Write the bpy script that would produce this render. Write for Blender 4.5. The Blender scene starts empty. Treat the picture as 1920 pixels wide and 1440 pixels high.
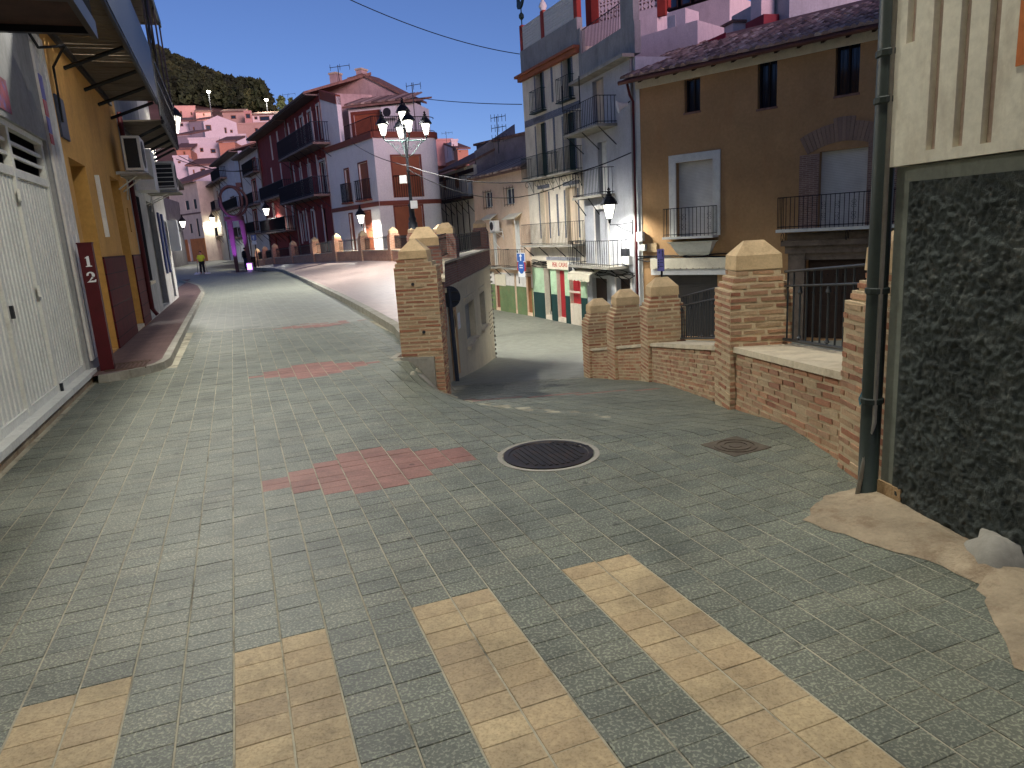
import bpy, math, random
from mathutils import Vector, Matrix, Euler
RND = random.Random(11)
SC = bpy.context.scene
COL = SC.collection
# ---------------------------------------------------------------- camera
FPX, PITCH, ROLL, EYE = 1320.0, math.radians(12.33), math.radians(3.6), 1.6
_F = Vector((0, math.cos(PITCH), -math.sin(PITCH)))
_R0 = Vector((1, 0, 0)); _U0 = Vector((0, math.sin(PITCH), math.cos(PITCH)))
_SX = math.cos(ROLL) * _R0 - math.sin(ROLL) * _U0
_SY = math.sin(ROLL) * _R0 + math.cos(ROLL) * _U0
CAM = Vector((0, 0, EYE))
cd = bpy.data.cameras.new('camera'); cam = bpy.data.objects.new('camera', cd); COL.objects.link(cam)
cam.matrix_world = Matrix.Translation(CAM) @ Matrix((_SX, _SY, -_F)).transposed().to_4x4()
cd.sensor_fit = 'HORIZONTAL'; cd.sensor_width = 36.0; cd.lens = FPX * 36.0 / 1920.0
cd.clip_start = 0.05; cd.clip_end = 3000
SC.camera = cam
SC.render.resolution_x, SC.render.resolution_y = 1024, 768
# ---------------------------------------------------------------- sky, sun, exposure
SUN_AZ = math.radians(150)     # clockwise from +Y: behind the camera, to the right
SUN_EL = math.radians(7)
w = bpy.data.worlds.new('World'); SC.world = w; w.use_nodes = True
nt = w.node_tree
sky = nt.nodes.new('ShaderNodeTexSky'); sky.sky_type = 'NISHITA'; sky.sun_disc = False
sky.sun_elevation = SUN_EL; sky.sun_rotation = SUN_AZ
sky.altitude = 400; sky.air_density = 0.7; sky.dust_density = 0.5; sky.ozone_density = 3.5
wb = nt.nodes.new('ShaderNodeMix'); wb.data_type = 'RGBA'; wb.blend_type = 'MULTIPLY'; wb.inputs[0].default_value = 1.0
wb.inputs[7].default_value = (1.25, 0.9, 1.0, 1)      # evening white balance of the whole sky
nt.links.new(sky.outputs[0], wb.inputs[6]); nt.links.new(wb.outputs[2], nt.nodes['Background'].inputs[0])
nt.nodes['Background'].inputs[1].default_value = 0.15
sl = bpy.data.lights.new('sun', 'SUN'); so = bpy.data.objects.new('sun', sl); COL.objects.link(so)
sl.energy = 2.0; sl.angle = math.radians(14); sl.color = (1.0, 0.62, 0.74)
so.rotation_euler = Vector((-math.sin(SUN_AZ) * math.cos(SUN_EL), -math.cos(SUN_AZ) * math.cos(SUN_EL), -math.sin(SUN_EL))).to_track_quat('-Z', 'Y').to_euler()
so.location = (30, -60, 30)
SC.view_settings.view_transform = 'Standard'; SC.view_settings.look = 'None'
SC.view_settings.exposure = 0.0; SC.view_settings.gamma = 1.0; SC.view_settings.use_curve_mapping = False
SC.cycles.use_denoising = True
SC.cycles.max_bounces = 6; SC.cycles.diffuse_bounces = 3; SC.cycles.glossy_bounces = 2; SC.cycles.transmission_bounces = 4
SC.cycles.sample_clamp_indirect = 4.0; SC.cycles.sample_clamp_direct = 30.0
# ---------------------------------------------------------------- survey helpers: sight lines to real planes
def ray(px, py): return _F + (px - 960) / FPX * _SX + (720 - py) / FPX * _SY
def at(px, py, Y):
    d = ray(px, py); return CAM + d * (Y / d.y)
def onz(px, py, z=0.0):
    d = ray(px, py); return CAM + d * ((z - EYE) / d.z)
def proj(p):
    v = Vector(p) - CAM; z = v.dot(_F)
    return (960 + FPX * v.dot(_SX) / z, 720 - FPX * v.dot(_SY) / z, z)
ST = math.radians(20.6)
SD = Vector((-math.sin(ST), math.cos(ST))); SP = Vector((SD.y, -SD.x))    # along the street / across it
def st_xy(s, t): return SD * s + SP * t
def xy_st(x, y): return x * SD.x + y * SD.y, x * SP.x + y * SP.y
def lerp(a, b, k): return a + (b - a) * k
def sstep(a, b, x):
    k = max(0.0, min(1.0, (x - a) / (b - a))); return k * k * (3 - 2 * k)
def interp(tab, x):
    if x <= tab[0][0]: return tab[0][1]
    for (a, p), (b, q) in zip(tab, tab[1:]):
        if x <= b: return p + (q - p) * (x - a) / (b - a)
    return tab[-1][1]
# ---------------------------------------------------------------- materials
def lin(c):
    return tuple(((v / 255) / 12.92 if v / 255 <= 0.04045 else ((v / 255 + 0.055) / 1.055) ** 2.4) for v in c[:3]) + (1.0,)
MATS = {}
def _new(name):
    m = bpy.data.materials.new(name); m.use_nodes = True; MATS[name] = m
    n = m.node_tree.nodes; b = n['Principled BSDF']; return m, m.node_tree, n, b
def _node(nt, t, **k):
    n = nt.nodes.new(t)
    for a, v in k.items(): setattr(n, a, v)
    return n
def _coord(nt, kind='Object', scale=None, rot=None):
    tc = _node(nt, 'ShaderNodeTexCoord'); out = tc.outputs[kind]
    if scale or rot:
        mp = _node(nt, 'ShaderNodeMapping')
        if scale: mp.inputs['Scale'].default_value = scale
        if rot: mp.inputs['Rotation'].default_value = rot
        nt.links.new(out, mp.inputs[0]); out = mp.outputs[0]
    return out
def _noise(nt, co, scale, detail=4, rough=0.55):
    n = _node(nt, 'ShaderNodeTexNoise'); n.inputs['Scale'].default_value = scale
    n.inputs['Detail'].default_value = detail; n.inputs['Roughness'].default_value = rough
    nt.links.new(co, n.inputs['Vector']); return n.outputs['Fac']
def _ramp(nt, fac, stops):
    r = _node(nt, 'ShaderNodeValToRGB'); e = r.color_ramp.elements
    while len(e) < len(stops): e.new(0.5)
    for q, (p, c) in zip(e, stops): q.position = p; q.color = c if len(c) == 4 else tuple(c) + (1,)
    nt.links.new(fac, r.inputs[0]); return r.outputs[0]
def _mix(nt, fac, a, b, mode='MIX'):
    m = _node(nt, 'ShaderNodeMix', data_type='RGBA', blend_type=mode)
    for s, v in ((m.inputs[0], fac), (m.inputs[6], a), (m.inputs[7], b)):
        if hasattr(v, 'is_linked') or isinstance(v, bpy.types.NodeSocket): nt.links.new(v, s)
        else: s.default_value = v
    return m.outputs[2]
def _bump(nt, b, h, strength, dist):
    bp = _node(nt, 'ShaderNodeBump'); bp.inputs['Strength'].default_value = strength; bp.inputs['Distance'].default_value = dist
    nt.links.new(h, bp.inputs['Height']); nt.links.new(bp.outputs[0], b.inputs['Normal'])
def surf(name, c, rough=0.85, var=0.22, scale=1.2, stain=None, samt=0.5, bump=0.25, bscale=60, bdist=0.004, metal=0.0, streak=False, spec=0.3):
    """weathered matt surface: base colour, slow tone drift, optional stains and streaks, fine relief"""
    m, nt, n, b = _new(name); co = _coord(nt)
    L = lin(c); lo = tuple(v * (1 - var) for v in L[:3]) + (1,); hi = tuple(min(0.92, v * (1 + var * 0.6)) for v in L[:3]) + (1,)
    colr = _ramp(nt, _noise(nt, co, scale, 5, 0.6), [(0.3, lo), (0.7, hi)])
    fine = _noise(nt, co, scale * 14, 4, 0.65)
    colr = _mix(nt, 0.55, colr, _ramp(nt, fine, [(0.25, (0.72, 0.72, 0.72, 1)), (0.7, (1.12, 1.12, 1.12, 1))]), 'MULTIPLY')
    if stain:
        sc = _coord(nt, 'Object', (1.6, 1.6, 0.5)) if streak else co
        f = _ramp(nt, _noise(nt, sc, scale * 1.7, 6, 0.7), [(0.5, (0, 0, 0, 1)), (0.72, (samt, samt, samt, 1))])
        colr = _mix(nt, f, colr, lin(stain))
    nt.links.new(colr, b.inputs['Base Color']); b.inputs['Roughness'].default_value = rough
    b.inputs['Metallic'].default_value = metal; b.inputs['Specular IOR Level'].default_value = spec
    if bump: _bump(nt, b, _noise(nt, co, bscale, 4, 0.6), bump, bdist)
    return m
def pieces(name, stops, src='object', rough=0.85, fine=90, bump=0.4, bdist=0.003, speck=None, dirt=0.35, spec=0.3):
    """one material for many like pieces: each takes its own tone from object or from the face tint"""
    m, nt, n, b = _new(name)
    if src == 'object':
        oi = _node(nt, 'ShaderNodeObjectInfo'); fac = oi.outputs['Random']
        geo = _node(nt, 'ShaderNodeNewGeometry'); co = geo.outputs['Position']
    else:
        at_ = _node(nt, 'ShaderNodeAttribute'); at_.attribute_name = 'tint'; fac = at_.outputs['Fac']
        geo = _node(nt, 'ShaderNodeNewGeometry'); co = geo.outputs['Position']
    colr = _ramp(nt, fac, [(p, lin(c)) for p, c in stops])
    f1 = _noise(nt, co, fine * 0.35, 4, 0.65)
    colr = _mix(nt, 0.6, colr, _ramp(nt, f1, [(0.3, (0.66, 0.66, 0.66, 1)), (0.68, (1.16, 1.16, 1.16, 1))]), 'MULTIPLY')
    colr = _mix(nt, dirt, colr, _ramp(nt, _noise(nt, co, 0.9, 5, 0.65), [(0.3, (0.6, 0.6, 0.58, 1)), (0.65, (1.1, 1.1, 1.08, 1))]), 'MULTIPLY')
    h = _noise(nt, co, fine, 3, 0.6)
    blot = _ramp(nt, _noise(nt, co, 7.0, 3, 0.5), [(0.2, (0.5, 0.5, 0.48, 1)), (0.3, (1, 1, 1, 1))]); colr = _mix(nt, 0.8, colr, blot, 'MULTIPLY')
    if speck:
        colr = _mix(nt, 0.75, colr, _ramp(nt, _noise(nt, co, 2.3, 6, 0.7), [(0.32, (0.5, 0.5, 0.48, 1)), (0.52, (0.95, 0.95, 0.94, 1)), (0.72, (1.2, 1.19, 1.15, 1))]), 'MULTIPLY')
        vo = _node(nt, 'ShaderNodeTexVoronoi'); vo.inputs['Scale'].default_value = 2.6; nt.links.new(co, vo.inputs['Vector'])
        wob = _node(nt, 'ShaderNodeMath', operation='ADD'); nt.links.new(vo.outputs['Distance'], wob.inputs[0]); wv = _node(nt, 'ShaderNodeMath', operation='MULTIPLY'); nt.links.new(_noise(nt, co, 22, 2, .5), wv.inputs[0]); wv.inputs[1].default_value = 0.09; nt.links.new(wv.outputs[0], wob.inputs[1])
        colr = _mix(nt, 0.85, colr, _ramp(nt, wob.outputs[0], [(0.085, (0.4, 0.4, 0.39, 1)), (0.105, (1, 1, 1, 1))]), 'MULTIPLY')
        vs = _noise(nt, co, speck[0], 2, 0.5)
        k = _ramp(nt, vs, [(0.52, (0, 0, 0, 1)), (0.6, (1, 1, 1, 1))])
        colr = _mix(nt, k, colr, _mix(nt, 1.0, colr, tuple(speck[1]) + (1,), 'MULTIPLY')); h = vs
    nt.links.new(colr, b.inputs['Base Color']); b.inputs['Roughness'].default_value = rough
    b.inputs['Specular IOR Level'].default_value = spec
    _bump(nt, b, h, bump, bdist); return m
def bricks(name, c1, c2, mortar, bw=0.22, rh=0.06, ms=0.012, rough=0.9, coord='UV', rot=None, offset=0.5, bump=0.6, var=0.3, bias=0.0, spec=0.15):
    m, nt, n, b = _new(name); co = _coord(nt, coord, None, rot)
    t = _node(nt, 'ShaderNodeTexBrick'); t.offset = offset
    t.inputs['Color1'].default_value = lin(c1); t.inputs['Color2'].default_value = lin(c2); t.inputs['Mortar'].default_value = lin(mortar)
    t.inputs['Scale'].default_value = 1.0; t.inputs['Mortar Size'].default_value = ms; t.inputs['Mortar Smooth'].default_value = 0.15
    t.inputs['Bias'].default_value = bias; t.inputs['Brick Width'].default_value = bw; t.inputs['Row Height'].default_value = rh
    nt.links.new(co, t.inputs['Vector'])
    c = _mix(nt, var * 2, t.outputs['Color'], _ramp(nt, _noise(nt, co, 3.0, 5, 0.65), [(0.3, (0.6, 0.6, 0.6, 1)), (0.7, (1.15, 1.15, 1.15, 1))]), 'MULTIPLY')
    nt.links.new(c, b.inputs['Base Color']); b.inputs['Roughness'].default_value = rough; b.inputs['Specular IOR Level'].default_value = spec
    inv = _node(nt, 'ShaderNodeMath', operation='SUBTRACT'); inv.inputs[0].default_value = 1.0; nt.links.new(t.outputs['Fac'], inv.inputs[1])
    _bump(nt, b, inv.outputs[0], bump, 0.01); return m
def slats(name, c, pitch=0.05, rough=0.55, axis='Z', depth=0.5, metal=0.0, dark=0.55):
    """rolling shutter or corrugated sheet: fine parallel relief"""
    m, nt, n, b = _new(name); co = _coord(nt)
    wv = _node(nt, 'ShaderNodeTexWave', wave_type='BANDS', bands_direction=axis, wave_profile='SAW' if axis == 'Z' else 'SIN')
    wv.inputs['Scale'].default_value = 0.314 / pitch; wv.inputs['Distortion'].default_value = 0.0
    nt.links.new(co, wv.inputs['Vector'])
    L = lin(c)
    k = _ramp(nt, wv.outputs['Fac'], [(0.0, tuple(v * dark for v in L[:3]) + (1,)), (0.25, L)])
    k = _mix(nt, 0.5, k, _ramp(nt, _noise(nt, co, 2.5, 5, 0.6), [(0.3, (0.75, 0.75, 0.75, 1)), (0.7, (1.1, 1.1, 1.1, 1))]), 'MULTIPLY')
    nt.links.new(k, b.inputs['Base Color']); b.inputs['Roughness'].default_value = rough; b.inputs['Metallic'].default_value = metal
    _bump(nt, b, wv.outputs['Fac'], depth, pitch * 0.4); return m
def glass(name, c=(30, 36, 46), rough=0.08):
    m, nt, n, b = _new(name); b.inputs['Base Color'].default_value = lin(c); b.inputs['Roughness'].default_value = rough
    b.inputs['Specular IOR Level'].default_value = 0.6; return m
def glow(name, c, s):
    m, nt, n, b = _new(name); b.inputs['Base Color'].default_value = lin(c); b.inputs['Emission Color'].default_value = lin(c)
    b.inputs['Emission Strength'].default_value = s; return m
# ---------------------------------------------------------------- mesh building
ORG = {}
class Frame:
    """a vertical plane: u along it, d out of it towards the viewer, z up"""
    def __init__(s, A, B, face=None):
        s.A = Vector(A[:2]); s.B = Vector(B[:2]); s.L = (s.B - s.A).length; s.u = (s.B - s.A) / s.L
        n = Vector((s.u.y, -s.u.x)); ref = Vector(face[:2]) if face else Vector((0, 0))
        s.n = n if n.dot(ref - s.A) > 0 else -n
    def pt(s, u, d, z):
        q = s.A + s.u * u + s.n * d; return Vector((q.x, q.y, z))
    def at(s, px, py, d=0.0):
        r = ray(px, py); o = s.A + s.n * d
        k = (o - CAM.xy).dot(s.n) / Vector((r.x, r.y)).dot(s.n); p = CAM + r * k
        return (Vector((p.x, p.y)) - s.A).dot(s.u), p.z
    def rect(s, x0, y0, x1, y1, d=0.0):
        a = s.at(x0, y0, d); b = s.at(x1, y1, d); return [min(a[0], b[0]), max(a[0], b[0]), min(a[1], b[1]), max(a[1], b[1])]
    def shift(s, du, dd=0.0):
        q = Frame.__new__(Frame); q.A = s.A + s.u * du + s.n * dd; q.B = s.B + s.n * dd; q.u = s.u; q.n = s.n; q.L = s.L; return q
class MB:
    def __init__(s): s.v = []; s.f = []; s.uv = []; s.tint = []; s.mi = []; s.t = 0.5; s.m = 0
    def face(s, pts, uv=None):
        i = len(s.v); s.v += [Vector(p) for p in pts]; s.f.append(list(range(i, i + len(pts))))
        s.uv.append(uv or [(0, 0)] * len(pts)); s.tint.append(s.t); s.mi.append(s.m)
    def hexa(s, p, uvs=None):
        i = len(s.v); s.v += [Vector(q) for q in p]
        for k, q in enumerate(((3, 2, 1, 0), (4, 5, 6, 7), (0, 1, 5, 4), (1, 2, 6, 5), (2, 3, 7, 6), (3, 0, 4, 7))):
            s.f.append([i + j for j in q]); s.uv.append(uvs[k] if uvs else [(0, 0)] * 4); s.tint.append(s.t); s.mi.append(s.m)
    def box(s, F, u0, u1, d0, d1, z0, z1):
        P = F.pt; p = [P(u0, d0, z0), P(u1, d0, z0), P(u1, d1, z0), P(u0, d1, z0), P(u0, d0, z1), P(u1, d0, z1), P(u1, d1, z1), P(u0, d1, z1)]
        c = [(u0, d0), (u1, d0), (u1, d1), (u0, d1)]
        def side(a, b, o): return [(a, z0), (b, z0), (b, z1), (a, z1)]
        uvs = [[c[3], c[2], c[1], c[0]], c, side(u0, u1, 0), side(d0, d1, 0), side(u1, u0, 0), side(d1, d0, 0)]
        s.hexa(p, uvs); return s
    def abox(s, x0, x1, y0, y1, z0, z1):
        return s.box(AX, x0, x1, y0, y1, z0, z1)
    def wall(s, F, u0, u1, z0, z1, ops=(), rev=0.18, back=4.0, top=True):
        """front sheet with real openings and reveals, returns at both ends, a roof plate and a back"""
        us = sorted({u0, u1} | {max(u0, min(u1, q)) for o in ops for q in o[:2]}); zs = sorted({z0, z1} | {max(z0, min(z1, q)) for o in ops for q in o[2:4]})
        P = F.pt
        for a, b in zip(us, us[1:]):
            for c, d in zip(zs, zs[1:]):
                mu, mz = (a + b) / 2, (c + d) / 2
                if any(o[0] < mu < o[1] and o[2] < mz < o[3] for o in ops): continue
                s.face([P(a, 0, c), P(b, 0, c), P(b, 0, d), P(a, 0, d)], [(a, c), (b, c), (b, d), (a, d)])
        for o in ops:
            a, b, c, d = o[:4]
            for q in ([(a, 0, c), (a, -rev, c), (a, -rev, d), (a, 0, d)], [(b, -rev, c), (b, 0, c), (b, 0, d), (b, -rev, d)],
                      [(a, 0, d), (a, -rev, d), (b, -rev, d), (b, 0, d)], [(a, -rev, c), (a, 0, c), (b, 0, c), (b, -rev, c)]):
                s.face([P(*k) for k in q], [(k[0] + k[1], k[2]) for k in q])
        for q in ([(u0, -back, z0), (u0, 0, z0), (u0, 0, z1), (u0, -back, z1)], [(u1, 0, z0), (u1, -back, z0), (u1, -back, z1), (u1, 0, z1)],
                  [(u1, -back, z0), (u0, -back, z0), (u0, -back, z1), (u1, -back, z1)]):
            s.face([P(*k) for k in q], [(k[1], k[2]) for k in q])
        if top: s.face([P(u0, 0, z1), P(u1, 0, z1), P(u1, -back, z1), P(u0, -back, z1)])
        return s
    def tube(s, pts, r, n=6, cap=True):
        pts = [Vector(p) for p in pts]; rs = r if isinstance(r, (list, tuple)) else [r] * len(pts); base = len(s.v); up = Vector((0, 0, 1))
        for k, p in enumerate(pts):
            t = (pts[min(k + 1, len(pts) - 1)] - pts[max(k - 1, 0)]).normalized()
            a = t.cross(up if abs(t.z) < 0.95 else Vector((1, 0, 0))).normalized(); b = t.cross(a)
            for j in range(n):
                w_ = 2 * math.pi * j / n; s.v.append(p + (a * math.cos(w_) + b * math.sin(w_)) * rs[k])
        for k in range(len(pts) - 1):
            for j in range(n):
                q = base + k * n + j; q2 = base + k * n + (j + 1) % n
                s.f.append([q, q2, q2 + n, q + n]); s.uv.append([(0, 0)] * 4); s.tint.append(s.t); s.mi.append(s.m)
        if cap:
            for o in (base, base + (len(pts) - 1) * n):
                s.f.append([o + j for j in range(n)]); s.uv.append([(0, 0)] * n); s.tint.append(s.t); s.mi.append(s.m)
        return s
    def lathe(s, c, prof, n=12, ang=0.0):
        base = len(s.v); c = Vector(c)
        for r, z in prof:
            for j in range(n):
                a = ang + 2 * math.pi * j / n; s.v.append(c + Vector((r * math.cos(a), r * math.sin(a), z)))
        for k in range(len(prof) - 1):
            for j in range(n):
                q = base + k * n + j; q2 = base + k * n + (j + 1) % n
                s.f.append([q, q2, q2 + n, q + n]); s.uv.append([(0, 0)] * 4); s.tint.append(s.t); s.mi.append(s.m)
        for o in (base, base + (len(prof) - 1) * n):
            s.f.append([o + j for j in range(n)]); s.uv.append([(0, 0)] * n); s.tint.append(s.t); s.mi.append(s.m)
        return s
    def prism(s, pts, off):
        """closed outline swept by off"""
        pts = [Vector(p) for p in pts]; off = Vector(off); n = len(pts); s.face(pts); s.face([p + off for p in reversed(pts)])
        for k in range(n):
            a, b = pts[k], pts[(k + 1) % n]; s.face([a, b, b + off, a + off])
        return s
    def mesh(s, name, org=Vector((0, 0, 0)), smooth=False, uv=True, mats=()):
        me = bpy.data.meshes.new(name); me.from_pydata([tuple(p - org) for p in s.v], [], s.f)
        if uv:
            l = me.uv_layers.new(name='UVMap'); flat = [c for f in s.uv for q in f for c in q]; l.data.foreach_set('uv', flat)
        if len(set(s.tint)) > 1:
            a = me.attributes.new('tint', 'FLOAT', 'FACE'); a.data.foreach_set('value', s.tint)
        for m in mats: me.materials.append(MATS[m])
        if len(mats) > 1: me.polygons.foreach_set('material_index', s.mi)
        if smooth: me.polygons.foreach_set('use_smooth', [True] * len(me.polygons))
        me.validate(); return me
AX = Frame((0, 0), (1, 0)); AX.u = Vector((1, 0)); AX.n = Vector((0, 1))
def tag(o, label=None, cat=None, group=None, kind=None):
    if label: o['label'] = label
    if cat: o['category'] = cat
    if group: o['group'] = group
    if kind: o['kind'] = kind
    return o
def thing(name, label, cat, loc, group=None):
    o = bpy.data.objects.new(name, None); o.empty_display_size = 0.2; COL.objects.link(o)
    o.location = loc; ORG[o.name] = Vector(loc); return tag(o, label, cat, group)
def obj(name, mb, mat, parent=None, smooth=False, loc=None, kind=None):
    """one mesh object, its vertices given in place; under a thing it keeps that thing's origin"""
    org = ORG[parent.name] if parent else (Vector(loc) if loc else Vector((0, 0, 0)))
    mats = mat if isinstance(mat, (list, tuple)) else (mat,)
    me = mb.mesh(name, org, smooth, True, mats); o = bpy.data.objects.new(name, me); COL.objects.link(o)
    if parent: o.parent = parent
    else: o.location = org
    ORG[o.name] = org
    if kind: o['kind'] = kind
    return o
def put(name, me, parent, pos, rot=(0, 0, 0), scl=(1, 1, 1), mat=None):
    """one more copy of a small piece, sharing its mesh"""
    o = bpy.data.objects.new(name, me); COL.objects.link(o)
    if parent: o.parent = parent
    o.location = Vector(pos) - (ORG[parent.name] if parent else Vector((0, 0, 0))); o.rotation_euler = rot; o.scale = scl
    ORG[o.name] = Vector(pos); return o
def to_mesh(o):
    """turn a text object into a plain mesh part"""
    bpy.context.view_layer.update(); me = bpy.data.meshes.new_from_object(o.evaluated_get(bpy.context.evaluated_depsgraph_get()))
    q = bpy.data.objects.new('lettering', me); COL.objects.link(q); q.parent = o.parent; q.matrix_local = o.matrix_local.copy(); ORG[q.name] = ORG[o.name]; c = o.data; bpy.data.objects.remove(o); return q
def lamp(name, parent, pos, watts, color=(1, 0.97, 0.88), r=0.06, spot=None):
    l = bpy.data.lights.new(name, 'SPOT' if spot else 'POINT'); l.energy = watts; l.color = color; l.shadow_soft_size = r
    o = bpy.data.objects.new(name, l); COL.objects.link(o); o.parent = parent; o.location = Vector(pos) - (ORG[parent.name] if parent else Vector((0, 0, 0)))
    if spot:
        l.spot_size = spot[1]; l.spot_blend = 0.45; o.rotation_euler = Vector(spot[0]).to_track_quat('-Z', 'Y').to_euler()
    return o
# ---------------------------------------------------------------- palette
pieces('tile_grey', [(0, (101, 105, 95)), (0.5, (106, 110, 98)), (1, (112, 114, 101))], 'object', 0.55, 110, 0.7, 0.003, (88, (2.0, 1.98, 1.84)), 0.5, 0.45)
pieces('tile_cream', [(0, (182, 160, 124)), (0.5, (192, 172, 134)), (1, (174, 154, 122))], 'object', 0.66, 110, 0.45, 0.0025, (95, (0.82, 0.8, 0.76)), 0.55, 0.4)
pieces('tile_red', [(0, (140, 98, 88)), (1, (152, 110, 98))], 'object', 0.66, 110, 0.4, 0.002, (105, (1.2, 1.2, 1.2)), 0.4, 0.4)
pieces('tile_grey_far', [(0, (101, 105, 95)), (0.5, (106, 110, 98)), (1, (112, 114, 101))], 'attr', 0.55, 110, 0.7, 0.003, (88, (2.0, 1.98, 1.84)), 0.5, 0.45)
pieces('tile_red_far', [(0, (140, 98, 88)), (1, (152, 110, 98))], 'attr', 0.62, 110, 0.4, 0.002, (105, (1.2, 1.2, 1.2)), 0.4, 0.4)
surf('grout', (172, 166, 144), 0.95, 0.25, 1.6, (66, 62, 52), 0.95)
bricks('street_far', (128, 131, 119), (136, 138, 124), (156, 152, 134), 0.12, 0.1837, 0.005, 0.58, 'Object', (0, 0, math.radians(-110.6)), 0.2, 0.25, 0.3, 0, 0.4)
bricks('plaza_brick', (178, 158, 148), (164, 142, 134), (190, 176, 166), 0.2, 0.1, 0.007, 0.38, 'Object', (0, 0, math.radians(27)), 0.5, 0.35, 0.25, 0, 0.5)
bricks('walk_brick', (122, 98, 92), (108, 86, 82), (98, 86, 80), 0.2, 0.1, 0.006, 0.7, 'Object', (0, 0, math.radians(-20.6)), 0.5, 0.3, 0.3)
surf('kerb_stone', (160, 156, 142), 0.85, 0.25, 2.0, (96, 90, 76), 0.6)
surf('concrete', (164, 148, 122), 0.92, 0.35, 3.4, (112, 92, 70), 0.8, 0.8, 40, 0.02)
surf('concrete_grey', (158, 154, 142), 0.92, 0.25, 2.0, (110, 104, 92), 0.5, 0.4, 40, 0.006)
surf('cast_iron', (62, 58, 54), 0.5, 0.3, 6, (92, 66, 46), 0.6, 0.3, 120, 0.002, 0.6)
surf('iron_dusty', (104, 94, 80), 0.7, 0.3, 8, (78, 60, 46), 0.5, 0.3, 120, 0.002, 0.2)
surf('rusty_iron', (96, 74, 58), 0.7, 0.3, 8, (70, 46, 32), 0.6, 0.3, 120, 0.002, 0.3)
pieces('brick_near', [(0, (170, 116, 90)), (0.22, (190, 144, 112)), (0.45, (184, 158, 126)), (0.62, (158, 106, 84)), (0.8, (198, 174, 140)), (1, (170, 124, 100))], 'object', 0.92, 140, 0.7, 0.004, None, 0.35)
pieces('brick_far', [(0, (170, 116, 90)), (0.22, (190, 144, 112)), (0.45, (184, 158, 126)), (0.62, (158, 106, 84)), (0.8, (198, 174, 140)), (1, (170, 124, 100))], 'attr', 0.92, 140, 0.7, 0.004, None, 0.35)
surf('mortar', (206, 186, 152), 0.95, 0.2, 3.0, (150, 122, 88), 0.5, 0.6, 90, 0.006)
surf('coping', (206, 192, 164), 0.85, 0.18, 2.2, (140, 122, 98), 0.6, 0.3, 50, 0.004)
surf('cap_stone', (212, 184, 142), 0.88, 0.18, 4.0, (150, 122, 90), 0.5, 0.4, 60, 0.005)
bricks('brick_wall_fine', (190, 124, 92), (168, 104, 80), (206, 186, 160), 0.24, 0.062, 0.012, 0.92)
bricks('brick_wall_dark', (150, 104, 92), (132, 92, 84), (140, 126, 118), 0.24, 0.055, 0.012, 0.92)
surf('iron_black', (26, 28, 32), 0.5, 0.2, 8, None, 0, 0.15, 150, 0.001, 0.3)
surf('iron_green', (28, 48, 44), 0.45, 0.2, 8, None, 0, 0.15, 150, 0.001, 0.3)
surf('iron_grey', (58, 62, 66), 0.5, 0.2, 8, (92, 70, 56), 0.3, 0.15, 150, 0.001, 0.4)
glass('pane_dark'); glass('pane_blue', (52, 66, 88))
# ---------------------------------------------------------------- ground heights
RAMP = [(0, 0), (5.2, 0), (6.5, -0.2), (8, -0.4), (9.4, -0.6), (10.5, -0.8), (12, -1.07), (13.8, -1.4), (17.3, -1.92), (21, -2.42), (25, -2.85), (29, -3.05), (33, -3.12), (400, -3.12)]
WX = [(9.4, -0.9), (15.5, -1.12), (25, -0.3), (28, -2.2), (31, -3.6), (36, -5.4), (41, -7.6), (44, -9.6), (48, -12.6), (53, -15.6), (58, -18.6), (63, -21.2), (68, -23.6), (80, -27), (120, -38)]
def up_z(x, y):
    s, t = xy_st(x, y); return -0.005 * max(0, s - 12) + 0.012 * max(0, s - 66)
def ground_z(x, y):
    if y < 9.4: a, b = -1.45, lerp(1.7, -0.8, sstep(5.0, 9.4, y))
    else: a = interp(WX, y) - interp([(9.4, .46), (11.5, .5), (15, .95)], y); b = a + interp([(9.4, .4), (15, .5)], y)
    k = sstep(a, b, x); return lerp(up_z(x, y), interp(RAMP, y), k)
MAN1 = (0.23, 4.86); MAN2 = (1.56, 4.78)
RWX = [(3.5, 2.02), (6.5, 2.05), (10.5, 2.08), (12.1, 1.8), (13.9, 1.55), (20, 1.2), (30, 0.8)]
def tile_ok(x, y):
    s, t = xy_st(x, y)
    if s < 10.25 and t < -1.88: return False
    if s >= 10.25 and t < interp([(10.2, -1.7), (10.75, -1.12), (11.0, -1.03), (30, -1.2)], s) + 0.03: return False
    if y > 3.6 and x > interp(RWX, y) + 0.13 and y < 14.3: return False
    if x > 2.0 + (3.66 - y) * 0.2 and y <= 3.66: return False
    if (x - MAN1[0]) ** 2 + (y - MAN1[1]) ** 2 < 0.29 ** 2: return False
    if abs((x - MAN2[0]) * 0.9 + (y - MAN2[1]) * 0.43) < 0.11 and abs(-(x - MAN2[0]) * 0.43 + (y - MAN2[1]) * 0.9) < 0.11: return False
    if y > 9.3 and -1.5 < x < -0.88: return False
    if y > 11.3 and t > 2.35 + (s - 11.5) * 0.028 and x < -0.9: return False
    return True
TW, TL = 0.18375, 0.12
TFAR = 14.5
def diamond(s, t, c): return abs(t - c[1]) / c[2] + abs(s - c[0]) / c[3] < 1
DIA = [(4.86, 0.74, 0.86, 0.56)]
for (px, py) in ((588, 693), (600, 607)):
    g = onz(px, py); q = xy_st(g.x, g.y); DIA.append((q[0], q[1], 0.86, 0.6))
xs = [-46, -40, -34, -29, -25, -21, -18, -15, -12.5, -10.5, -9, -8, -7, -6.2, -5.5] + [-5 + 0.25 * k for k in range(33)] + [3.5, 4.2, 5, 6, 8, 10, 12, 15, 20]
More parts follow.
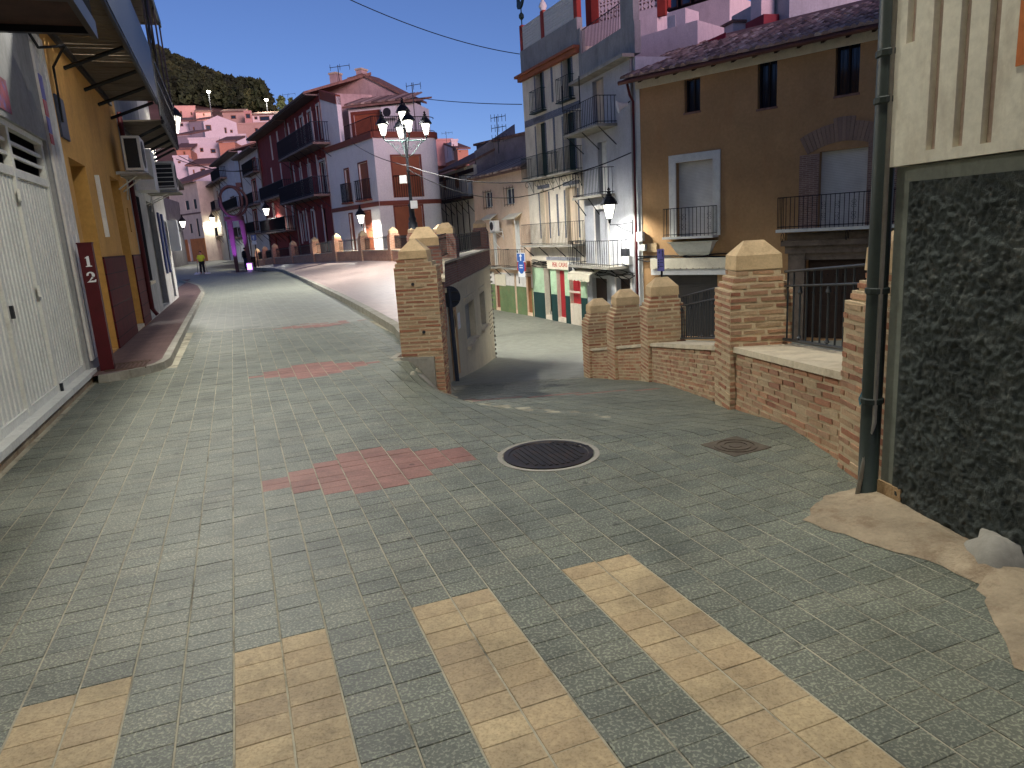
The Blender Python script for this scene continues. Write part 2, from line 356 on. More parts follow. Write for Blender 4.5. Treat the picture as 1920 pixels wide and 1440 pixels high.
ys = [-6, -4, -2.5, -1.5, -0.5, 0.3] + [0.6 + 0.3 * k for k in range(51)] + [16.5, 17.3, 18, 19, 20, 21, 22, 23.5, 25, 26.5, 28, 29.5, 31, 33, 36, 38, 40, 42, 44, 46, 48, 50, 53, 56, 60, 65, 70, 76, 84, 92, 100, 110, 125]
mb = MB()
def gv(x, y):
    s, t = xy_st(x, y); near = 0.003 if (y < TFAR - 0.4 and -2.2 < t < 7) else 0.0
    return Vector((x, y, ground_z(x, y) - near))
for a, b in zip(xs, xs[1:]):
    for c, d in zip(ys, ys[1:]):
        mb.m = 0 if (c + d) / 2 < TFAR - 0.5 and -2.2 < xy_st((a + b) / 2, (c + d) / 2)[1] < 7 else 1
        mb.face([gv(a, c), gv(b, c), gv(b, d), gv(a, d)])
street = obj('street', mb, ('grout', 'street_far'), None, False, None, 'structure')
tag(street, 'grey paved street that forks down a ramp past brick walls', None)
# paving tiles: the biggest in view as single pieces, the rest as one mass
tb = MB()
i_ = 0.0022
JS, JT = 0.001, 0.0034       # half joints: tight across the street, wider along it
def _r(e, z): return [(-TL / 2 + JS + e, -TW / 2 + JT + e, z), (TL / 2 - JS - e, -TW / 2 + JT + e, z), (TL / 2 - JS - e, TW / 2 - JT - e, z), (-TL / 2 + JS + e, TW / 2 - JT - e, z)]
tb.hexa(_r(0, -0.02) + _r(0, -0.0025))
tb.hexa(_r(0, -0.0025) + _r(0.002, 0))
TILE = {k: tb.mesh('tile', mats=(k,)) for k in ('tile_grey', 'tile_cream', 'tile_red')}
cand = []
for j in range(-10, 44):
    t = -0.213 + (j + 0.5) * TW
    for i in range(0, 150):
        s = 0.6 + (i + 0.17 * math.sin(j * 1.7)) * TL
        xy = st_xy(s, t)
        if xy.y < 0.7 or xy.y > TFAR or not tile_ok(xy.x, xy.y): continue
        z = ground_z(xy.x, xy.y); p = proj((xy.x, xy.y, z))
        if p[2] < 0.5 or not (-140 < p[0] < 2060 and 380 < p[1] < 1580): continue
        kind = 'tile_grey'
        if s < 2.86 and j % 4 in (0, 1) and j < 10: kind = 'tile_cream'
        elif any(diamond(s, t, c) for c in DIA): kind = 'tile_red'
        elif 8.75 < xy.y < 9.05 and -0.6 < xy.x < 2.0 and i % 2: kind = 'tile_red'
        inframe = 0 <= p[0] <= 1920 and p[1] <= 1440
        cand.append((not inframe, p[2], s, t, xy, z, kind))
cand.sort(key=lambda c: (c[0], c[1]))
rest = MB(); rest.m = 0
for k, (o_, dpt, s, t, xy, z, kind) in enumerate(cand):
    dz = RND.uniform(-0.0012, 0.0012); tx, ty = RND.gauss(0, 0.0035), RND.gauss(0, 0.0035)
    if k < 300:
        o = put('tile', TILE[kind], street, (xy.x, xy.y, z + dz), (tx, ty, math.radians(110.6) + RND.gauss(0, 0.004)))
    else:
        rest.t = RND.random(); rest.m = {'tile_grey': 0, 'tile_red': 1, 'tile_cream': 2}[kind]
        q = []
        for (a, b) in ((-1, -1), (1, -1), (1, 1), (-1, 1)):
            e = st_xy(s + a * (TL / 2 - JS - .001), t + b * (TW / 2 - JT - .001)); q.append(Vector((e.x, e.y, ground_z(e.x, e.y) + dz + a * tx * 0.05 + b * ty * 0.08)))
        m_ = len(rest.v)
        rest.hexa([v - Vector((0, 0, 0.018)) for v in q] + q)
o = obj('tile_field', rest, ('tile_grey_far', 'tile_red_far', 'tile_cream'), street, False, None, 'stuff')
# concrete apron at the foot of the corner building
mb = MB()
rim = [onz(*p) for p in ((1508, 975), (1530, 945), (1560, 925), (1600, 918), (1640, 905))] + [Vector((2.1, 3.9, 0)), Vector((2.3, 3.0, 0)), Vector((2.42, 2.3, 0)), Vector((2.5, 1.6, 0)), Vector((2.1, 1.6, 0))]
rim += [onz(*p) for p in ((1905, 1250), (1850, 1130), (1835, 1098), (1760, 1062), (1680, 1035), (1600, 1010), (1540, 992))]
mid = Vector((2.02, 3.15, 0.07))
def apr(v, k): return Vector((lerp(v.x, mid.x, k) + RND.uniform(-.008, .008), lerp(v.y, mid.y + (v.y - 3.2) * 0.8, k), 0.003 + 0.06 * k + RND.uniform(-.004, .004) * (k > 0)))
fine = []
for a, b in zip(rim, rim[1:] + rim[:1]):
    for q in range(3): fine.append(a.lerp(b, q / 3) + Vector((RND.uniform(-.012, .012), RND.uniform(-.012, .012), 0)))
rings = [[apr(v, k) for v in fine] for k in (0, 0.12, 0.45, 0.9)]
for r0, r1 in zip(rings, rings[1:]):
    for k in range(len(fine)): mb.face([r0[k], r0[(k + 1) % len(fine)], r1[(k + 1) % len(fine)], r1[k]])
mb.face(rings[-1])
tag(obj('apron', mb, 'concrete', None, True, None, 'structure'), 'stained concrete apron at the foot of the corner building')
# manhole covers
def circ(c, r, z, n=40): return [Vector((c[0] + r * math.cos(2 * math.pi * k / n), c[1] + r * math.sin(2 * math.pi * k / n), z)) for k in range(n)]
mh = thing('manhole_cover', 'large round ribbed iron manhole cover set in grey paving', 'manhole cover', (MAN1[0], MAN1[1], 0))
mb = MB(); mb.lathe((MAN1[0], MAN1[1], 0), [(0.37, -0.02), (0.37, 0.004), (0.335, 0.004), (0.335, -0.02)], 48); obj('collar', mb, 'concrete_grey', mh)
mb = MB(); mb.lathe((MAN1[0], MAN1[1], 0), [(0.325, -0.02), (0.325, 0.008), (0.29, 0.008), (0.285, 0.003), (0.0, 0.003)], 48); obj('plate', mb, 'cast_iron', mh)
for k in range(-5, 6):
    h = math.sqrt(0.25 ** 2 - (k * 0.043) ** 2); F = Frame(Vector(MAN1) - SD * 0.0, Vector(MAN1) + SD)
    mb = MB(); mb.box(F, -h, h, k * 0.043 - 0.012, k * 0.043 + 0.012, 0.0, 0.008); obj('rib', mb, 'cast_iron', mh)
fc = bpy.data.curves.new('lettering', 'FONT'); fc.body = 'PUBLICO'; fc.size = 0.07; fc.extrude = 0.002; fc.materials.append(MATS['cast_iron'])
bpy.data.curves['lettering'].space_character = 1.15
lo = bpy.data.objects.new('lettering', fc); COL.objects.link(lo); lo.parent = mh; lo.location = (0.02, 0.235, 0.007); lo.rotation_euler = (0, 0, math.radians(-28)); ORG[lo.name] = ORG[mh.name]; to_mesh(lo)
mh = thing('water_cover', 'small round iron water cover in a rusty square frame near brick wall', 'manhole cover', (MAN2[0], MAN2[1], 0))
F = Frame(MAN2, Vector(MAN2) + Vector((0.9, 0.43)))
mb = MB(); mb.box(F, -0.17, 0.17, -0.17, 0.17, -0.03, 0.004); obj('frame', mb, 'iron_dusty', mh)
for r0, r1, h in ((0.15, 0.13, 0.006), (0.105, 0.08, 0.006), (0.045, 0.0, 0.005)):
    mb = MB(); mb.lathe((MAN2[0], MAN2[1], 0), [(r0, 0.0), (r0, h + .004), (r1, h + .004), (r1, 0.0)], 32); obj('ring', mb, 'iron_dusty', mh)
# left pavement, kerb, threshold drain
KT = [(10.2, -1.75), (10.45, -1.3), (10.75, -1.1), (11.1, -1.03), (20, -1.12), (30, -1.22), (36, -1.6), (41, -2.3), (47, -3.2)]
mb = MB(); ss = [10.22, 10.45, 10.75, 11.1] + [11.5 + 0.9 * k for k in range(28)] + [38, 40, 42, 44, 46]
for a, b in zip(ss, ss[1:]):
    p = [st_xy(a, -2.5), st_xy(b, -2.5), st_xy(b, interp(KT, b) - 0.12), st_xy(a, interp(KT, a) - 0.12)]
    mb.face([Vector((q.x, q.y, 0.1 + up_z(q.x, q.y))) for q in p])
walk = tag(obj('pavement', mb, 'walk_brick', None, False, None, 'structure'), 'narrow reddish pavement along the houses behind the kerb')
mb = MB()
for a, b in zip(ss, ss[1:]): pass
kerb = thing('kerb', None, None, (0, 0, 0)); kerb['kind'] = 'structure'; kerb['label'] = 'pale stone kerb along the narrow pavement'
a = 10.22
seq = [10.22, 10.36, 10.55, 10.8, 11.15] + [11.15 + 0.85 * k for k in range(1, 30)] + [38, 40, 43, 46]
for a, b in zip(seq, seq[1:]):
    g = 0.006; a1, b1 = a + g, b - g
    q = []
    for z0 in (-0.05, None):
        for s_, dt in ((a1, 0), (b1, 0), (b1, -0.13), (a1, -0.13)):
            t_ = interp(KT, s_) + dt + (0.012 if z0 is None and dt else (-0.012 if z0 is None else 0)); e = st_xy(s_, t_)
            q.append(Vector((e.x, e.y, up_z(e.x, e.y) + (z0 if z0 is not None else 0.105))))
    mb = MB(); mb.hexa(q); obj('kerb_stone', mb, 'kerb_stone', kerb)
FL = Frame(st_xy(0, -1.95), st_xy(1, -1.95), (3, 3))     # the line of the left-hand house fronts, u = s
gr = thing('drain_grate', 'rusty slotted drain grate in the pavement beside red post', 'drain', FL.pt(10.85, 0.35, 0.1))
mb = MB(); mb.box(FL, 10.5, 10.62, 0.16, 0.66, 0.09, 0.106).box(FL, 11.08, 11.2, 0.16, 0.66, 0.09, 0.106); obj('frame', mb, 'rusty_iron', gr)
for k in range(9):
    mb = MB(); mb.box(FL, 10.62, 11.08, 0.17 + k * 0.055, 0.2 + k * 0.055, 0.085, 0.107); obj('bar', mb, 'rusty_iron', gr)
# ---------------------------------------------------------------- the raised plaza
KB = [(-1.5, 9.95), (-1.74, 11.4), (-3.1, 15.5), (-4.66, 20), (-9.4, 33.2), (-14.3, 46.6), (-17.2, 53.2), (-19.6, 57.0), (-22.2, 60.5)]
WB = [(-1.25, 9.95, 0.12), (-1.35, 11.4, 0.16), (-1.55, 15.5, 0.2), (-0.85, 25, 0.34), (-2.4, 28, 0.34), (-3.8, 31, 0.4), (-5.6, 36, 0.46), (-7.8, 41, 0.44), (-9.8, 44, 0.4), (-12.8, 48, 0.3), (-15.8, 53, 0.16), (-18.8, 58, 0.05), (-21.4, 63, -0.12), (-23.8, 68, -0.26)]
def resample(pts, n):
    pts = [Vector(p) for p in pts]; L = [0]
    for a, b in zip(pts, pts[1:]): L.append(L[-1] + (b - a).length)
    out = []
    for k in range(n):
        d = L[-1] * k / (n - 1); j = max(i for i in range(len(L)) if L[i] <= d + 1e-9); j = min(j, len(pts) - 2)
        out.append(pts[j].lerp(pts[j + 1], (d - L[j]) / (L[j + 1] - L[j])))
    return out
KK = [Vector((p.x, p.y, up_z(p.x, p.y) + 0.13)) for p in resample([(a, b, 0) for a, b in KB], 60)]
WW = resample(WB, 60)
mb = MB()
for k in range(59):
    for j in range(6):
        a, b = j / 6, (j + 1) / 6
        mb.face([KK[k].lerp(WW[k], a), KK[k].lerp(WW[k], b), KK[k + 1].lerp(WW[k + 1], b), KK[k + 1].lerp(WW[k + 1], a)])
    for E_, dn in ((WW, 4.2),):
        mb.face([E_[k], E_[k + 1], E_[k + 1] - Vector((0, 0, dn)), E_[k] - Vector((0, 0, dn))])
mb.face([KK[-1], WW[-1], WW[-1] - Vector((0, 0, 1)), KK[-1] - Vector((0, 0, 1))])
tag(obj('plaza', mb, 'plaza_brick', None, False, None, 'structure'), 'raised plaza of pale pink herringbone brick behind a kerb')
pk = thing('plaza_kerb', None, None, (0, 0, 0)); pk['kind'] = 'structure'; pk['label'] = 'grey stone kerb round the raised plaza'
K2 = resample([(a, b, 0) for a, b in KB], 56)
for a, b in zip(K2[1:], K2[2:]):
    F = Frame(a.xy, b.xy, (-30, 20)); q = []
    for dz, d0, d1 in ((-0.08, 0.04, -0.12), (None, 0.04, -0.12)):
        for u, d in ((0.006, d0), (F.L - 0.006, d0), (F.L - 0.006, d1), (0.006, d1)):
            p = F.pt(u, d, 0); q.append(Vector((p.x, p.y, up_z(p.x, p.y) + (dz if dz is not None else 0.138))))
    mb = MB(); mb.hexa(q); obj('kerb_stone', mb, 'kerb_stone', pk)
# ---------------------------------------------------------------- brick work
def rough_brick(seed):
    r = random.Random(seed); mb = MB(); n = 3; vs = []
    for z in (-0.5, 0.5):
        for ring in range(n + 1):
            x = -0.5 + ring / n
            for y in (-0.5, 0.5): vs.append(Vector((x + r.uniform(-.02, .02), y + r.uniform(-.04, .04), z + r.uniform(-.05, .05))))
    mb.v = vs; k = 2 * (n + 1)
    def add(*q): mb.f.append(list(q)); mb.uv.append([(0, 0)] * len(q)); mb.tint.append(0.5); mb.mi.append(0)
    for i in range(n):
        a = 2 * i; add(a, a + 1, a + 3, a + 2); add(k + a, k + a + 2, k + a + 3, k + a + 1)
        add(a, a + 2, k + a + 2, k + a); add(a + 1, k + a + 1, k + a + 3, a + 3)
    add(0, k, k + 1, 1); add(2 * n, 2 * n + 1, k + 2 * n + 1, k + 2 * n); return mb
BRK = [rough_brick(s) for s in range(5)]
BRKM = [b.mesh('brick', mats=('brick_near',)) for b in BRK]
def lay(F, u0, u1, z0, z1, pitch, bh, bl, gap, jobs, parent, slope=None, proud=0.006, start=0):
    """courses of bricks on plane F; slope(u) lifts each course where the wall follows the ground"""
    row = start; z = z0 + pitch * 0.5
    while z + bh * 0.45 <= z1 + 1e-6:
        u = u0 + (0 if row % 2 == 0 else -bl * 0.5)
        while u < u1 - 0.02:
            L = bl * RND.uniform(0.8, 1.12); a, b = max(u, u0), min(u + L, u1)
            if b - a > 0.03:
                zz = z + (slope((a + b) / 2) if slope else 0); ang = 0.0
                if slope: ang = math.atan2(slope(b) - slope(a), b - a)
                th = 0.06
                p = F.pt((a + b) / 2, proud + RND.uniform(-.003, .004) - th / 2, zz + RND.uniform(-.002, .002))
                yaw = math.atan2(F.u.y, F.u.x)
                jobs.append(((p - CAM).length, parent, p, (0, -ang + RND.gauss(0, 0.012), yaw), (b - a, th, bh * RND.uniform(0.86, 1.1))))
            u += L + gap * RND.uniform(0.7, 1.5)
        z += pitch; row += 1
def set_bricks(jobs, root, limit=300):
    jobs.sort(key=lambda j: j[0])
    mass = MB()
    for k, (d, par, p, rot, scl) in enumerate(jobs):
        if k < limit: put('brick', RND.choice(BRKM), par, p, rot, scl)
        else:
            b = RND.choice(BRK); M = Matrix.Translation(p) @ Euler(rot).to_matrix().to_4x4() @ Matrix.Diagonal((*scl, 1)); i = len(mass.v)
            mass.v += [M @ v for v in b.v]; mass.t = RND.random()
            for f in b.f: mass.f.append([i + q for q in f]); mass.uv.append([(0, 0)] * len(f)); mass.tint.append(mass.t); mass.mi.append(0)
    if mass.v: obj('brick_courses', mass, 'brick_far', root, False, None, 'stuff')
def cap(F, u0, u1, d0, d1, z, parent, h1=0.13, h2=0.13, mat='cap_stone'):
    mb = MB(); P = F.pt; o = 0.02
    a = [(u0 - o, d0 - o), (u1 + o, d0 - o), (u1 + o, d1 + o), (u0 - o, d1 + o)]; cu, cv = (u0 + u1) / 2, (d0 + d1) / 2
    b = [(lerp(u, cu, 0.86), lerp(d, cv, 0.58)) for u, d in a] if (u1 - u0) < (d1 - d0) else [(lerp(u, cu, 0.58), lerp(d, cv, 0.86)) for u, d in a]
    r0 = [P(u, d, z) for u, d in a]; r1 = [P(lerp(u, cu, 0.03), lerp(d, cv, 0.03), z + h1) for u, d in a]; r2 = [P(u, d, z + h1 + h2) for u, d in b]
    mb.face(list(reversed(r0)))
    for x, y in ((r0, r1), (r1, r2)):
        for k in range(4): mb.face([x[k], x[(k + 1) % 4], y[(k + 1) % 4], y[k]])
    mb.face(r2); return obj('cap', mb, mat, parent)
def pillar(root, F, u0, u1, d0, d1, zb, zt, jobs, near_end='u0', pitch=0.06, steps=3, bh=0.032, mortar='mortar', lo=None, bl=0.23, front=True):
    """square brick pillar: F runs along the wall with d towards the road; near_end is the side turned to the viewer"""
    zc = zt - 0.26; zs = zc - steps * pitch
    mb = MB(); mb.box(F, u0, u1, d0, d1, (lo if lo is not None else zb) - 0.3, zs)
    for k in range(steps):
        i = 0.028 * (k + 1); mb.box(F, u0 + i, u1 - i, d0 + i, d1 - i, zs + k * pitch - (0.002 if k else 0.0), zs + (k + 1) * pitch)
    P = obj('pillar', mb, mortar, root)
    n = int((zs - zb) / pitch)
    zb2 = zs - n * pitch
    Fs = Frame(F.pt(u0, d1, 0).xy, F.pt(u0, d0, 0).xy, F.pt(u0 - 1, (d0 + d1) / 2, 0).xy) if near_end == 'u0' else Frame(F.pt(u1, d0, 0).xy, F.pt(u1, d1, 0).xy, F.pt(u1 + 1, (d0 + d1) / 2, 0).xy)
    Ff = F.shift(0, d1)
    if front: lay(Ff, u0 + 0.004, u1 - 0.004, zb2, zs, pitch, bh, bl, 0.022, jobs, P)
    lay(Fs, 0.004, Fs.L - 0.004, zb2, zs, pitch, bh, bl, 0.03, jobs, P, start=1)
    for k in range(steps):
        i = 0.028 * (k + 1); z = zs + k * pitch
        if front: lay(F.shift(0, d1 - i), u0 + i, u1 - i, z, z + pitch, pitch, bh, bl, 0.022, jobs, P, start=k)
        G = Fs.shift(0, -i); lay(G, i, Fs.L - i, z, z + pitch, pitch, bh, bl, 0.03, jobs, P, start=k + 1)
    i = 0.028 * steps
    cap(F, u0 + i + 0.01, u1 - i - 0.01, d0 + i + 0.01, d1 - i - 0.01, zc, P); return P
def railing(root, F, u0, u1, d, z0, z1, slope0=0.0, slope1=0.0, n=9, r=0.011, mat='iron_grey', knob=False, second=0.13):
    """iron railing: rails as one frame, each bar a piece"""
    def pz(u, z): return z + lerp(slope0, slope1, (u - u0) / (u1 - u0))
    mb = MB()
    for z, rr in ((z0, r * 1.3), (z1 - second, r * 0.9), (z1, r * 1.1)): mb.tube([F.pt(u0, d, pz(u0, z)), F.pt(u1, d, pz(u1, z))], rr, 6)
    fr = obj('railing', mb, mat, root)
    bar = MB(); bar.lathe((0, 0, 0), [(r * 0.75, 0), (r * 0.75, 1)], 6); me = bar.mesh('bar', mats=(mat,))
    kb = MB(); kb.lathe((0, 0, 0), [(r * .75, 0), (r * .9, .04), (r * 1.9, .06), (r * 1.2, .09), (r * .8, .12), (r * .8, .84), (r * 1.9, .88), (r * 1.3, .93), (r * .75, 1)], 8); km = kb.mesh('baluster', mats=(mat,))
    for k in range(n):
        u = lerp(u0, u1, (k + 0.5) / n); p = F.pt(u, d, pz(u, z0))
        if knob and k % 4 == 1: put('baluster', km, fr, p, (0, 0, 0), (1, 1, z1 - second - z0))
        else: put('bar', me, fr, p, (0, 0, 0), (1, 1, z1 - z0))
    return fr
# right-hand wall stepping down the ramp
rw = thing('brick_wall', 'low brick wall with capped pillars and iron railings beside the ramp', 'brick wall', (2.1, 6.5, -0.3))
jobs = []
PIL = [((2.05, 3.72), (2.05, 4.26)), ((2.05, 6.46), (2.05, 6.93)), ((2.09, 10.5), (2.07, 10.98)), ((1.83, 12.15), (1.77, 12.62)), ((1.57, 13.8), (1.5, 14.28))]
for k, (a, b) in enumerate(PIL):
    F = Frame(a, b, (-5, a[1])); zb = ground_z(a[0] - 0.3, a[1])
    pillar(rw, F, 0, F.L, -0.58, 0, zb - 0.06, zb + (1.56 if k else 1.5), jobs)
for (a, b), k in zip(zip(PIL, PIL[1:]), range(9)):
    p, q = a[1], b[0]; F = Frame(p, q, (-5, p[1])); F = F.shift(0, -0.055)
    z0, z1 = ground_z(p[0] - 0.3, p[1]), ground_z(q[0] - 0.3, q[1]); hc = 0.55
    sl = lambda u, z0=z0, z1=z1, L=F.L: lerp(z0, z1, u / L)
    mb = MB(); P = F.pt
    for (da, db, za, zc_, nm, mt) in ((-0.5, 0.0, -0.4, hc, 'panel', 'mortar'),):
        mb.hexa([P(0, da, z0 + za), P(F.L, da, z1 + za), P(F.L, db, z1 + za), P(0, db, z0 + za), P(0, da, z0 + zc_), P(F.L, da, z1 + zc_), P(F.L, db, z1 + zc_), P(0, db, z0 + zc_)])
        pn = obj(nm, mb, mt, rw)
    lay(F, 0.01, F.L - 0.01, 0.0, hc, 0.055, 0.036, 0.21, 0.02, jobs, pn, sl)
    mb = MB(); h0, h1, e = hc + 0.002, hc + 0.052, 0.03
    mb.hexa([P(0.003, -0.53, z0 + h0), P(F.L - .003, -0.53, z1 + h0), P(F.L - .003, e, z1 + h0), P(0.003, e, z0 + h0), P(0.003, -0.53, z0 + h1), P(F.L - .003, -0.53, z1 + h1), P(F.L - .003, e - 0.006, z1 + h1), P(0.003, e - 0.006, z0 + h1)])
    obj('coping', mb, 'coping', pn)
    railing(rw, F, 0.02, F.L - 0.02, -0.44, hc + 0.1, hc + 0.72, z0, z1, max(4, int(F.L / 0.135)), 0.012, 'iron_grey', True)
set_bricks(jobs, rw)
# blue paint daub on the near pillar
mb = MB(); F = Frame(PIL[0][0], PIL[0][1], (-5, 4))
pts = [(0.2, 0.62), (0.16, 0.72), (0.2, 0.78), (0.23, 0.74), (0.22, 0.68), (0.27, 0.63), (0.26, 0.56), (0.3, 0.5), (0.28, 0.46), (0.24, 0.52)]
surf('blue_paint', (52, 128, 150), 0.8, 0.4, 20)
mb.prism([F.pt(u, 0.0115, z) for u, z in pts], F.pt(0, 0.0125, 0) - F.pt(0, 0.0115, 0)); obj('paint_daub', mb, 'blue_paint', rw)
# end pillar and parapet of the terrace, over the cream wall
tw = thing('terrace_parapet', 'brick parapet with capped pillars and railings above the cream wall', 'brick wall', (-1.2, 9.6, 0))
jobs = []
a = Vector((-1.46, 9.38)); b = Vector((-0.9, 9.36)); F = Frame(a, b, (0, 0))
def end_pillar():
    L = F.L; pitch = 0.054; zt = 1.56; zc = zt - 0.25; zs = zc - 2 * pitch
    mb = MB(); mb.box(F, 0, L, -0.5, 0, 0.0, zs).box(F, L - 0.12, L - 0.002, -0.5, -0.002, -1.0, -0.001)
    for k in range(2):
        i = 0.03 * (k + 1); mb.box(F, i * 0.6, L - i * 1.8, -0.5 + i, -i, zs + k * pitch - (0.002 if k else 0), zs + (k + 1) * pitch)
    P = obj('pillar', mb, 'mortar', tw); n = int(zs / pitch); zb = zs - n * pitch
    lay(F, 0.004, L - 0.004, zb, zs, pitch, 0.029, 0.25, 0.02, jobs, P)
    for k in range(2):
        i = 0.03 * (k + 1); lay(F.shift(0, -i), i * .6, L - i * 1.8, zs + k * pitch, zs + (k + 1) * pitch, pitch, 0.034, 0.25, 0.02, jobs, P, start=k)
    lay(F, L - 0.115, L - 0.006, -0.75, zb - 0.002, pitch, 0.034, 0.25, 0.02, jobs, P)
    G = Frame(F.pt(L, 0, 0).xy, F.pt(L, -0.5, 0).xy, (5, 9)); lay(G, 0.004, 0.49, -0.75, zs, pitch, 0.034, 0.25, 0.02, jobs, P, start=1)
    cap(F, 0.09, L - 0.13, -0.44, -0.06, zc, P, 0.1, 0.15)
    mb = MB(); q = [F.pt(0.0, 0.02, -0.02), F.pt(L - 0.125, 0.02, -0.8), F.pt(L - 0.125, 0.02, 0.0), F.pt(0, 0.02, 0.012)]
    mb.prism(q, F.pt(0, -0.3, 0) - F.pt(0, 0.02, 0)); obj('plinth', mb, 'concrete_grey', P)
    for (u, z) in ((0.24, 0.98), (0.33, 0.34)):
        mb = MB(); c = F.pt(u, 0.012, z); mb.tube([c, c + Vector((F.n.x, F.n.y, 0)) * 0.012], 0.022, 12); obj('stud', mb, 'iron_grey', P)
end_pillar()
# sloping concrete patch at its foot
mb = MB(); L = F.L; rows = []
for j in range(8):
    d = 0.03 + 0.5 * j / 7
    rows.append([Vector((p.x, p.y, ground_z(p.x, p.y) + 0.004)) for p in (F.pt(L * (0.5 + 0.48 * i / 7) + RND.uniform(-.015, .015) * (i == 0), d, 0) for i in range(8))])
for r0, r1 in zip(rows, rows[1:]):
    for i in range(7): mb.face([r0[i], r0[i + 1], r1[i + 1], r1[i]])
tag(obj('footing', mb, 'concrete_grey', None, True, None, 'structure'), 'sloping patch of pale concrete at the foot of the end pillar')
c = onz(772, 666); FD = Frame(c.xy, c.xy + Vector((0.99, -0.1)))
dc = thing('drain_cover', 'small rusty square drain cover at the foot of the end pillar', 'drain', (c.x, c.y, 0))
mb = MB(); mb.box(FD, -0.26, 0.26, -0.22, 0.22, -0.03, 0.003); obj('surround', mb, 'concrete_grey', dc)
mb = MB(); mb.box(FD, -0.17, 0.17, -0.14, 0.14, -0.03, 0.008); obj('lid', mb, 'rusty_iron', dc)
# parapet: outer line along the terrace, X as in WX
TM0 = at(838, 600, 15.5); TE0 = at(925, 590, 25.0)
FT = Frame(TM0.xy, TE0.xy, (9, 15)); FA_ = Frame((-0.89, 9.88), TM0.xy, (9, 12))
FT_L = FT.L
def tz(u): return lerp(0.4, 0.5, u / FT_L)
pos = [2.2, FT.L - .28]; tops = [1.87, 2.0]
mb = MB(); mb.hexa([FT.pt(0, -0.4, 0.0), FT.pt(FT_L, -0.4, 0.0), FT.pt(FT_L, 0.0, tz(FT_L)), FT.pt(0, 0, tz(0)), FT.pt(0, -0.4, 0.93), FT.pt(FT_L, -0.4, 0.97), FT.pt(FT_L, 0, 0.97), FT.pt(0, 0, 0.93)],
                    [[(0, 0)] * 4, [(0, 0)] * 4, [(0, 0), (FT_L, 0), (FT_L, 1), (0, 1)], [(0, .4), (.4, .4), (.4, 1), (0, 1)], [(FT_L, tz(FT_L)), (0, tz(0)), (0, 0.93), (FT_L, 0.97)], [(0, .4), (.4, .4), (.4, 1), (0, 1)]])
par = obj('parapet', mb, 'brick_wall_dark', tw)
mb = MB(); mb.box(FT, 0, FT_L, -0.46, 0.05, 0.972, 1.02); obj('coping', mb, 'coping', par)
for u, zt in zip(pos, tops):
    mb = MB(); mb.box(FT, u - 0.25, u + 0.25, -0.5, 0.025, tz(u) - 0.02, zt - 0.38).box(FT, u - 0.22, u + 0.22, -0.47, -0.005, zt - 0.383, zt - 0.32).box(FT, u - 0.19, u + 0.19, -0.44, -0.035, zt - 0.323, zt - 0.26)
    P = obj('pillar', mb, 'brick_wall_dark', tw); cap(FT, u - 0.17, u + 0.17, -0.42, -0.05, zt - 0.26, P)
mb = MB(); mb.box(FA_, 0, FA_.L, -0.4, 0, 0.0, 0.95); obj('parapet', mb, 'brick_wall_dark', tw)
mb = MB(); mb.box(FA_, 0, FA_.L, -0.46, 0.05, 0.952, 1.0); obj('coping', mb, 'coping', tw)
u = 1.5; mb = MB(); mb.box(FA_, u - 0.27, u + 0.27, -0.52, 0.025, 0.1, 1.36).box(FA_, u - 0.22, u + 0.22, -0.47, -0.005, 1.357, 1.44)
P = obj('pillar', mb, 'brick_wall_dark', tw); cap(FA_, u - 0.2, u + 0.2, -0.45, -0.02, 1.44, P, .12, .17)
for (F_, a, b) in ((FA_, 1.8, FA_.L), (FT, 0.05, pos[0] - 0.26), (FT, pos[0] + 0.26, pos[1] - 0.26)):
    railing(tw, F_, a, b, -0.2, 1.07, 1.55, 0, 0.06, int((b - a) / .17), 0.012, 'iron_black', False, 0.09)
set_bricks(jobs, tw)
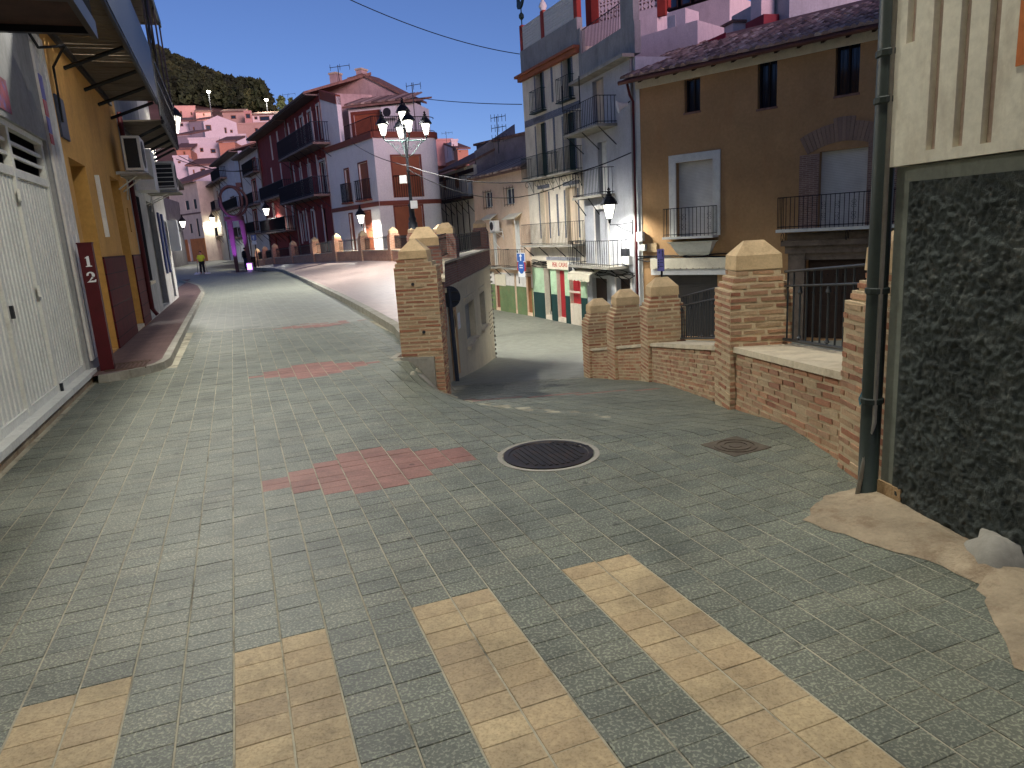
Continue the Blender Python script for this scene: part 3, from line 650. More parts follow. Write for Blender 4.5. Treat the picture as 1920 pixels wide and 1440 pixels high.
# far curved wall of the plaza
pw = thing('plaza_wall', 'long curved brick wall with capped pillars and railings round the plaza', 'brick wall', (-7.6, 41, 0.4))
PW = []
for px, Y, zb in ((905, 25.0, 0.34), (825, 28, .34), (776, 31, .4), (737, 36, .46), (680, 41, .44), (630, 44.5, .4), (588, 48, .3), (547, 53, .16), (512, 58, .05), (493, 63, -.12), (478, 68, -.26)):
    p = at(px, 440, Y); PW.append(Vector((p.x, p.y, zb)))
me_bar = MB(); me_bar.lathe((0, 0, 0), [(0.012, 0), (0.012, 1)], 4); ME_BAR = me_bar.mesh('bar', mats=('iron_black',))
for k, p in enumerate(PW):
    a = PW[max(0, k - 1)]; b = PW[min(len(PW) - 1, k + 1)]; dr = (b - a).xy.normalized()
    F = Frame(p.xy, p.xy + dr, (-20, 25))
    if k:
        mb = MB(); z = p.z
        mb.box(F, -0.27, 0.27, -0.27, 0.27, z - 0.4, z + 1.22).box(F, -0.24, 0.24, -0.24, 0.24, z + 1.217, z + 1.28).box(F, -0.21, 0.21, -0.21, 0.21, z + 1.277, z + 1.35)
        P = obj('pillar', mb, 'brick_wall_fine', pw); cap(F, -0.19, 0.19, -0.19, 0.19, z + 1.35, P, 0.12, 0.17)
    if k < len(PW) - 1:
        q = PW[k + 1]; G = Frame(p.xy, q.xy, (-20, 25)); L = G.L
        mb = MB(); z0, z1 = p.z, q.z
        mb.hexa([G.pt(.28, -.18, z0 - .4), G.pt(L - .28, -.18, z1 - .4), G.pt(L - .28, .18, z1 - .4), G.pt(.28, .18, z0 - .4), G.pt(.28, -.18, z0 + .5), G.pt(L - .28, -.18, z1 + .5), G.pt(L - .28, .18, z1 + .5), G.pt(.28, .18, z0 + .5)],
                [[(0, 0)] * 4, [(0, 0)] * 4, [(0, 0), (L, 0), (L, .9), (0, .9)], [(0, 0), (.4, 0), (.4, .9), (0, .9)], [(L, 0), (0, 0), (0, .9), (L, .9)], [(0, 0), (.4, 0), (.4, .9), (0, .9)]])
        pn = obj('panel', mb, 'brick_wall_fine', pw)
        mb = MB(); mb.hexa([G.pt(.28, -.22, z0 + .502), G.pt(L - .28, -.22, z1 + .502), G.pt(L - .28, .22, z1 + .502), G.pt(.28, .22, z0 + .502), G.pt(.28, -.22, z0 + .55), G.pt(L - .28, -.22, z1 + .55), G.pt(L - .28, .22, z1 + .55), G.pt(.28, .22, z0 + .55)])
        obj('coping', mb, 'coping', pn)
        mb = MB()
        for h, rr in ((0.62, .016), (1.15, .018)): mb.tube([G.pt(.28, 0, z0 + h), G.pt(L - .28, 0, z1 + h)], rr, 5)
        fr = obj('railing', mb, 'iron_black', pw); n = int(L / 0.17)
        for j in range(n):
            u = lerp(.3, L - .3, (j + .5) / n); put('bar', ME_BAR, fr, G.pt(u, 0, lerp(z0, z1, u / L) + .62), (0, 0, 0), (1, 1, .62))
# ---------------------------------------------------------------- house parts
surf('white_paint', (222, 222, 212), 0.6, 0.08, 3, (150, 148, 138), 0.3, 0.12, 60, 0.002)
surf('white_render', (216, 212, 204), 0.9, 0.12, 1.2, (150, 140, 128), 0.45, 0.25, 50, 0.003, 0, True)
surf('grey_render', (148, 148, 146), 0.92, 0.18, 1.2, (96, 94, 92), 0.5, 0.25, 50, 0.004, 0, True)
surf('ochre_render', (176, 140, 98), 0.92, 0.14, 0.8, (160, 116, 74), 0.4, 0.25, 45, 0.003, 0, True)
surf('yellow_render', (204, 156, 84), 0.92, 0.14, 1.0, (150, 110, 66), 0.4, 0.25, 45, 0.003, 0, True)
bricks('dado_red', (88, 28, 32), (82, 26, 30), (40, 18, 22), 0.55, 0.26, 0.008, 0.75, 'UV', None, 0.5, 0.5, 0.2)
surf('dark_red_paint', (80, 18, 24), 0.5, 0.2, 4, (60, 18, 20), 0.4, 0.12, 60, 0.002)
surf('dark_wood', (52, 36, 28), 0.6, 0.3, 3, None, 0, 0.4, 40, 0.004)
surf('mid_wood', (142, 96, 58), 0.6, 0.3, 3, (96, 62, 38), 0.4, 0.3, 40, 0.003)
surf('pale_wood', (196, 160, 122), 0.7, 0.2, 3, (150, 116, 84), 0.4, 0.3, 40, 0.003)
surf('soffit_board', (92, 82, 70), 0.85, 0.3, 2.5, (72, 62, 52), 0.5, 0.3, 40, 0.003)
surf('soffit_brown', (74, 52, 44), 0.85, 0.3, 2.5, (44, 36, 32), 0.5)
surf('steel_dark', (24, 27, 34), 0.45, 0.25, 3, (48, 44, 44), 0.3, 0.15, 60, 0.002, 0.2)
surf('plastic_white', (226, 226, 220), 0.5, 0.06, 4, (170, 166, 156), 0.3, 0.1, 60, 0.001)
surf('plastic_dark', (40, 42, 46), 0.6, 0.1, 4)
surf('cable_black', (18, 18, 20), 0.7, 0.1, 4, None, 0, 0)
surf('poster_print', (150, 60, 70), 0.6, 0.6, 5, (70, 90, 170), 0.9, 0)
surf('sign_blue', (36, 92, 168), 0.4, 0.06, 4, None, 0, 0)
surf('sign_white', (230, 232, 232), 0.4, 0.04, 4, None, 0, 0)
surf('sign_red', (176, 40, 36), 0.4, 0.06, 4, None, 0, 0)
surf('sign_purple', (112, 108, 176), 0.5, 0.1, 4, None, 0, 0)
surf('sign_back', (58, 64, 78), 0.5, 0.15, 4, None, 0, 0.1, 50, 0.001, 0.4)
slats('shutter_white', (214, 214, 210), 0.05); slats('shutter_grey', (150, 152, 150), 0.06); slats('shutter_red', (170, 34, 44), 0.09, 0.5); slats('shutter_brown', (120, 66, 48), 0.06); slats('shutter_dark', (52, 48, 48), 0.08); slats('shutter_cream', (206, 186, 160), 0.3, 0.7, 'X', 0.3, 0, 0.7)
surf('roof_clay', (138, 106, 94), 0.9, 0.35, 6, (92, 82, 78), 0.6, 0.4, 40, 0.006)
pieces('roof_tile', [(0, (120, 96, 88)), (0.4, (176, 150, 136)), (0.7, (92, 76, 72)), (1, (206, 186, 170))], 'object', 0.9, 60, 0.4, 0.004)
pieces('roof_tile_far', [(0, (120, 96, 88)), (0.4, (176, 150, 136)), (0.7, (92, 76, 72)), (1, (206, 186, 170))], 'attr', 0.9, 60, 0.4, 0.004)
def opening(F, root, o, kind, mat, rev=0.18, frame='white_paint', name=None, mull=1, fw=0.05):
    u0, u1, z0, z1 = o[:4]; d = -rev
    if kind == 'window':
        mb = MB(); mb.box(F, u0 + .004, u1 - .004, d - .03, d + .02, z0 + .004, z0 + fw).box(F, u0 + .004, u1 - .004, d - .03, d + .02, z1 - fw, z1 - .004)
        mb.box(F, u0 + .004, u0 + fw, d - .03, d + .02, z0 + fw, z1 - fw).box(F, u1 - fw, u1 - .004, d - .03, d + .02, z0 + fw, z1 - fw)
        for k in range(mull):
            uc = lerp(u0, u1, (k + 1) / (mull + 1)); mb.box(F, uc - fw * .5, uc + fw * .5, d - .03, d + .018, z0 + fw, z1 - fw)
        w_ = obj(name or 'window', mb, frame, root)
        mb = MB(); mb.box(F, u0, u1, d - .06, d - .04, z0, z1); obj('pane', mb, mat, w_); return w_
    mb = MB(); mb.box(F, u0, u1, d - .05, d, z0, z1); w_ = obj(name or kind, mb, mat, root)
    if kind == 'double_door':
        uc = (u0 + u1) / 2
        for a, b in ((u0 + .05, uc - .03), (uc + .03, u1 - .05)):
            h = z1 - z0; q = MB(); q.box(F, a, b, d, d + .018, z0 + .08 * h, z0 + .42 * h); obj('leaf_panel', q, mat, w_)
            q = MB(); q.box(F, a, b, d, d + .018, z0 + .48 * h, z0 + .93 * h); obj('leaf_panel', q, mat, w_)
    return w_
def surround(F, root, o, wd, pr, mat, bottom=True, name='surround'):
    u0, u1, z0, z1 = o[:4]; mb = MB(); mb.box(F, u0 - wd, u0, 0.001, pr, z0 - (wd if bottom else 0), z1 + wd).box(F, u1, u1 + wd, 0.001, pr, z0 - (wd if bottom else 0), z1 + wd).box(F, u0, u1, 0.001, pr, z1, z1 + wd)
    if bottom: mb.box(F, u0, u1, 0.001, pr, z0 - wd, z0)
    return obj(name, mb, mat, root)
BARS = {}
def bar_mesh(mat, r, sq=False):
    k = (mat, r, sq)
    if k not in BARS:
        b = MB(); b.lathe((0, 0, 0), [(r, 0), (r, 1)], 4 if sq else 5); BARS[k] = b.mesh('bar', mats=(mat,))
    return BARS[k]
def balcony(F, root, u0, u1, z, dep, h=1.0, n=14, slab='concrete_grey', rail='iron_black', th=0.1, braces=2, scroll=False, r=0.011, brace=0.55, label=None):
    mb = MB(); mb.box(F, u0, u1, 0.002, dep, z - th, z); b = obj('balcony', mb, slab, root)
    if label: b['label'] = label
    mb = MB(); e = 0.04
    for zz, nm in ((z + 0.08, 'lower_rail'), (z + h, 'handrail')):
        mb = MB(); mb.tube([F.pt(u0 + e, 0.0, zz), F.pt(u0 + e, dep - e, zz), F.pt(u1 - e, dep - e, zz), F.pt(u1 - e, 0.0, zz)], r * 1.25, 5); obj(nm, mb, rail, b)
    me = bar_mesh(rail, r)
    for k in range(n): put('bar', me, b, F.pt(lerp(u0 + e, u1 - e, k / (n - 1)), dep - e, z), (0, 0, 0), (1, 1, h))
    m = max(1, int(dep / ((u1 - u0) / n)))
    for k in range(m):
        for u in (u0 + e, u1 - e): put('bar', me, b, F.pt(u, dep * (k + .5) / (m + .5) * .95, z), (0, 0, 0), (1, 1, h))
    for k in range(braces):
        u = lerp(u0 + .12, u1 - .12, k / max(1, braces - 1)); q = MB()
        if scroll:
            pts = []
            for j in range(15):
                a = j / 14 * 1.7 * math.pi; rr = lerp(.05, .2, j / 14); pts.append(F.pt(u, dep * .55 - rr * math.cos(a) * .8, z - th - .26 - rr * math.sin(a) + .05))
            q.tube([F.pt(u, 0.02, z - th - .62), F.pt(u, 0.02, z - th - .02)], .013, 4); q.tube([F.pt(u, .02, z - th - .6)] + list(reversed(pts)), .012, 4)
        else: q.tube([F.pt(u, 0.0, z - th - brace), F.pt(u, dep * .85, z - th)], .022, 4)
        obj('brace', q, rail, b)
    return b
def pot_light(): pass
def lantern_parts(root, c, s=1.0, mat='iron_black', watts=60, color=(1, .97, .88)):
    """four-sided street lantern: base ring, four glazing bars, panes, hood, finial; c is the centre of the foot"""
    c = Vector(c); a0 = math.pi / 4
    mb = MB(); mb.lathe(c, [(.035 * s, -.1 * s), (.045 * s, -.02 * s), (.06 * s, 0), (.06 * s, .03 * s)], 8); obj('lantern_base', mb, mat, root)
    mb = MB()
    for k in range(4):
        a = a0 + k * math.pi / 2; dv = Vector((math.cos(a), math.sin(a), 0)); mb.tube([c + dv * .1 * s + Vector((0, 0, .03 * s)), c + dv * .24 * s + Vector((0, 0, .46 * s))], .013 * s, 4)
    obj('glazing_bar', mb, mat, root)
    mb = MB()
    for k in range(4):
        a, b = a0 + k * math.pi / 2, a0 + (k + 1) * math.pi / 2; A, B = Vector((math.cos(a), math.sin(a), 0)), Vector((math.cos(b), math.sin(b), 0))
        mb.face([c + A * .115 * s + Vector((0, 0, .04 * s)), c + B * .115 * s + Vector((0, 0, .04 * s)), c + B * .235 * s + Vector((0, 0, .46 * s)), c + A * .235 * s + Vector((0, 0, .46 * s))])
    obj('lantern_glass', mb, 'lamp_glass' if watts else 'pane_blue', root)
    mb = MB(); mb.lathe(c, [(.27 * s, .455 * s), (.28 * s, .48 * s), (.2 * s, .62 * s), (.12 * s, .7 * s), (.1 * s, .71 * s), (.1 * s, .76 * s), (.05 * s, .8 * s)], 8, a0); obj('hood', mb, mat, root)
    mb = MB(); mb.lathe(c, [(.05 * s, .8 * s), (.075 * s, .84 * s), (.03 * s, .88 * s), (.055 * s, .92 * s), (.01 * s, .98 * s)], 8); obj('finial', mb, mat, root)
    mb = MB(); mb.lathe(c, [(.02 * s, .4 * s), (.06 * s, .36 * s), (.05 * s, .28 * s), (.02 * s, .24 * s)], 8); obj('bulb', mb, 'lamp_bulb' if watts else 'plastic_white', root)
    if watts: lamp('light', root, c + Vector((0, 0, .3 * s)), watts, color, .13 * s, ((0, 0, -1), math.radians(158)))
m, nt_, n_, b_ = _new('lamp_glass'); out = n_['Material Output']; tr = _node(nt_, 'ShaderNodeBsdfTransparent'); em = _node(nt_, 'ShaderNodeEmission'); ad = _node(nt_, 'ShaderNodeAddShader')
tr.inputs[0].default_value = (.9, .9, .9, 1); em.inputs[0].default_value = lin((255, 250, 232)); em.inputs[1].default_value = 3.0
nt_.links.new(tr.outputs[0], ad.inputs[0]); nt_.links.new(em.outputs[0], ad.inputs[1]); nt_.links.new(ad.outputs[0], out.inputs[0]); n_.remove(b_)
glow('lamp_bulb', (255, 248, 230), 60)
def wall_lantern(label, F, u, z, arm=0.75, s=1.0, watts=60, mat='iron_black', color=(1, .97, .88), group='wall lanterns on the houses'):
    root = thing('wall_lantern', label, 'street lamp', F.pt(u, 0, z), group)
    foot = F.pt(u, arm, z)
    mb = MB(); mb.tube([F.pt(u, 0.0, z - .02), F.pt(u, arm * .5, z - .07), F.pt(u, arm - .03, z - .07), F.pt(u, arm, z + .0)], .02, 6); mb.tube([F.pt(u, 0.0, z - .42), F.pt(u, arm * .35, z - .3), F.pt(u, arm * .72, z - .08)], .015, 5)
    mb.tube([F.pt(u, .012, z - .5), F.pt(u, .012, z + .08)], .025, 5); obj('bracket', mb, mat, root)
    for k in range(3):
        pts = []
        for j in range(12):
            a = j / 11 * 1.8 * math.pi; r = .02 + .05 * j / 11; pts.append(F.pt(u, .14 + k * .13 * arm + r * math.cos(a), z - .16 + r * math.sin(a) + k * .015))
        q = MB(); q.tube(pts, .008, 4); obj('scroll', q, mat, root)
    lantern_parts(root, foot + Vector((0, 0, .1 * s)), s, mat, watts, color); return root
def air_con(F, u0, z0, d0=0.18, w=0.8, h=0.56, dp=0.3, label='', end_dark=True, tray=True, fins=True):
    root = thing('air_conditioner', label, 'air conditioner', F.pt(u0, 0, z0), 'air conditioner units on the walls')
    mb = MB(); mb.box(F, u0, u0 + w, d0, d0 + dp, z0, z0 + h); body = obj('case', mb, 'plastic_white', root)
    mb = MB(); c = F.pt(u0 + w * .38, d0 + dp + .004, z0 + h * .5); ring = []
    for k in range(24):
        a = 2 * math.pi * k / 24; ring.append(F.pt(u0 + w * .38 + h * .4 * math.cos(a), d0 + dp + .002, z0 + h * .5 + h * .4 * math.sin(a)))
    off = F.pt(0, .008, 0) - F.pt(0, 0, 0); mb.prism(ring, off); obj('fan_grille', mb, 'plastic_dark', body)
    if end_dark:
        mb = MB(); mb.box(F, u0 - .008, u0 - .001, d0 + .04, d0 + dp - .05, z0 + .05, z0 + h - .05); e = obj('coil', mb, 'plastic_dark', body)
        for k in range(6 if fins else 0):
            q = MB(); zz = z0 + .09 + k * (h - .16) / 5; q.box(F, u0 - .016, u0 - .009, d0 + .03, d0 + dp - .04, zz - .008, zz + .008); obj('fin', q, 'plastic_white', body)
    for u in (u0 + .1, u0 + w - .1):
        mb = MB(); mb.box(F, u - .02, u + .02, 0.0, d0 + dp, z0 - .06, z0 - .004); mb.tube([F.pt(u, 0, z0 - .35), F.pt(u, d0 + dp * .7, z0 - .05)], .014, 4); obj('bracket', mb, 'plastic_white', root)
    if tray:
        mb = MB(); mb.box(F, u0 - .06, u0 + w + .06, 0.08, d0 + dp + .08, z0 - .1, z0 - .064); obj('tray', mb, 'concrete_grey', root)
    mb = MB(); mb.tube([F.pt(u0 + w, d0 + .1, z0 + .15), F.pt(u0 + w + .12, .1, z0 + .1), F.pt(u0 + w + .14, .03, z0 - .5)], .02, 5); obj('hose', mb, 'plastic_white', root)
    return root
def house(name, label, F, u0, u1, z0, z1, mat, ops=(), rev=0.18, back=5.0, group=None, top=True, cat='house'):
    root = thing(name, label, cat, F.pt((u0 + u1) / 2, 0, z0), group)
    mb = MB(); mb.wall(F, u0, u1, z0, z1, [o[:4] for o in ops], rev, back, top); obj('wall', mb, mat, root); return root
def cable(label, pts, r=0.012, sag=0.0, name='cable'):
    P = []
    for a, b in zip(pts, pts[1:]):
        a, b = Vector(a), Vector(b); n = 14
        for k in range(n): q = a.lerp(b, k / n); q.z -= sag * 4 * (k / n) * (1 - k / n); P.append(q)
    P.append(Vector(pts[-1])); mb = MB(); mb.tube(P, r, 4)
    o = obj(name, mb, 'cable_black', None, False, P[0]); return tag(o, label, 'cable', 'overhead cables')
# ---------------------------------------------------------------- left: garage house
r = thing('garage_house', 'grey rendered house with a white corrugated garage door and balcony', 'house', FL.pt(8, 0, 0))
DO = (2.6, 10.52, 0.12, 3.02)
mb = MB(); mb.wall(FL, -4.0, 11.34, -0.3, 9.5, [DO], 0.14, 6.0); obj('wall', mb, 'grey_render', r)
mb = MB()
for (u0, u1) in ((10.62, 10.8), (10.86, 11.06), (11.1, 11.28)): mb.box(FL, u0, u1, 0.001, 0.03, 0.25, 4.35)
obj('pilaster', mb, 'white_render', r)
mb = MB(); mb.box(FL, 2.5, 10.62, -0.13, 0.06, 0.085, 0.15); obj('sill', mb, 'white_paint', r)
mb = MB(); mb.box(FL, 2.5, 10.66, -0.13, 0.035, -0.2, 0.084); obj('plinth', mb, 'concrete', r)
gd = thing('garage_door', None, None, FL.pt(6, 0, 0)); gd.parent = r; gd.location = FL.pt(6, 0, 0) - ORG[r.name]
dd = -0.09
posts = [2.65, 4.3, 5.95, FL.at(70, 780)[0], FL.at(122, 735)[0], 10.47]
for u in posts:
    mb = MB(); mb.box(FL, u - .045, u + .045, dd - .03, dd + .045, .15, 3.0); obj('post', mb, 'white_paint', gd)
mb = MB(); mb.box(FL, 2.6, 10.52, dd - .02, dd + .05, 2.96, 3.02); obj('top_rail', mb, 'white_paint', gd)
mb = MB(); mb.box(FL, 2.6, 10.52, dd - .02, dd + .042, 2.46, 2.55); obj('mid_rail', mb, 'white_paint', gd)
mb = MB(); mb.box(FL, 2.6, 10.52, dd - .02, dd + .04, .15, .23); obj('bottom_rail', mb, 'white_paint', gd)
for k in (1, 2):
    mb = MB(); z = 2.55 + k * .137; mb.box(FL, 2.6, 10.52, dd - .01, dd + .02, z - .018, z + .018); obj('vent_bar', mb, 'white_paint', gd)
mb = MB(); mb.box(FL, 2.6, 10.52, -0.6, -0.55, 2.5, 3.02); obj('vent_shade_sheet', mb, 'plastic_dark', gd)  # dark sheet painted as the shade of the open garage behind
for a, b in zip(posts, posts[1:]):
    mb = MB(); n = max(2, int((b - a - .09) / .125)); w_ = (b - a - .09) / n
    for k in range(n):
        u = a + .045 + k * w_; pr = [(0, 0), (.1, .028), (.72, .028), (.82, 0), (1, 0)]
        for (p, q) in zip(pr, pr[1:]):
            mb.face([FL.pt(u + p[0] * w_, dd + p[1] - .01, .2), FL.pt(u + q[0] * w_, dd + q[1] - .01, .2), FL.pt(u + q[0] * w_, dd + q[1] - .01, 2.5), FL.pt(u + p[0] * w_, dd + p[1] - .01, 2.5)])
    obj('corrugated_panel', mb, 'white_paint', gd)
for (px, py) in ((30, 585), (43, 365), (80, 545), (122, 728)):
    u, z = FL.at(px, py); mb = MB(); mb.box(FL, u - .02, u + .02, dd + .046, dd + .075, z - .06, z + .06); obj('lock', mb, 'plastic_dark' if py in (585, 728) else 'white_paint', gd)
# poster and plates
def plate(name, label, cat, F, o, d0, d1, mat, group=None, rot=0):
    t_ = MB(); t_.box(F, o[0], o[1], d0, d1, o[2], o[3]); q = obj(name, t_, mat, None, False, F.pt((o[0] + o[1]) / 2, d0, o[2])); return tag(q, label, cat, group)
plate('poster', 'red and blue poster on the wall above garage door', 'poster', FL, FL.rect(-60, 100, 22, 215), .001, .006, 'poster_print')
sg = thing('notice_plate', 'tall faded purple and red notice plate beside garage door', 'sign', FL.pt(10.7, 0, 3))
for k, (z0, z1, mt) in enumerate(((3.0, 3.12, 'sign_red'), (3.13, 3.32, 'sign_purple'), (3.33, 3.52, 'sign_red'), (3.53, 3.82, 'sign_purple'))):
    mb = MB(); mb.box(FL, 10.62, 10.8, .031, .038, z0, z1); obj('field', mb, mt, sg)
# first balcony slab overhead
b = thing('balcony_deck', None, None, FL.pt(6, 0, 3.98)); b.parent = r; b.location = FL.pt(6, 0, 3.98) - ORG[r.name]
for k in range(9):
    mb = MB(); u = -1.0 + k * 1.14; mb.box(FL, u + .01, u + 1.13, .002, .8, 4.0, 4.05); obj('soffit_panel', mb, 'soffit_brown', b)
for u in [-1 + 1.14 * k for k in range(10)]:
    mb = MB(); mb.box(FL, u - .035, u + .035, .0, .84, 3.93, 4.0); obj('joist', mb, 'steel_dark', b)
mb = MB(); mb.box(FL, -1.05, 9.32, .84, .9, 3.9, 4.08); obj('edge_beam', mb, 'steel_dark', b)
mb = MB(); mb.tube([FL.pt(-1, .87, 5.0), FL.pt(9.3, .87, 5.0)], .025, 5); obj('handrail', mb, 'steel_dark', b)
for k in range(40): put('bar', bar_mesh('steel_dark', .012), b, FL.pt(5.2 + k * .105, .87, 4.08), (0, 0, 0), (1, 1, .92))
mb = MB(); mb.tube([FL.pt(9.9, .02, 4.4), FL.pt(10.8, .06, 4.15), FL.pt(11.1, .3, 4.25), FL.pt(11.6, .05, 4.1), FL.pt(11.6, .04, 3.4)], .018, 5); tag(obj('cable', mb, 'cable_black', None, False, FL.pt(10.8, 0, 4.15)), 'looped black cable hanging under balcony above garage door', 'cable', 'overhead cables')
# number post
np_ = thing('number_post', 'dark red post with white house number by kerb', 'post', FL.pt(10.72, .1, .1))
FN = Frame(FL.pt(10.62, .1, 0).xy, FL.pt(10.62, .265, 0).xy, (0, 0)); NL = FN.L
mb = MB(); mb.box(FN, 0, NL, -.12, 0, .02, 1.76); obj('shaft', mb, 'dark_red_paint', np_)
mb = MB(); mb.box(FN, -.008, NL + .008, -.128, .008, 1.76, 1.78); obj('top_cap', mb, 'dark_red_paint', np_)
def glyph(strokes, u, z, s, mat, root, name):
    mb = MB()
    for poly in strokes: mb.prism([FN.pt(u + x * s, .001, z + y * s) for x, y in poly], FN.pt(0, .003, 0) - FN.pt(0, 0, 0))
    obj(name, mb, mat, root)
glyph([[(.3, .1), (.55, .1), (.55, 1), (.42, 1), (.2, .86), (.2, .78), (.3, .82)], [(.16, 0), (.7, 0), (.7, .07), (.55, .1), (.3, .1), (.16, .07)]], .035, 1.47, .135, 'sign_white', np_, 'numeral')
arc = [(.5 + .36 * math.cos(a), .68 + .32 * math.sin(a)) for a in [math.radians(k) for k in range(190, -41, -23)]]; arc2 = [(.47 + .14 * math.cos(a), .68 + .2 * math.sin(a)) for a in [math.radians(k) for k in range(-40, 191, 23)]]
glyph([arc + arc2, [(.72, .42), (.3, .1), (.12, .02), (.12, 0), (.3, .14), (.56, .5)], [(.1, 0), (.86, 0), (.92, .24), (.84, .24), (.74, .16), (.3, .14)]], .025, 1.27, .135, 'sign_white', np_, 'numeral')
# left: yellow house with red dado and boarded balcony
D1 = (11.76, 13.0, 0.12, 2.97); D2 = (15.44, 16.62, 0.12, 3.05); W1 = (17.15, 17.35, 2.05, 2.55)
r = house('yellow_house', 'yellow house with dark red dado and a long boarded balcony', FL, 11.345, 18.05, -0.1, 9.2, 'yellow_render', [D1, D2, W1], 0.3, 6.0)
opening(FL, r, D1, 'door', 'steel_dark', 0.28); opening(FL, r, D2, 'door', 'dark_wood', 0.28); opening(FL, r, W1, 'window', 'pane_dark', 0.12, 'white_paint', None, 0, .03)
for a, b in ((11.36, 11.75), (13.01, 15.43), (16.63, 17.98)):
    mb = MB(); mb.box(FL, a, b, .001, .03, .1, 1.58); obj('dado', mb, 'dado_red', r)
mb = MB(); mb.box(FL, 15.46, 16.6, -.1, .02, .1, .16); obj('doorstep', mb, 'coping', r)
mb = MB(); mb.tube([FL.pt(18.02, .07, 4.6), FL.pt(18.02, .07, .35), FL.pt(18.02, .16, .2)], .05, 8); obj('downpipe', mb, 'dark_red_paint', r)
mb = MB(); mb.box(FL, 13.7, 13.78, .001, .06, 1.9, 2.9); obj('meter_box', mb, 'plastic_white', r)
def deck(root, u0, u1, z, dep, pitch, sheet=None, struts=(), drop=.36):
    b = thing('balcony', None, None, FL.pt(u0, 0, z)); b.parent = root; b.location = FL.pt(u0, 0, z) - ORG[root.name]
    n = int((u1 - u0) / pitch)
    pm = MB(); pm.abox(-.5, .5, -.5, .5, -.5, .5); me = pm.mesh('plank', mats=('soffit_board',))
    for k in range(n):
        u = u0 + (k + .5) * (u1 - u0) / n; p = FL.pt(u, dep / 2, z + .02 + RND.uniform(-.004, .004))
        put('plank', me, b, p, (RND.gauss(0, .006), 0, math.atan2(FL.u.y, FL.u.x)), ((u1 - u0) / n - .018, dep - .02, .03))
    mb = MB(); mb.box(FL, u0, u1, dep, dep + .05, z - .06, z + .1); obj('edge_beam', mb, 'steel_dark', b)
    mb = MB(); mb.box(FL, u0, u1, .002, .05, z - .1, z + .0); obj('ledger', mb, 'steel_dark', b)
    if sheet:
        mb = MB(); mb.box(FL, sheet[0], sheet[1], dep + .05, dep + .065, z - .02, z + sheet[2]); obj('metal_sheet', mb, 'steel_dark', b)
    for u in struts:
        mb = MB(); mb.tube([FL.pt(u, .0, z - drop), FL.pt(u, dep * .97, z - .05)], .032, 5); obj('strut', mb, 'steel_dark', b)
    return b
deck(r, 10.45, 17.25, 4.68, .86, .21, (10.45, 17.2, 1.05), (12.7, 14.26, 15.6, 17.1))
air_con(FL, 16.35, 3.22, .2, .85, .66, .32, 'white air conditioner with dark coil on yellow wall under balcony', True, True, False)
plate('name_plaque', 'small dark slate plaque on yellow wall beside white pilaster', 'plaque', FL, (11.5, 12.0, 3.2, 3.75), .001, .03, 'sign_back')
# left: grey house with balcony frames
u0, z0 = FL.at(254, 366); u1, z1 = FL.at(268, 480)
D3 = (FL.at(304, 562)[0], FL.at(316, 557)[0], .12, 2.95); W3 = (18.4, 19.35, .95, 2.9); W4 = (D3[1] + .5, D3[1] + 1.15, 1.0, 2.8)
r = house('grey_house', 'narrow grey house with barred window, dark door and plank balcony', FL, 18.055, 23.4, -0.1, 9.0, 'grey_render', [W3, D3, W4], 0.16, 6.0)
opening(FL, r, W3, 'window', 'pane_dark', .14, 'steel_dark'); opening(FL, r, D3, 'door', 'steel_dark', .14); opening(FL, r, W4, 'window', 'pane_dark', .12, 'steel_dark')
for k in range(7): put('grille_bar', bar_mesh('iron_black', .012), r, FL.pt(18.44 + k * .145, .04, .95), (0, 0, 0), (1, 1, 1.95))
mb = MB(); mb.box(FL, 18.35, 19.4, .001, .1, .87, .94); obj('sill', mb, 'coping', r)
deck(r, 18.1, 22.7, 4.42, .86, .16, (18.1, 22.7, .25), (18.4, 19.6, 20.8, 21.8, 22.6), .45)
mb = MB()
bf = thing('balcony_frame', None, None, FL.pt(18.1, .9, 4.5)); bf.parent = r; bf.location = FL.pt(18.1, .9, 4.5) - ORG[r.name]
for k in range(13):
    mb = MB(); u = 17.3 + k * .45; mb.box(FL, u - .02, u + .02, .9, .94, 4.4, 7.6 if k % 4 == 0 else 5.5); obj('upright', mb, 'steel_dark', bf)
for z in (5.45, 5.05, 7.55):
    mb = MB(); mb.box(FL, 17.3, 22.7, .945, .965, z, z + .04); obj('rail', mb, 'steel_dark', bf)
mb = MB(); mb.tube([FL.pt(17.3, .92, 5.5), FL.pt(19.1, .92, 7.5)], .02, 4); mb.tube([FL.pt(19.1, .92, 5.5), FL.pt(17.3, .92, 7.5)], .02, 4); obj('cross_brace', mb, 'steel_dark', bf)
deck(r, 17.3, 22.7, 7.6, .92, .2, None, (), .3)
mb = MB(); mb.box(FL, 18.6, 19.5, .1, .5, 3.0, 3.9); obj('meter_cupboard', mb, 'plastic_white', r)
air_con(FL, 21.3, 3.2, .3, .8, .72, .5, 'white air conditioner with louvred end on grey house')
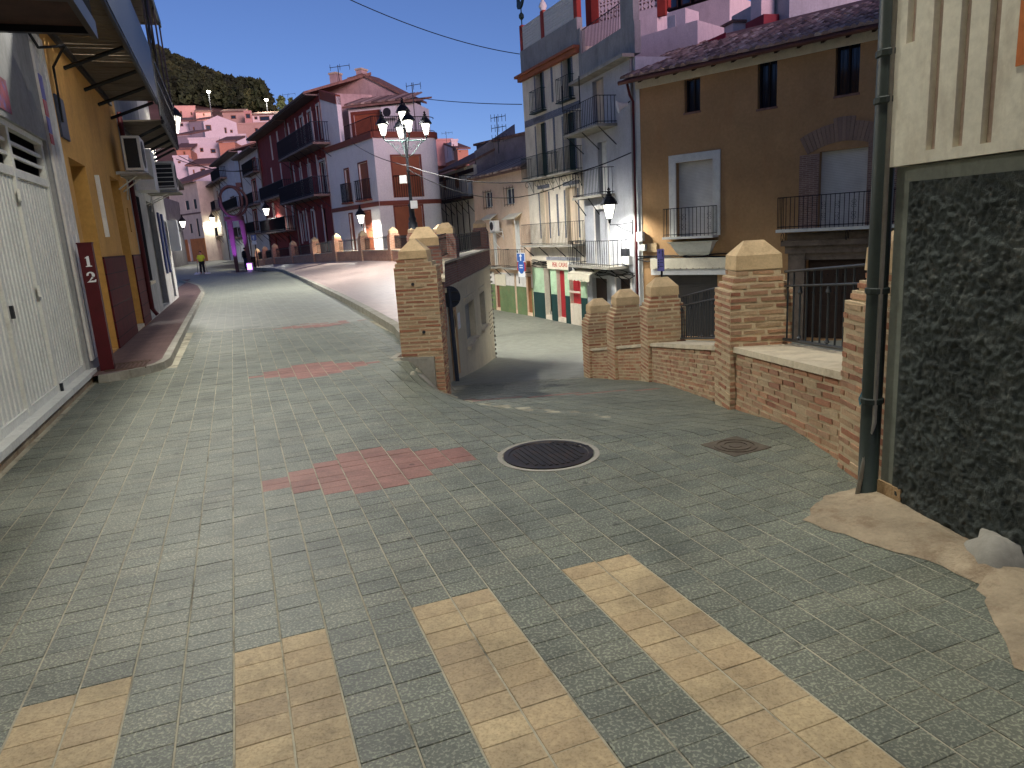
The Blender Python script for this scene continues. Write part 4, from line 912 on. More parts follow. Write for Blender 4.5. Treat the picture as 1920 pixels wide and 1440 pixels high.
# left: last house of the row
W5 = (24.2, 24.9, 1.0, 2.7); D5 = (25.4, 26.3, .12, 2.6)
r = house('blue_house', 'dark narrow house with blue shutters closing the row', FL, 23.405, 27.3, -0.1, 8.0, 'white_render', [W5, D5], .15, 6.0)
opening(FL, r, W5, 'window', 'pane_dark'); opening(FL, r, D5, 'door', 'steel_dark')
surf('blue_wood', (48, 62, 110), .6, .2, 4)
for u in (23.8, 24.95): mb = MB(); mb.box(FL, u, u + .35, .001, .05, .95, 2.75); obj('shutter', mb, 'blue_wood', r)
mb = MB(); mb.box(FL, 23.5, 27.2, .002, .7, 3.6, 3.75); obj('canopy', mb, 'dark_wood', r)
mb = MB(); mb.box(FL, 26.4, 26.9, .05, .35, 1.6, 2.6); obj('sign_box', mb, 'sign_white', r)
wall_lantern('lit lantern on the last house of the balcony row', FL, 26.6, 5.2, .7, 1.2, 2000)
from mathutils import noise as mnoise
# ---------------------------------------------------------------- right: corner building with rough stucco
FR = Frame((2.0, 3.66), (2.0 + .2, 3.66 - .98), (0, 2))
surf('stucco_dark', (74, 80, 76), .95, .4, 5, (140, 140, 130), .3, 1.0, 170, .012)
surf('smooth_green_grey', (120, 124, 112), .85, .2, 2.5, (82, 84, 74), .5, .2, 50, .003, 0, True)
surf('cream_white', (218, 212, 190), .85, .1, 1.5, (150, 128, 100), .45, .25, 45, .004, 0, True)
surf('groove_tone', (168, 148, 132), .88, .15, 2.5, (128, 104, 88), .5, .3, 45, .004)  # darker, browner tone for the backs of the flutes
surf('orange_render', (196, 116, 66), .9, .15, 2)
surf('pipe_green', (48, 56, 50), .5, .2, 3, (40, 46, 40), .4, .1, 60, .001)
r = thing('corner_building', 'corner building with dark rough stucco below a fluted cream wall', 'building', FR.pt(1, 0, 0))
mb = MB(); mb.box(FR, .0, .095, -24, .0, -.2, 1.785); obj('corner_pilaster', mb, 'smooth_green_grey', r)
mb = MB(); nu, nz = 260, 220; U0, U1, Z0, Z1 = .095, 1.75, -.02, 1.71
def bumpy(u, z):
    v = Vector((u * 30, z * 38, 3)); e = min(1, (u - U0) / .04)
    return .008 + e * (.009 * mnoise.noise(v * .4) + .011 * mnoise.noise(v) + .007 * mnoise.noise(v * 2.1))
vs = [FR.pt(lerp(U0, U1, i / nu), bumpy(lerp(U0, U1, i / nu), lerp(Z0, Z1, j / nz)), lerp(Z0, Z1, j / nz)) for j in range(nz + 1) for i in range(nu + 1)]
mb.v = vs
for j in range(nz):
    for i in range(nu):
        a = j * (nu + 1) + i; mb.f.append([a, a + 1, a + nu + 2, a + nu + 1]); mb.uv.append([(0, 0)] * 4); mb.tint.append(.5); mb.mi.append(0)
st_ = obj('stucco', mb, 'stucco_dark', r, True)
mb = MB(); mb.box(FR, .095, 28, -24, -.012, -.2, 1.785); obj('core', mb, 'smooth_green_grey', r)
mb = MB(); mb.box(FR, .095, 28, -.013, .006, 1.71, 1.784); obj('band', mb, 'smooth_green_grey', r)
GU = []
for (x0, x1, yb) in ((1700, 1716, 60), (1735, 1752, 282), (1785, 1803, 276), (1837, 1858, 270)):
    u0, zb = FR.at(x0, yb, .03); u1, _ = FR.at(x1, yb, .03); GU.append((u0, u1, zb if yb > 100 else 2.35, 11))
FRW = FR.shift(0, .03)
mb = MB(); mb.wall(FRW, -.06, 28, 1.79, 11, GU, .035, 24.0); mb.face([FRW.pt(-.06, 0, 1.79), FRW.pt(28, 0, 1.79), FRW.pt(28, -24, 1.79), FRW.pt(-.06, -24, 1.79)]); obj('fluted_wall', mb, 'cream_white', r)  # length, depth and height beyond view stretched to block the low sun
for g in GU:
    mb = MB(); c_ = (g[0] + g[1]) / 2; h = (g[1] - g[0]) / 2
    mb.box(FRW, g[0] - .002, g[1] + .002, -.05, -.033, g[2] - .0, 11); obj('groove', mb, 'groove_tone', r)
u0, zz = FR.at(1905, 125, .03)
mb = MB(); mb.box(FR, u0, u0 + 1.5, .0305, .034, zz, 9); obj('orange_panel', mb, 'orange_render', r)
mb = MB(); c = FR.pt(-.075, .02, 0)
mb.tube([Vector((c.x, c.y, z)) for z in (-.05, .6, 9)], .052, 12); dp = obj('downpipe', mb, 'pipe_green', r, True)
for z in (.55, 1.15, 2.1, 2.32):
    mb = MB(); mb.lathe((c.x, c.y, z), [(.055, 0), (.06, .005), (.06, .03), (.055, .035)], 12); obj('pipe_clip', mb, 'pipe_green', dp)
mb = MB(); mb.tube([FR.pt(-.03, .035, 3), FR.pt(-.03, .035, .45), FR.pt(-.06, .05, .3), FR.pt(-.07, .09, .02)], .0125, 8); obj('conduit', mb, 'concrete_grey', r, True)
surf('adobe', (170, 142, 104), .95, .3, 8, (120, 86, 54), .5, .7, 60, .01)
mb = MB(); mb.box(FR, -.01, .16, -.1, .012, -.05, .13); obj('foot_patch', mb, 'adobe', r)
mb = MB(); q = FR.pt(.78, .02, .06); mb.lathe((q.x, q.y, -.03), [(.16, 0), (.15, .08), (.11, .14), (.05, .17), (.01, .175)], 14)
for v in mb.v: v += Vector((mnoise.noise(v * 9), mnoise.noise(v * 9 + Vector((3, 1, 0))), mnoise.noise(v * 11))) * .05
obj('guard_stone', mb, 'concrete_grey', r, True)
# ---------------------------------------------------------------- the cream house under the terrace
surf('cream_house', (206, 194, 166), .9, .1, 1.0, (150, 138, 116), .4, .2, 50, .003, 0, True)
FC = Frame(FA_.pt(FA_.L, -.02, 0).xy, FT.pt(FT_L, -.02, 0).xy, (9, 15))
def seat(F, u): p = F.pt(u, .3, 0); return ground_z(p.x, p.y)
r = thing('terrace_house', 'cream house built under the terrace along the ramp', 'house', FC.pt(8, 0, -2))
wa = FC.rect(871, 566, 893, 622); wb = FC.rect(899, 556, 912, 606); da = FC.rect(838, 590, 852, 640); da[2] = -1.7; da[1] = FC.at(853, 600)[0]; da[0] = max(.1, FC.at(843, 600)[0])
wa[3] = wb[3] = max(wa[3], wb[3]) - .1; wa[2] = wb[2] = min(wa[2], wb[2])
CT = .44
mb = MB(); mb.wall(FC, 0.0, FC.L, -3.5, CT, [wa, wb, da], .2, .35); obj('wall', mb, 'cream_house', r)
mb = MB(); mb.box(FA_, .02, FA_.L, -.3, -.02, -3, .0); obj('near_wall', mb, 'cream_house', r)
mb = MB(); mb.box(FC, 0.0, FC.L + .03, .002, .05, CT - .1, CT + .0); obj('cornice', mb, 'cream_house', r)
for o in (wa, wb):
    opening(FC, r, o, 'shutter', 'shutter_grey', .17, name='roller_shutter')
    mb = MB(); mb.box(FC, o[0] - .08, o[1] + .08, .002, .1, o[2] - .1, o[2] - .01); obj('sill', mb, 'coping', r)
    mb = MB(); mb.box(FC, o[0] - .1, o[1] + .1, .002, .025, o[3] + .12, o[3] + .2); obj('lintel_band', mb, 'cream_house', r)
opening(FC, r, da, 'door', 'dark_wood', .15)
surround(FC, r, da, .12, .03, 'pale_wood', False)
o = FC.rect(857, 588, 865, 612); plate('house_plate', 'white and blue notice on the cream wall under terrace', 'sign', FC, (o[0], o[0] + .3, o[2], o[3]), .002, .02, 'sign_white')
for k in range(3):
    for j in range(6):
        mb = MB(); u = wb[1] + 1.0 + k * .35; z = -1.1 - j * .14; q = FC.pt(u, .004, z); mb.tube([q - Vector((.02, 0, 0)), q + Vector((.006, 0, 0))], .03, 8); obj('vent_hole', mb, 'plastic_dark', r)
for k in range(22):
    mb = MB(); z = -2.9 + k * .16; mb.box(FC, FC.L - .02, FC.L + .05, .001, .04 + .02 * (k % 2), z, z + .08); obj('quoin', mb, 'concrete_grey', r)
FE_ = Frame(FC.pt(FC.L, 0, 0).xy, FC.pt(FC.L, -2, 0).xy, (0, 40))
fl_ = thing('floodlight', 'black floodlight at the terrace corner aimed at the peach house', 'floodlight', FE_.pt(.25, .1, CT - .25)); mb = MB(); mb.box(FE_, .12, .4, .1, .28, CT - .35, CT - .12); obj('housing', mb, 'iron_black', fl_); mb = MB(); mb.tube([FE_.pt(.26, 0, CT - .2), FE_.pt(.26, .12, CT - .2)], .03, 5); obj('arm', mb, 'iron_black', fl_)
mb = MB(); mb.box(FE_, .14, .38, .281, .29, CT - .33, CT - .14); obj('lens', mb, 'lamp_bulb', fl_)
q0 = FE_.pt(.26, .36, CT - .24); lamp('light', fl_, q0, 5200, (1, .97, .88), .1, (Vector((.6, 40, 1.6)) - q0, math.radians(62)))
# back of a round road sign on its post
rs = at(857, 703, 15.6); gz_ = ground_z(rs.x, rs.y); s_ = thing('road_sign', 'dark back of a round road sign on a post beside cream wall', 'road sign', (rs.x, rs.y, gz_))
mb = MB(); mb.tube([(rs.x, rs.y, gz_ - .1), (rs.x - .03, rs.y, at(845, 540, 15.6).z)], .045, 8); obj('post', mb, 'sign_back', s_)
dc_ = Vector((rs.x - .03, rs.y, at(845, 557, 15.6).z)); dv = Vector((.25, 1, 0)).normalized(); mb = MB(); mb.tube([dc_ + dv * .03, dc_ + dv * .045], .24, 28); obj('disc', mb, 'sign_back', s_)
for z in (-.1, .1): mb = MB(); F_ = Frame(dc_.xy - Vector((.2, -.05)), dc_.xy + Vector((.2, -.05))); mb.box(F_, 0, F_.L, -.03, -.005, dc_.z + z - .02, dc_.z + z + .02); obj('clamp', mb, 'iron_grey', s_)
# ---------------------------------------------------------------- the ochre house (right)
FY = Frame((5.31, 28.0), (11.81, 22.0)); LY = FY.L
EV = 6.72; FYX = LY + 3.5
wins = [FY.rect(1283, 150, 1313, 207), FY.rect(1421, 114, 1456, 199), FY.rect(1568, 78, 1610, 173)]
fr = FY.rect(1253, 293, 1352, 443); bd1 = [fr[0] + .32, fr[1] - .3, fr[2] + .05, fr[3] - .28]
bd2 = FY.rect(1537, 285, 1622, 427); bd2[2] = 1.05
pd = FY.rect(1512, 487, 1640, 700); pd[2] = -2.6; sh = FY.rect(1262, 515, 1345, 600); sh[0] -= .6; sh[2] = -2.8
r = house('ochre_house', 'large ochre house with tiled eaves, iron balconies and brick arched door', FY, 0, FYX, -3.3, EV, 'ochre_render', wins + [bd1, bd2, pd, sh], .22, 7.0)
mb = MB()
for k, o in enumerate(wins):
    w_ = opening(FY, r, o, 'window', 'pane_dark', .2, 'dark_wood', None, 1)
    for j in range(5): put('grille_bar', bar_mesh('iron_black', .008), w_, FY.pt(lerp(o[0] + .08, o[1] - .08, j / 4), -.08, o[2]), (0, 0, 0), (1, 1, o[3] - o[2]))
    mb = MB(); mb.box(FY, o[0] - .03, o[1] + .03, -.2, .035, o[2] - .07, o[2] - .002); obj('sill', mb, 'roof_clay', r)
for o in (bd1, bd2): opening(FY, r, o, 'shutter', 'shutter_white', .2, name='roller_shutter')
surround(FY, r, bd1, .28, .06, 'white_paint', False)
mb = MB(); c0, c1, zz = bd1[0] - .2, bd1[1] + .2, bd1[2] - .06
prof = [(0, 0), (.0, -.12), (.12, -.2), (.3, -.5), (.42, -.62), (.5, -.66)]
for (a, za), (b, zb) in zip(prof, prof[1:]):
    mb.hexa([FY.pt(c0 + b * .8, .0, zz + zb), FY.pt(c1 - b * .8, .0, zz + zb), FY.pt(c1 - b * .8, .42 - b * .8, zz + zb), FY.pt(c0 + b * .8, .42 - b * .8, zz + zb), FY.pt(c0 + a * .8, .0, zz + za), FY.pt(c1 - a * .8, .0, zz + za), FY.pt(c1 - a * .8, .42 - a * .8, zz + za), FY.pt(c0 + a * .8, .42 - a * .8, zz + za)]) if b > a else None
obj('corbel', mb, 'white_paint', r)
def scrolls(b, F, us, zs, d, mat='iron_black'):
    for u in us:
        for z in zs:
            q = MB()
            for sx in (-1, 1):
                for sz in (-1, 1):
                    q.tube([F.pt(u + sx * (.015 + .05 * math.sin(a)), d, z + sz * (.02 + .045 * (1 - math.cos(a)))) for a in (0, .6, 1.2, 1.8, 2.4, 3.0)], .006, 4)
            obj('scroll', q, mat, b)
b1 = balcony(FY, r, fr[0] - .05, fr[1] - .1, fr[2] + .06, .45, 1.02, 14, 'white_paint', 'iron_black', .08, 0, False, .011)
scrolls(b1, FY, [fr[0] + .7, fr[0] + .85, fr[1] - .25], [fr[2] + .4, fr[2] + .75], .41)
B2 = FY.at(1462, 428)[0]
b2 = balcony(FY, r, B2 + .1, FYX - .4, 1.06, .6, 1.02, 46, 'white_paint', 'iron_black', .1, 4, True, .011)
scrolls(b2, FY, [B2 + 1.6, B2 + 2.0, B2 + 2.5], [1.4, 1.75], .56)
# brick arch round the upper door
arch = MB(); u0, u1, z0, z1 = bd2; ww = .62
SP_ = [(z1 + .0, 0), ]
bm_ = 'brick_arch'; bricks(bm_, (150, 122, 108), (134, 106, 94), (168, 150, 138), .24, .06, .01, .92)
arch.box(FY, u0 - ww, u0, .001, .03, z0, z1 - .05).box(FY, u1, u1 + ww * 1.6, .001, .03, z0, z1 + .55)
obj('brick_jamb', arch, bm_, r)
uc, ru = (u0 + u1) / 2, (u1 - u0) / 2
mbk = MB(); mbk.hexa([(-.5, -.5, -.5), (.5, -.5, -.5), (.5, .5, -.5), (-.5, .5, -.5), (-.62, -.5, .5), (.62, -.5, .5), (.62, .5, .5), (-.62, .5, .5)]); pieces('arch_brick', [(0, (146, 122, 106)), (1, (162, 136, 116))]); vm = mbk.mesh('voussoir', mats=('arch_brick',))
for k in range(21):
    x = (k - 10) / 10; rise = .3 * (1 - x * x); a = -x * .45
    big = .72 if abs(x) < .22 else .58; p = FY.pt(uc + x * (ru + .45), .018, z1 + rise + big * .5 - .05)
    put('voussoir', vm, r, p, (0, -a, math.atan2(FY.u.y, FY.u.x)), ((2 * ru + .9) / 21 * .9, .04, big))
# portal below
surf('old_stone', (116, 104, 92), .92, .3, 2.5, (70, 62, 54), .6, .5, 30, .01)
pt = MB(); pt.box(FY, pd[0] - .55, pd[0], .001, .16, -3.3, .25).box(FY, pd[1], pd[1] + .55, .001, .16, -3.3, .25); obj('portal_pilaster', pt, 'old_stone', r)
pt = MB(); pt.box(FY, pd[0] - .65, pd[1] + .65, .001, .2, .252, .5).box(FY, pd[0] - .75, pd[1] + .75, .001, .32, .502, .68).box(FY, pd[0] - .6, pd[1] + .6, .001, .14, .682, .9); obj('portal_lintel', pt, 'old_stone', r)
pt = MB(); pt.box(FY, pd[0], pd[1], -.2, .1, pd[3] + .0, .251) if pd[3] < .2 else None
if pt.v: obj('portal_head', pt, 'old_stone', r)
dr = opening(FY, r, pd, 'double_door', 'dark_wood', .2)
for row in (-.5, -1.1):
    for k in range(9):
        mb = MB(); q = FY.pt(lerp(pd[0] + .15, pd[1] - .15, k / 8), -.17, pd[3] + row); mb.lathe(q, [(.02, -.02), (.028, 0), (.02, .02)], 6); obj('stud', mb, 'iron_black', dr)
opening(FY, r, sh, 'shutter', 'shutter_dark', .15, name='shop_shutter')
surf('fascia_cream', (222, 214, 190), .6, .08, 3, (160, 146, 116), .3)
o = FY.rect(1224, 487, 1345, 512)
mb = MB(); mb.box(FY, sh[0] - .3, sh[1] + .4, .002, .14, sh[3] + .28, sh[3] + .62); ff = obj('fascia', mb, 'fascia_cream', r)
for k in range(12):
    mb = MB(); u = lerp(sh[0] - .3, sh[1] + .4, (k + .5) / 12); hw = (sh[1] - sh[0] + .7) / 24
    mb.prism([FY.pt(u + hw * math.cos(a), .141, sh[3] + .285 + .07 * math.sin(a)) for a in [math.pi + math.pi * j / 8 for j in range(9)]], FY.pt(0, .15, 0) - FY.pt(0, .141, 0)); obj('scallop', mb, 'fascia_cream', ff)
mb = MB(); mb.box(FY, sh[0] - .3, sh[1] + .4, .002, .1, sh[3] + .0, sh[3] + .22); obj('shutter_box', mb, 'plastic_white', r)
mb = MB(); mb.box(FY, 0, .16, .001, .02, -3.3, EV - .25); obj('edge_strip', mb, 'white_paint', r)
mb = MB(); mb.tube([FY.pt(-.08, .5, EV - .02), FY.pt(-.08, .3, EV - .5), FY.pt(-.08, .08, EV - .7), FY.pt(-.08, .08, -3)], .05, 8); obj('downpipe', mb, 'dark_red_paint', r)
# eaves: soffit board, rafter tails, gutter, barrel tiles
mb = MB(); mb.box(FY, 0, FYX, .001, .05, EV - .3, EV - .02); obj('frieze', mb, 'fascia_cream', r)
RS = math.tan(math.radians(21))
mb = MB(); P = FY.pt; DP = 5.0
mb.hexa([P(-.3, .55, EV - .06), P(FYX, .55, EV - .06), P(FYX, -DP, EV - .06 + RS * (DP + .55)), P(-.3, -DP, EV - .06 + RS * (DP + .55)), P(-.3, .55, EV), P(FYX, .55, EV), P(FYX, -DP, EV + RS * (DP + .55)), P(-.3, -DP, EV + RS * (DP + .55))])
rf = obj('roof', mb, 'roof_clay', r)
for k in range(16):
    u = .4 + k * .72; mb = MB(); mb.hexa([P(u - .05, 0, EV + .02), P(u + .05, 0, EV + .02), P(u + .05, .42, EV - .16), P(u - .05, .42, EV - .16), P(u - .05, 0, EV + .16), P(u + .05, 0, EV + .16), P(u + .05, .42, EV - .062), P(u - .05, .42, EV - .062)]); obj('rafter_tail', mb, 'dark_wood', r)
surf('gutter_brown', (96, 60, 50), .5, .2, 3)
mb = MB(); mb.tube([P(-.35, .62, EV - .08), P(FYX, .62, EV - .06)], .075, 8); obj('gutter', mb, 'gutter_brown', r)
tl = MB(); n = 6
for (x0, r0), (x1, r1) in (((0, .112), (.46, .09)),):
    for j in range(n):
        a, b = math.pi * j / n, math.pi * (j + 1) / n
        for (ri) in (0,): tl.face([(r0 * math.cos(a), x0, r0 * math.sin(a)), (r0 * math.cos(b), x0, r0 * math.sin(b)), (r1 * math.cos(b), x1, r1 * math.sin(b)), (r1 * math.cos(a), x1, r1 * math.sin(a))])
    tl.face([(r0 * math.cos(math.pi * j / n), x0, r0 * math.sin(math.pi * j / n)) for j in range(n + 1)])
TM = tl.mesh('roof_tile', mats=('roof_tile',)); yaw = math.atan2(FY.u.y, FY.u.x)
Mt = []
for row in range(11):
    for k in range(int((FYX + .3) / .205)):
        d = .66 - row * .36; u = -.25 + k * .205 + .1; z = EV + .02 + RS * (.55 - d); p = P(u + RND.uniform(-.01, .01), d, z + .03 + RND.uniform(0, .03))
        Mt.append(((p - CAM).length + row * .6, p, (math.atan(RS) + RND.gauss(0, .03), RND.gauss(0, .03), yaw + RND.gauss(0, .03))))
Mt.sort(key=lambda q: q[0]); mass = MB()
for k, (d, p, ro) in enumerate(Mt):
    if k < 300: put('roof_tile', TM, rf, p, ro)
    else:
        M = Matrix.Translation(p) @ Euler(ro).to_matrix().to_4x4(); i = len(mass.v); mass.v += [M @ v for v in tl.v]; mass.t = RND.random()
        for f in tl.f: mass.f.append([i + q for q in f]); mass.uv.append([(0, 0)] * len(f)); mass.tint.append(mass.t); mass.mi.append(0)
obj('tile_courses', mass, 'roof_tile_far', rf, False, None, 'stuff')
# signs near its left edge
def sign_post(): pass
o = FY.rect(1215, 456, 1232, 472); plate('stone_plaque', 'small cream stone plaque on ochre wall by the downpipe', 'plaque', FY, o, .001, .04, 'cap_stone')
o = FY.rect(1221, 484, 1231, 497); plate('alarm_box', 'small white alarm box beside the purple street map', 'alarm box', FY, o, .001, .08, 'plastic_white')
o = FY.rect(1448, 503, 1456, 516); plate('address_tile', 'small white and blue tile beside the stone portal', 'sign', FY, (o[0], o[1] + .06, o[2], o[3]), .002, .03, 'sign_white')
ip = thing('map_sign', 'purple tourist sign panel with arrow on a post behind wall', 'sign', FY.pt(.75, 1.5, -3.1))
FI = FY.shift(0, 1.5); o = FI.rect(1233, 467, 1246, 508)
mb = MB(); mb.box(FI, o[0], o[1], 0, .04, o[2], o[3]); obj('panel', mb, 'sign_purple', ip)
mb = MB(); q = FI.pt((o[0] + o[1]) / 2, -.03, 0); mb.tube([(q.x, q.y, -3.2), (q.x, q.y, o[3] - .1)], .04, 6); obj('post', mb, 'iron_black', ip)
W_ = o[1] - o[0]; H_ = o[3] - o[2]
def mark(pts): 
    m_ = MB(); m_.prism([FI.pt(o[0] + x * W_, .041, o[2] + y * H_) for x, y in pts], FI.pt(0, .046, 0) - FI.pt(0, .041, 0)); obj('pictogram', m_, 'plastic_dark', ip)
mark([(.76, .66), (.86, .66), (.86, .88), (.93, .88), (.81, .96), (.69, .88), (.76, .88)]); mark([(.25, .8), (.4, .8), (.4, .88), (.32, .93), (.25, .88)]); mark([(.1, .47), (.32, .47), (.21, .55)]); mark([(.1, .36), (.3, .36), (.3, .41), (.1, .41)]); mark([(.1, .28), (.3, .28), (.3, .32), (.1, .32)]); mark([(.14, .14), (.24, .14), (.24, .22), (.14, .22)])
for yy in (.5, .37, .2): mark([(.42, yy), (.9, yy), (.9, yy + .025), (.42, yy + .025)])
# ---------------------------------------------------------------- the grey house
FG = Frame((3.79, 33.0), (5.31, 28.0)); LG = FG.L
ez = FG.at(1130, 138)[1]
g1 = FG.rect(1110, 152, 1134, 235); g2 = FG.rect(1120, 268, 1140, 364); g3 = FG.rect(1116, 393, 1142, 490); gd1 = FG.rect(1110, 520, 1140, 600); gd2 = FG.rect(1156, 521, 1184, 600)
zb1 = FG.at(1150, 233)[1]; zb2 = FG.at(1140, 364)[1]; zb3 = FG.at(1140, 496)[1]
g1[2] = zb1; g2[2] = zb2; g3[2] = zb3
gd1[2] = gd2[2] = -2.95; g1[3] = min(g1[3], ez - .1)
surf('grey_blue', (178, 180, 184), .9, .12, 1.0, (128, 126, 126), .4, .2, 50, .003, 0, True)
r = house('grey_balcony_house', 'tall grey house with three iron balconies and a lit lantern', FG, 0, LG, -3.4, ez, 'grey_blue', [g1, g2, g3, gd1, gd2], .22, 6.0)
for o, m_ in ((g1, 'shutter_cream'), (g2, 'white_paint'), (g3, 'grey_blue')): opening(FG, r, o, 'double_door' if m_ != 'shutter_cream' else 'shutter', m_, .2, name='balcony_door')
for o in (gd1, gd2): opening(FG, r, o, 'door', 'dark_wood', .2)
for o in (g3, gd2): surround(FG, r, o, .16, .02, 'white_render', False)
mb = MB(); mb.box(FG, -.05, LG - .05, .001, .5, ez, ez + .12); obj('eave_slab', mb, 'concrete_grey', r)
mb = MB(); mb.box(FG, 0, LG, -.25, 0, ez + .121, ez + 1.25); obj('parapet', mb, 'grey_render', r)
for k in range(26): put('bar', bar_mesh('iron_black', .012), r, FG.pt(.25 + k * .14, -.1, ez + 1.25), (0, 0, 0), (1, 1, .95))
mb = MB(); mb.tube([FG.pt(.1, -.1, ez + 2.2), FG.pt(3.9, -.1, ez + 2.2)], .02, 5); obj('terrace_rail', mb, 'iron_black', r)
for u in (.0, 4.1): mb = MB(); mb.box(FG, u, u + .25 + (.8 if u else 0), -.25, -.001, ez + 1.251, ez + 2.3); obj('parapet_post', mb, 'grey_render', r)
for z, ua, ub, dep in ((zb1, .05, 3.6, .9), (zb2, .05, 3.2, .6), (zb3, .0, 4.3, .9)): balcony(FG, r, ua, ub, z, dep, 1.05, 21, 'concrete_grey', 'iron_black', .1, 3, False, .012, .7)
for u in (.0, 1.9):
    mb = MB(); mb.tube([FG.pt(u + .04, .86, zb1 + 1.0), FG.pt(u + .04, .86, ez)], .022, 4); obj('awning_post', mb, 'iron_black', r)
mb = MB(); mb.tube([FG.pt(LG - .25, .05, ez), FG.pt(LG - .25, .05, -3)], .06, 6); obj('downpipe', mb, 'grey_render', r)
wall_lantern('bright lantern on a scrolled bracket on the grey house', FG, LG - .5, FG.at(1163, 417, .8)[1], 1.0, 1.25, 1500)
sp = thing('loudspeaker', 'white horn loudspeaker high on the grey house edge', 'loudspeaker', FG.pt(LG - .35, .1, FG.at(1175, 200)[1]))
c = FG.pt(LG - .4, .3, FG.at(1175, 200)[1]); ax = Vector((FG.n.x - FG.u.x * .3, FG.n.y - FG.u.y * .3, -.25)).normalized()
mb = MB(); mb.tube([c - ax * .15, c, c + ax * .15, c + ax * .26], [.07, .08, .13, .24], 14); obj('horn', mb, 'plastic_white', sp)
mb = MB(); mb.tube([c, FG.pt(LG - .35, .0, c.z + .15)], .025, 5); obj('arm', mb, 'iron_grey', sp)
aw = thing('awning', 'small cream scalloped awning over the grey house door', 'awning', FG.pt(gd1[0], 0, gd1[3]))
mb = MB(); u0, u1, z1 = gd1[0] - .7, gd1[1] + .2, gd1[3] + .55
mb.hexa([FG.pt(u0, .05, z1 - .03), FG.pt(u1, .05, z1 - .03), FG.pt(u1, .9, z1 - .33), FG.pt(u0, .9, z1 - .33), FG.pt(u0, .05, z1), FG.pt(u1, .05, z1), FG.pt(u1, .92, z1 - .3), FG.pt(u0, .92, z1 - .3)]); obj('canvas', mb, 'fascia_cream', aw)
for k in range(6):
    hw = (u1 - u0) / 12; u = u0 + hw * (2 * k + 1); mb = MB(); mb.prism([FG.pt(u - hw, .905, z1 - .32), FG.pt(u + hw, .905, z1 - .32)] + [FG.pt(u + hw * math.cos(a), .905, z1 - .55 - .08 * math.sin(a)) for a in [math.pi * j / 6 for j in range(7)]], FG.pt(0, .015, 0) - FG.pt(0, 0, 0)); obj('scallop', mb, 'fascia_cream', aw)
air_con(FG, gd1[0] - 1.25, gd1[3] + .1, .35, .75, .6, .3, 'white air conditioner with fan over red shop door', False, False)
# service boxes and cables between grey and ochre houses
for k, (x0, y0, x1, y1, m_, lb) in enumerate(((1198, 435, 1207, 452, 'plastic_white', 'white junction box with a dark eye at the ochre house edge'), (1200, 458, 1208, 470, 'plastic_white', 'small white box under the junction box at the ochre house edge'), (1171, 480, 1187, 496, 'plastic_white', 'white meter box on the grey house beside its low balcony'), (1171, 466, 1181, 480, 'plastic_dark', 'dark vented box above the white meter box'))):
    F_ = FY if x0 > 1195 else FG; o = F_.rect(x0, y0, x1, y1) if F_ is FG else [k * .1 - .02, k * .1 + .25, *F_.rect(x0, y0, x1, y1)[2:]]
    plate('service_box', lb, 'box', F_, o, .002, .18, m_, 'service boxes by the lantern')
cb = thing('cable_bundle', 'bundle of black cables along the ochre house above the shop', 'cables', FY.pt(0, 0, FY.at(1260, 478)[1]))
for k in range(4):
    mb = MB(); z = FY.at(1260, 478)[1] - k * .06; pts = [FY.pt(-.1 + j * .5, .05 + .03 * (j % 2), z + RND.uniform(-.05, .05)) for j in range(9)]; mb.tube(pts, .022, 5); obj('cable', mb, 'cable_black', cb)
cb = thing('cable_bundle', 'bundle of black cables along the grey house over its doors', 'cables', FG.pt(0, 0, FG.at(1150, 500)[1]))
for k in range(4):
    mb = MB(); z = FG.at(1150, 500)[1] - .15 - k * .07; pts = [FG.pt(.2 + j * .6, .05 + .05 * ((j + k) % 2), z + RND.uniform(-.09, .09)) for j in range(9)]; mb.tube(pts, .02, 5); obj('cable', mb, 'cable_black', cb)
# ---------------------------------------------------------------- tiled house with green shutters
surf('pale_cream', (214, 204, 184), .9, .12, 1.0, (160, 146, 124), .45, .2, 50, .003, 0, True)
surf('green_dado', (22, 58, 56), .6, .15, 2); surf('mint', (176, 204, 168), .85, .12, 1.5, (120, 140, 116), .4)
surf('green_shutter', (20, 44, 44), .55, .2, 3); surf('terracotta', (150, 92, 66), .85, .2, 3, (96, 60, 48), .4); surf('rust_red', (150, 58, 48), .85, .15, 3)
surf('tile_blue', (72, 76, 88), .4, .6, 26, (190, 190, 190), .9, 0)
FN2 = Frame((1.49, 38.5), (3.79, 33.0)); LN = FN2.L; F = FN2
ct = F.at(1035, 112)[1]
s3 = [F.rect(1003, 131, 1020, 205), F.rect(1054, 104, 1073, 187)]; s2 = [F.rect(1005, 232, 1026, 332), F.rect(1056, 214, 1080, 321)]; s1 = [F.rect(1012, 358, 1032, 455), F.rect(1060, 352, 1086, 455)]
z3 = (s3[0][2] + s3[1][2]) / 2; z2 = (s2[0][2] + s2[1][2]) / 2; z1 = F.at(1048, 458)[1]
for q, z in ((s3, z3), (s2, z2), (s1, z1)):
    for o in q: o[2] = z
h3 = (s3[0][3] + s3[1][3]) / 2; s3[0][3] = s3[1][3] = min(h3, ct - .15); s2[0][3] = s2[1][3] = (s2[0][3] + s2[1][3]) / 2
nich = F.rect(1019, 496, 1036, 600); rsh = F.rect(1043, 507, 1062, 598); rdo = F.rect(1067, 507, 1091, 590); nich[2] = rsh[2] = -2.9; rdo[2] = -2.1
r = house('tiled_house', 'four storey cream house with tile bands, green shutters and a lattice terrace', F, 0, LN, -3.4, ct, 'pale_cream', s3 + s2 + s1 + [nich, rsh, rdo], .3, 7.0)
for o in s3 + s2: opening(F, r, o, 'double_door', 'green_shutter', .26, name='shutter')
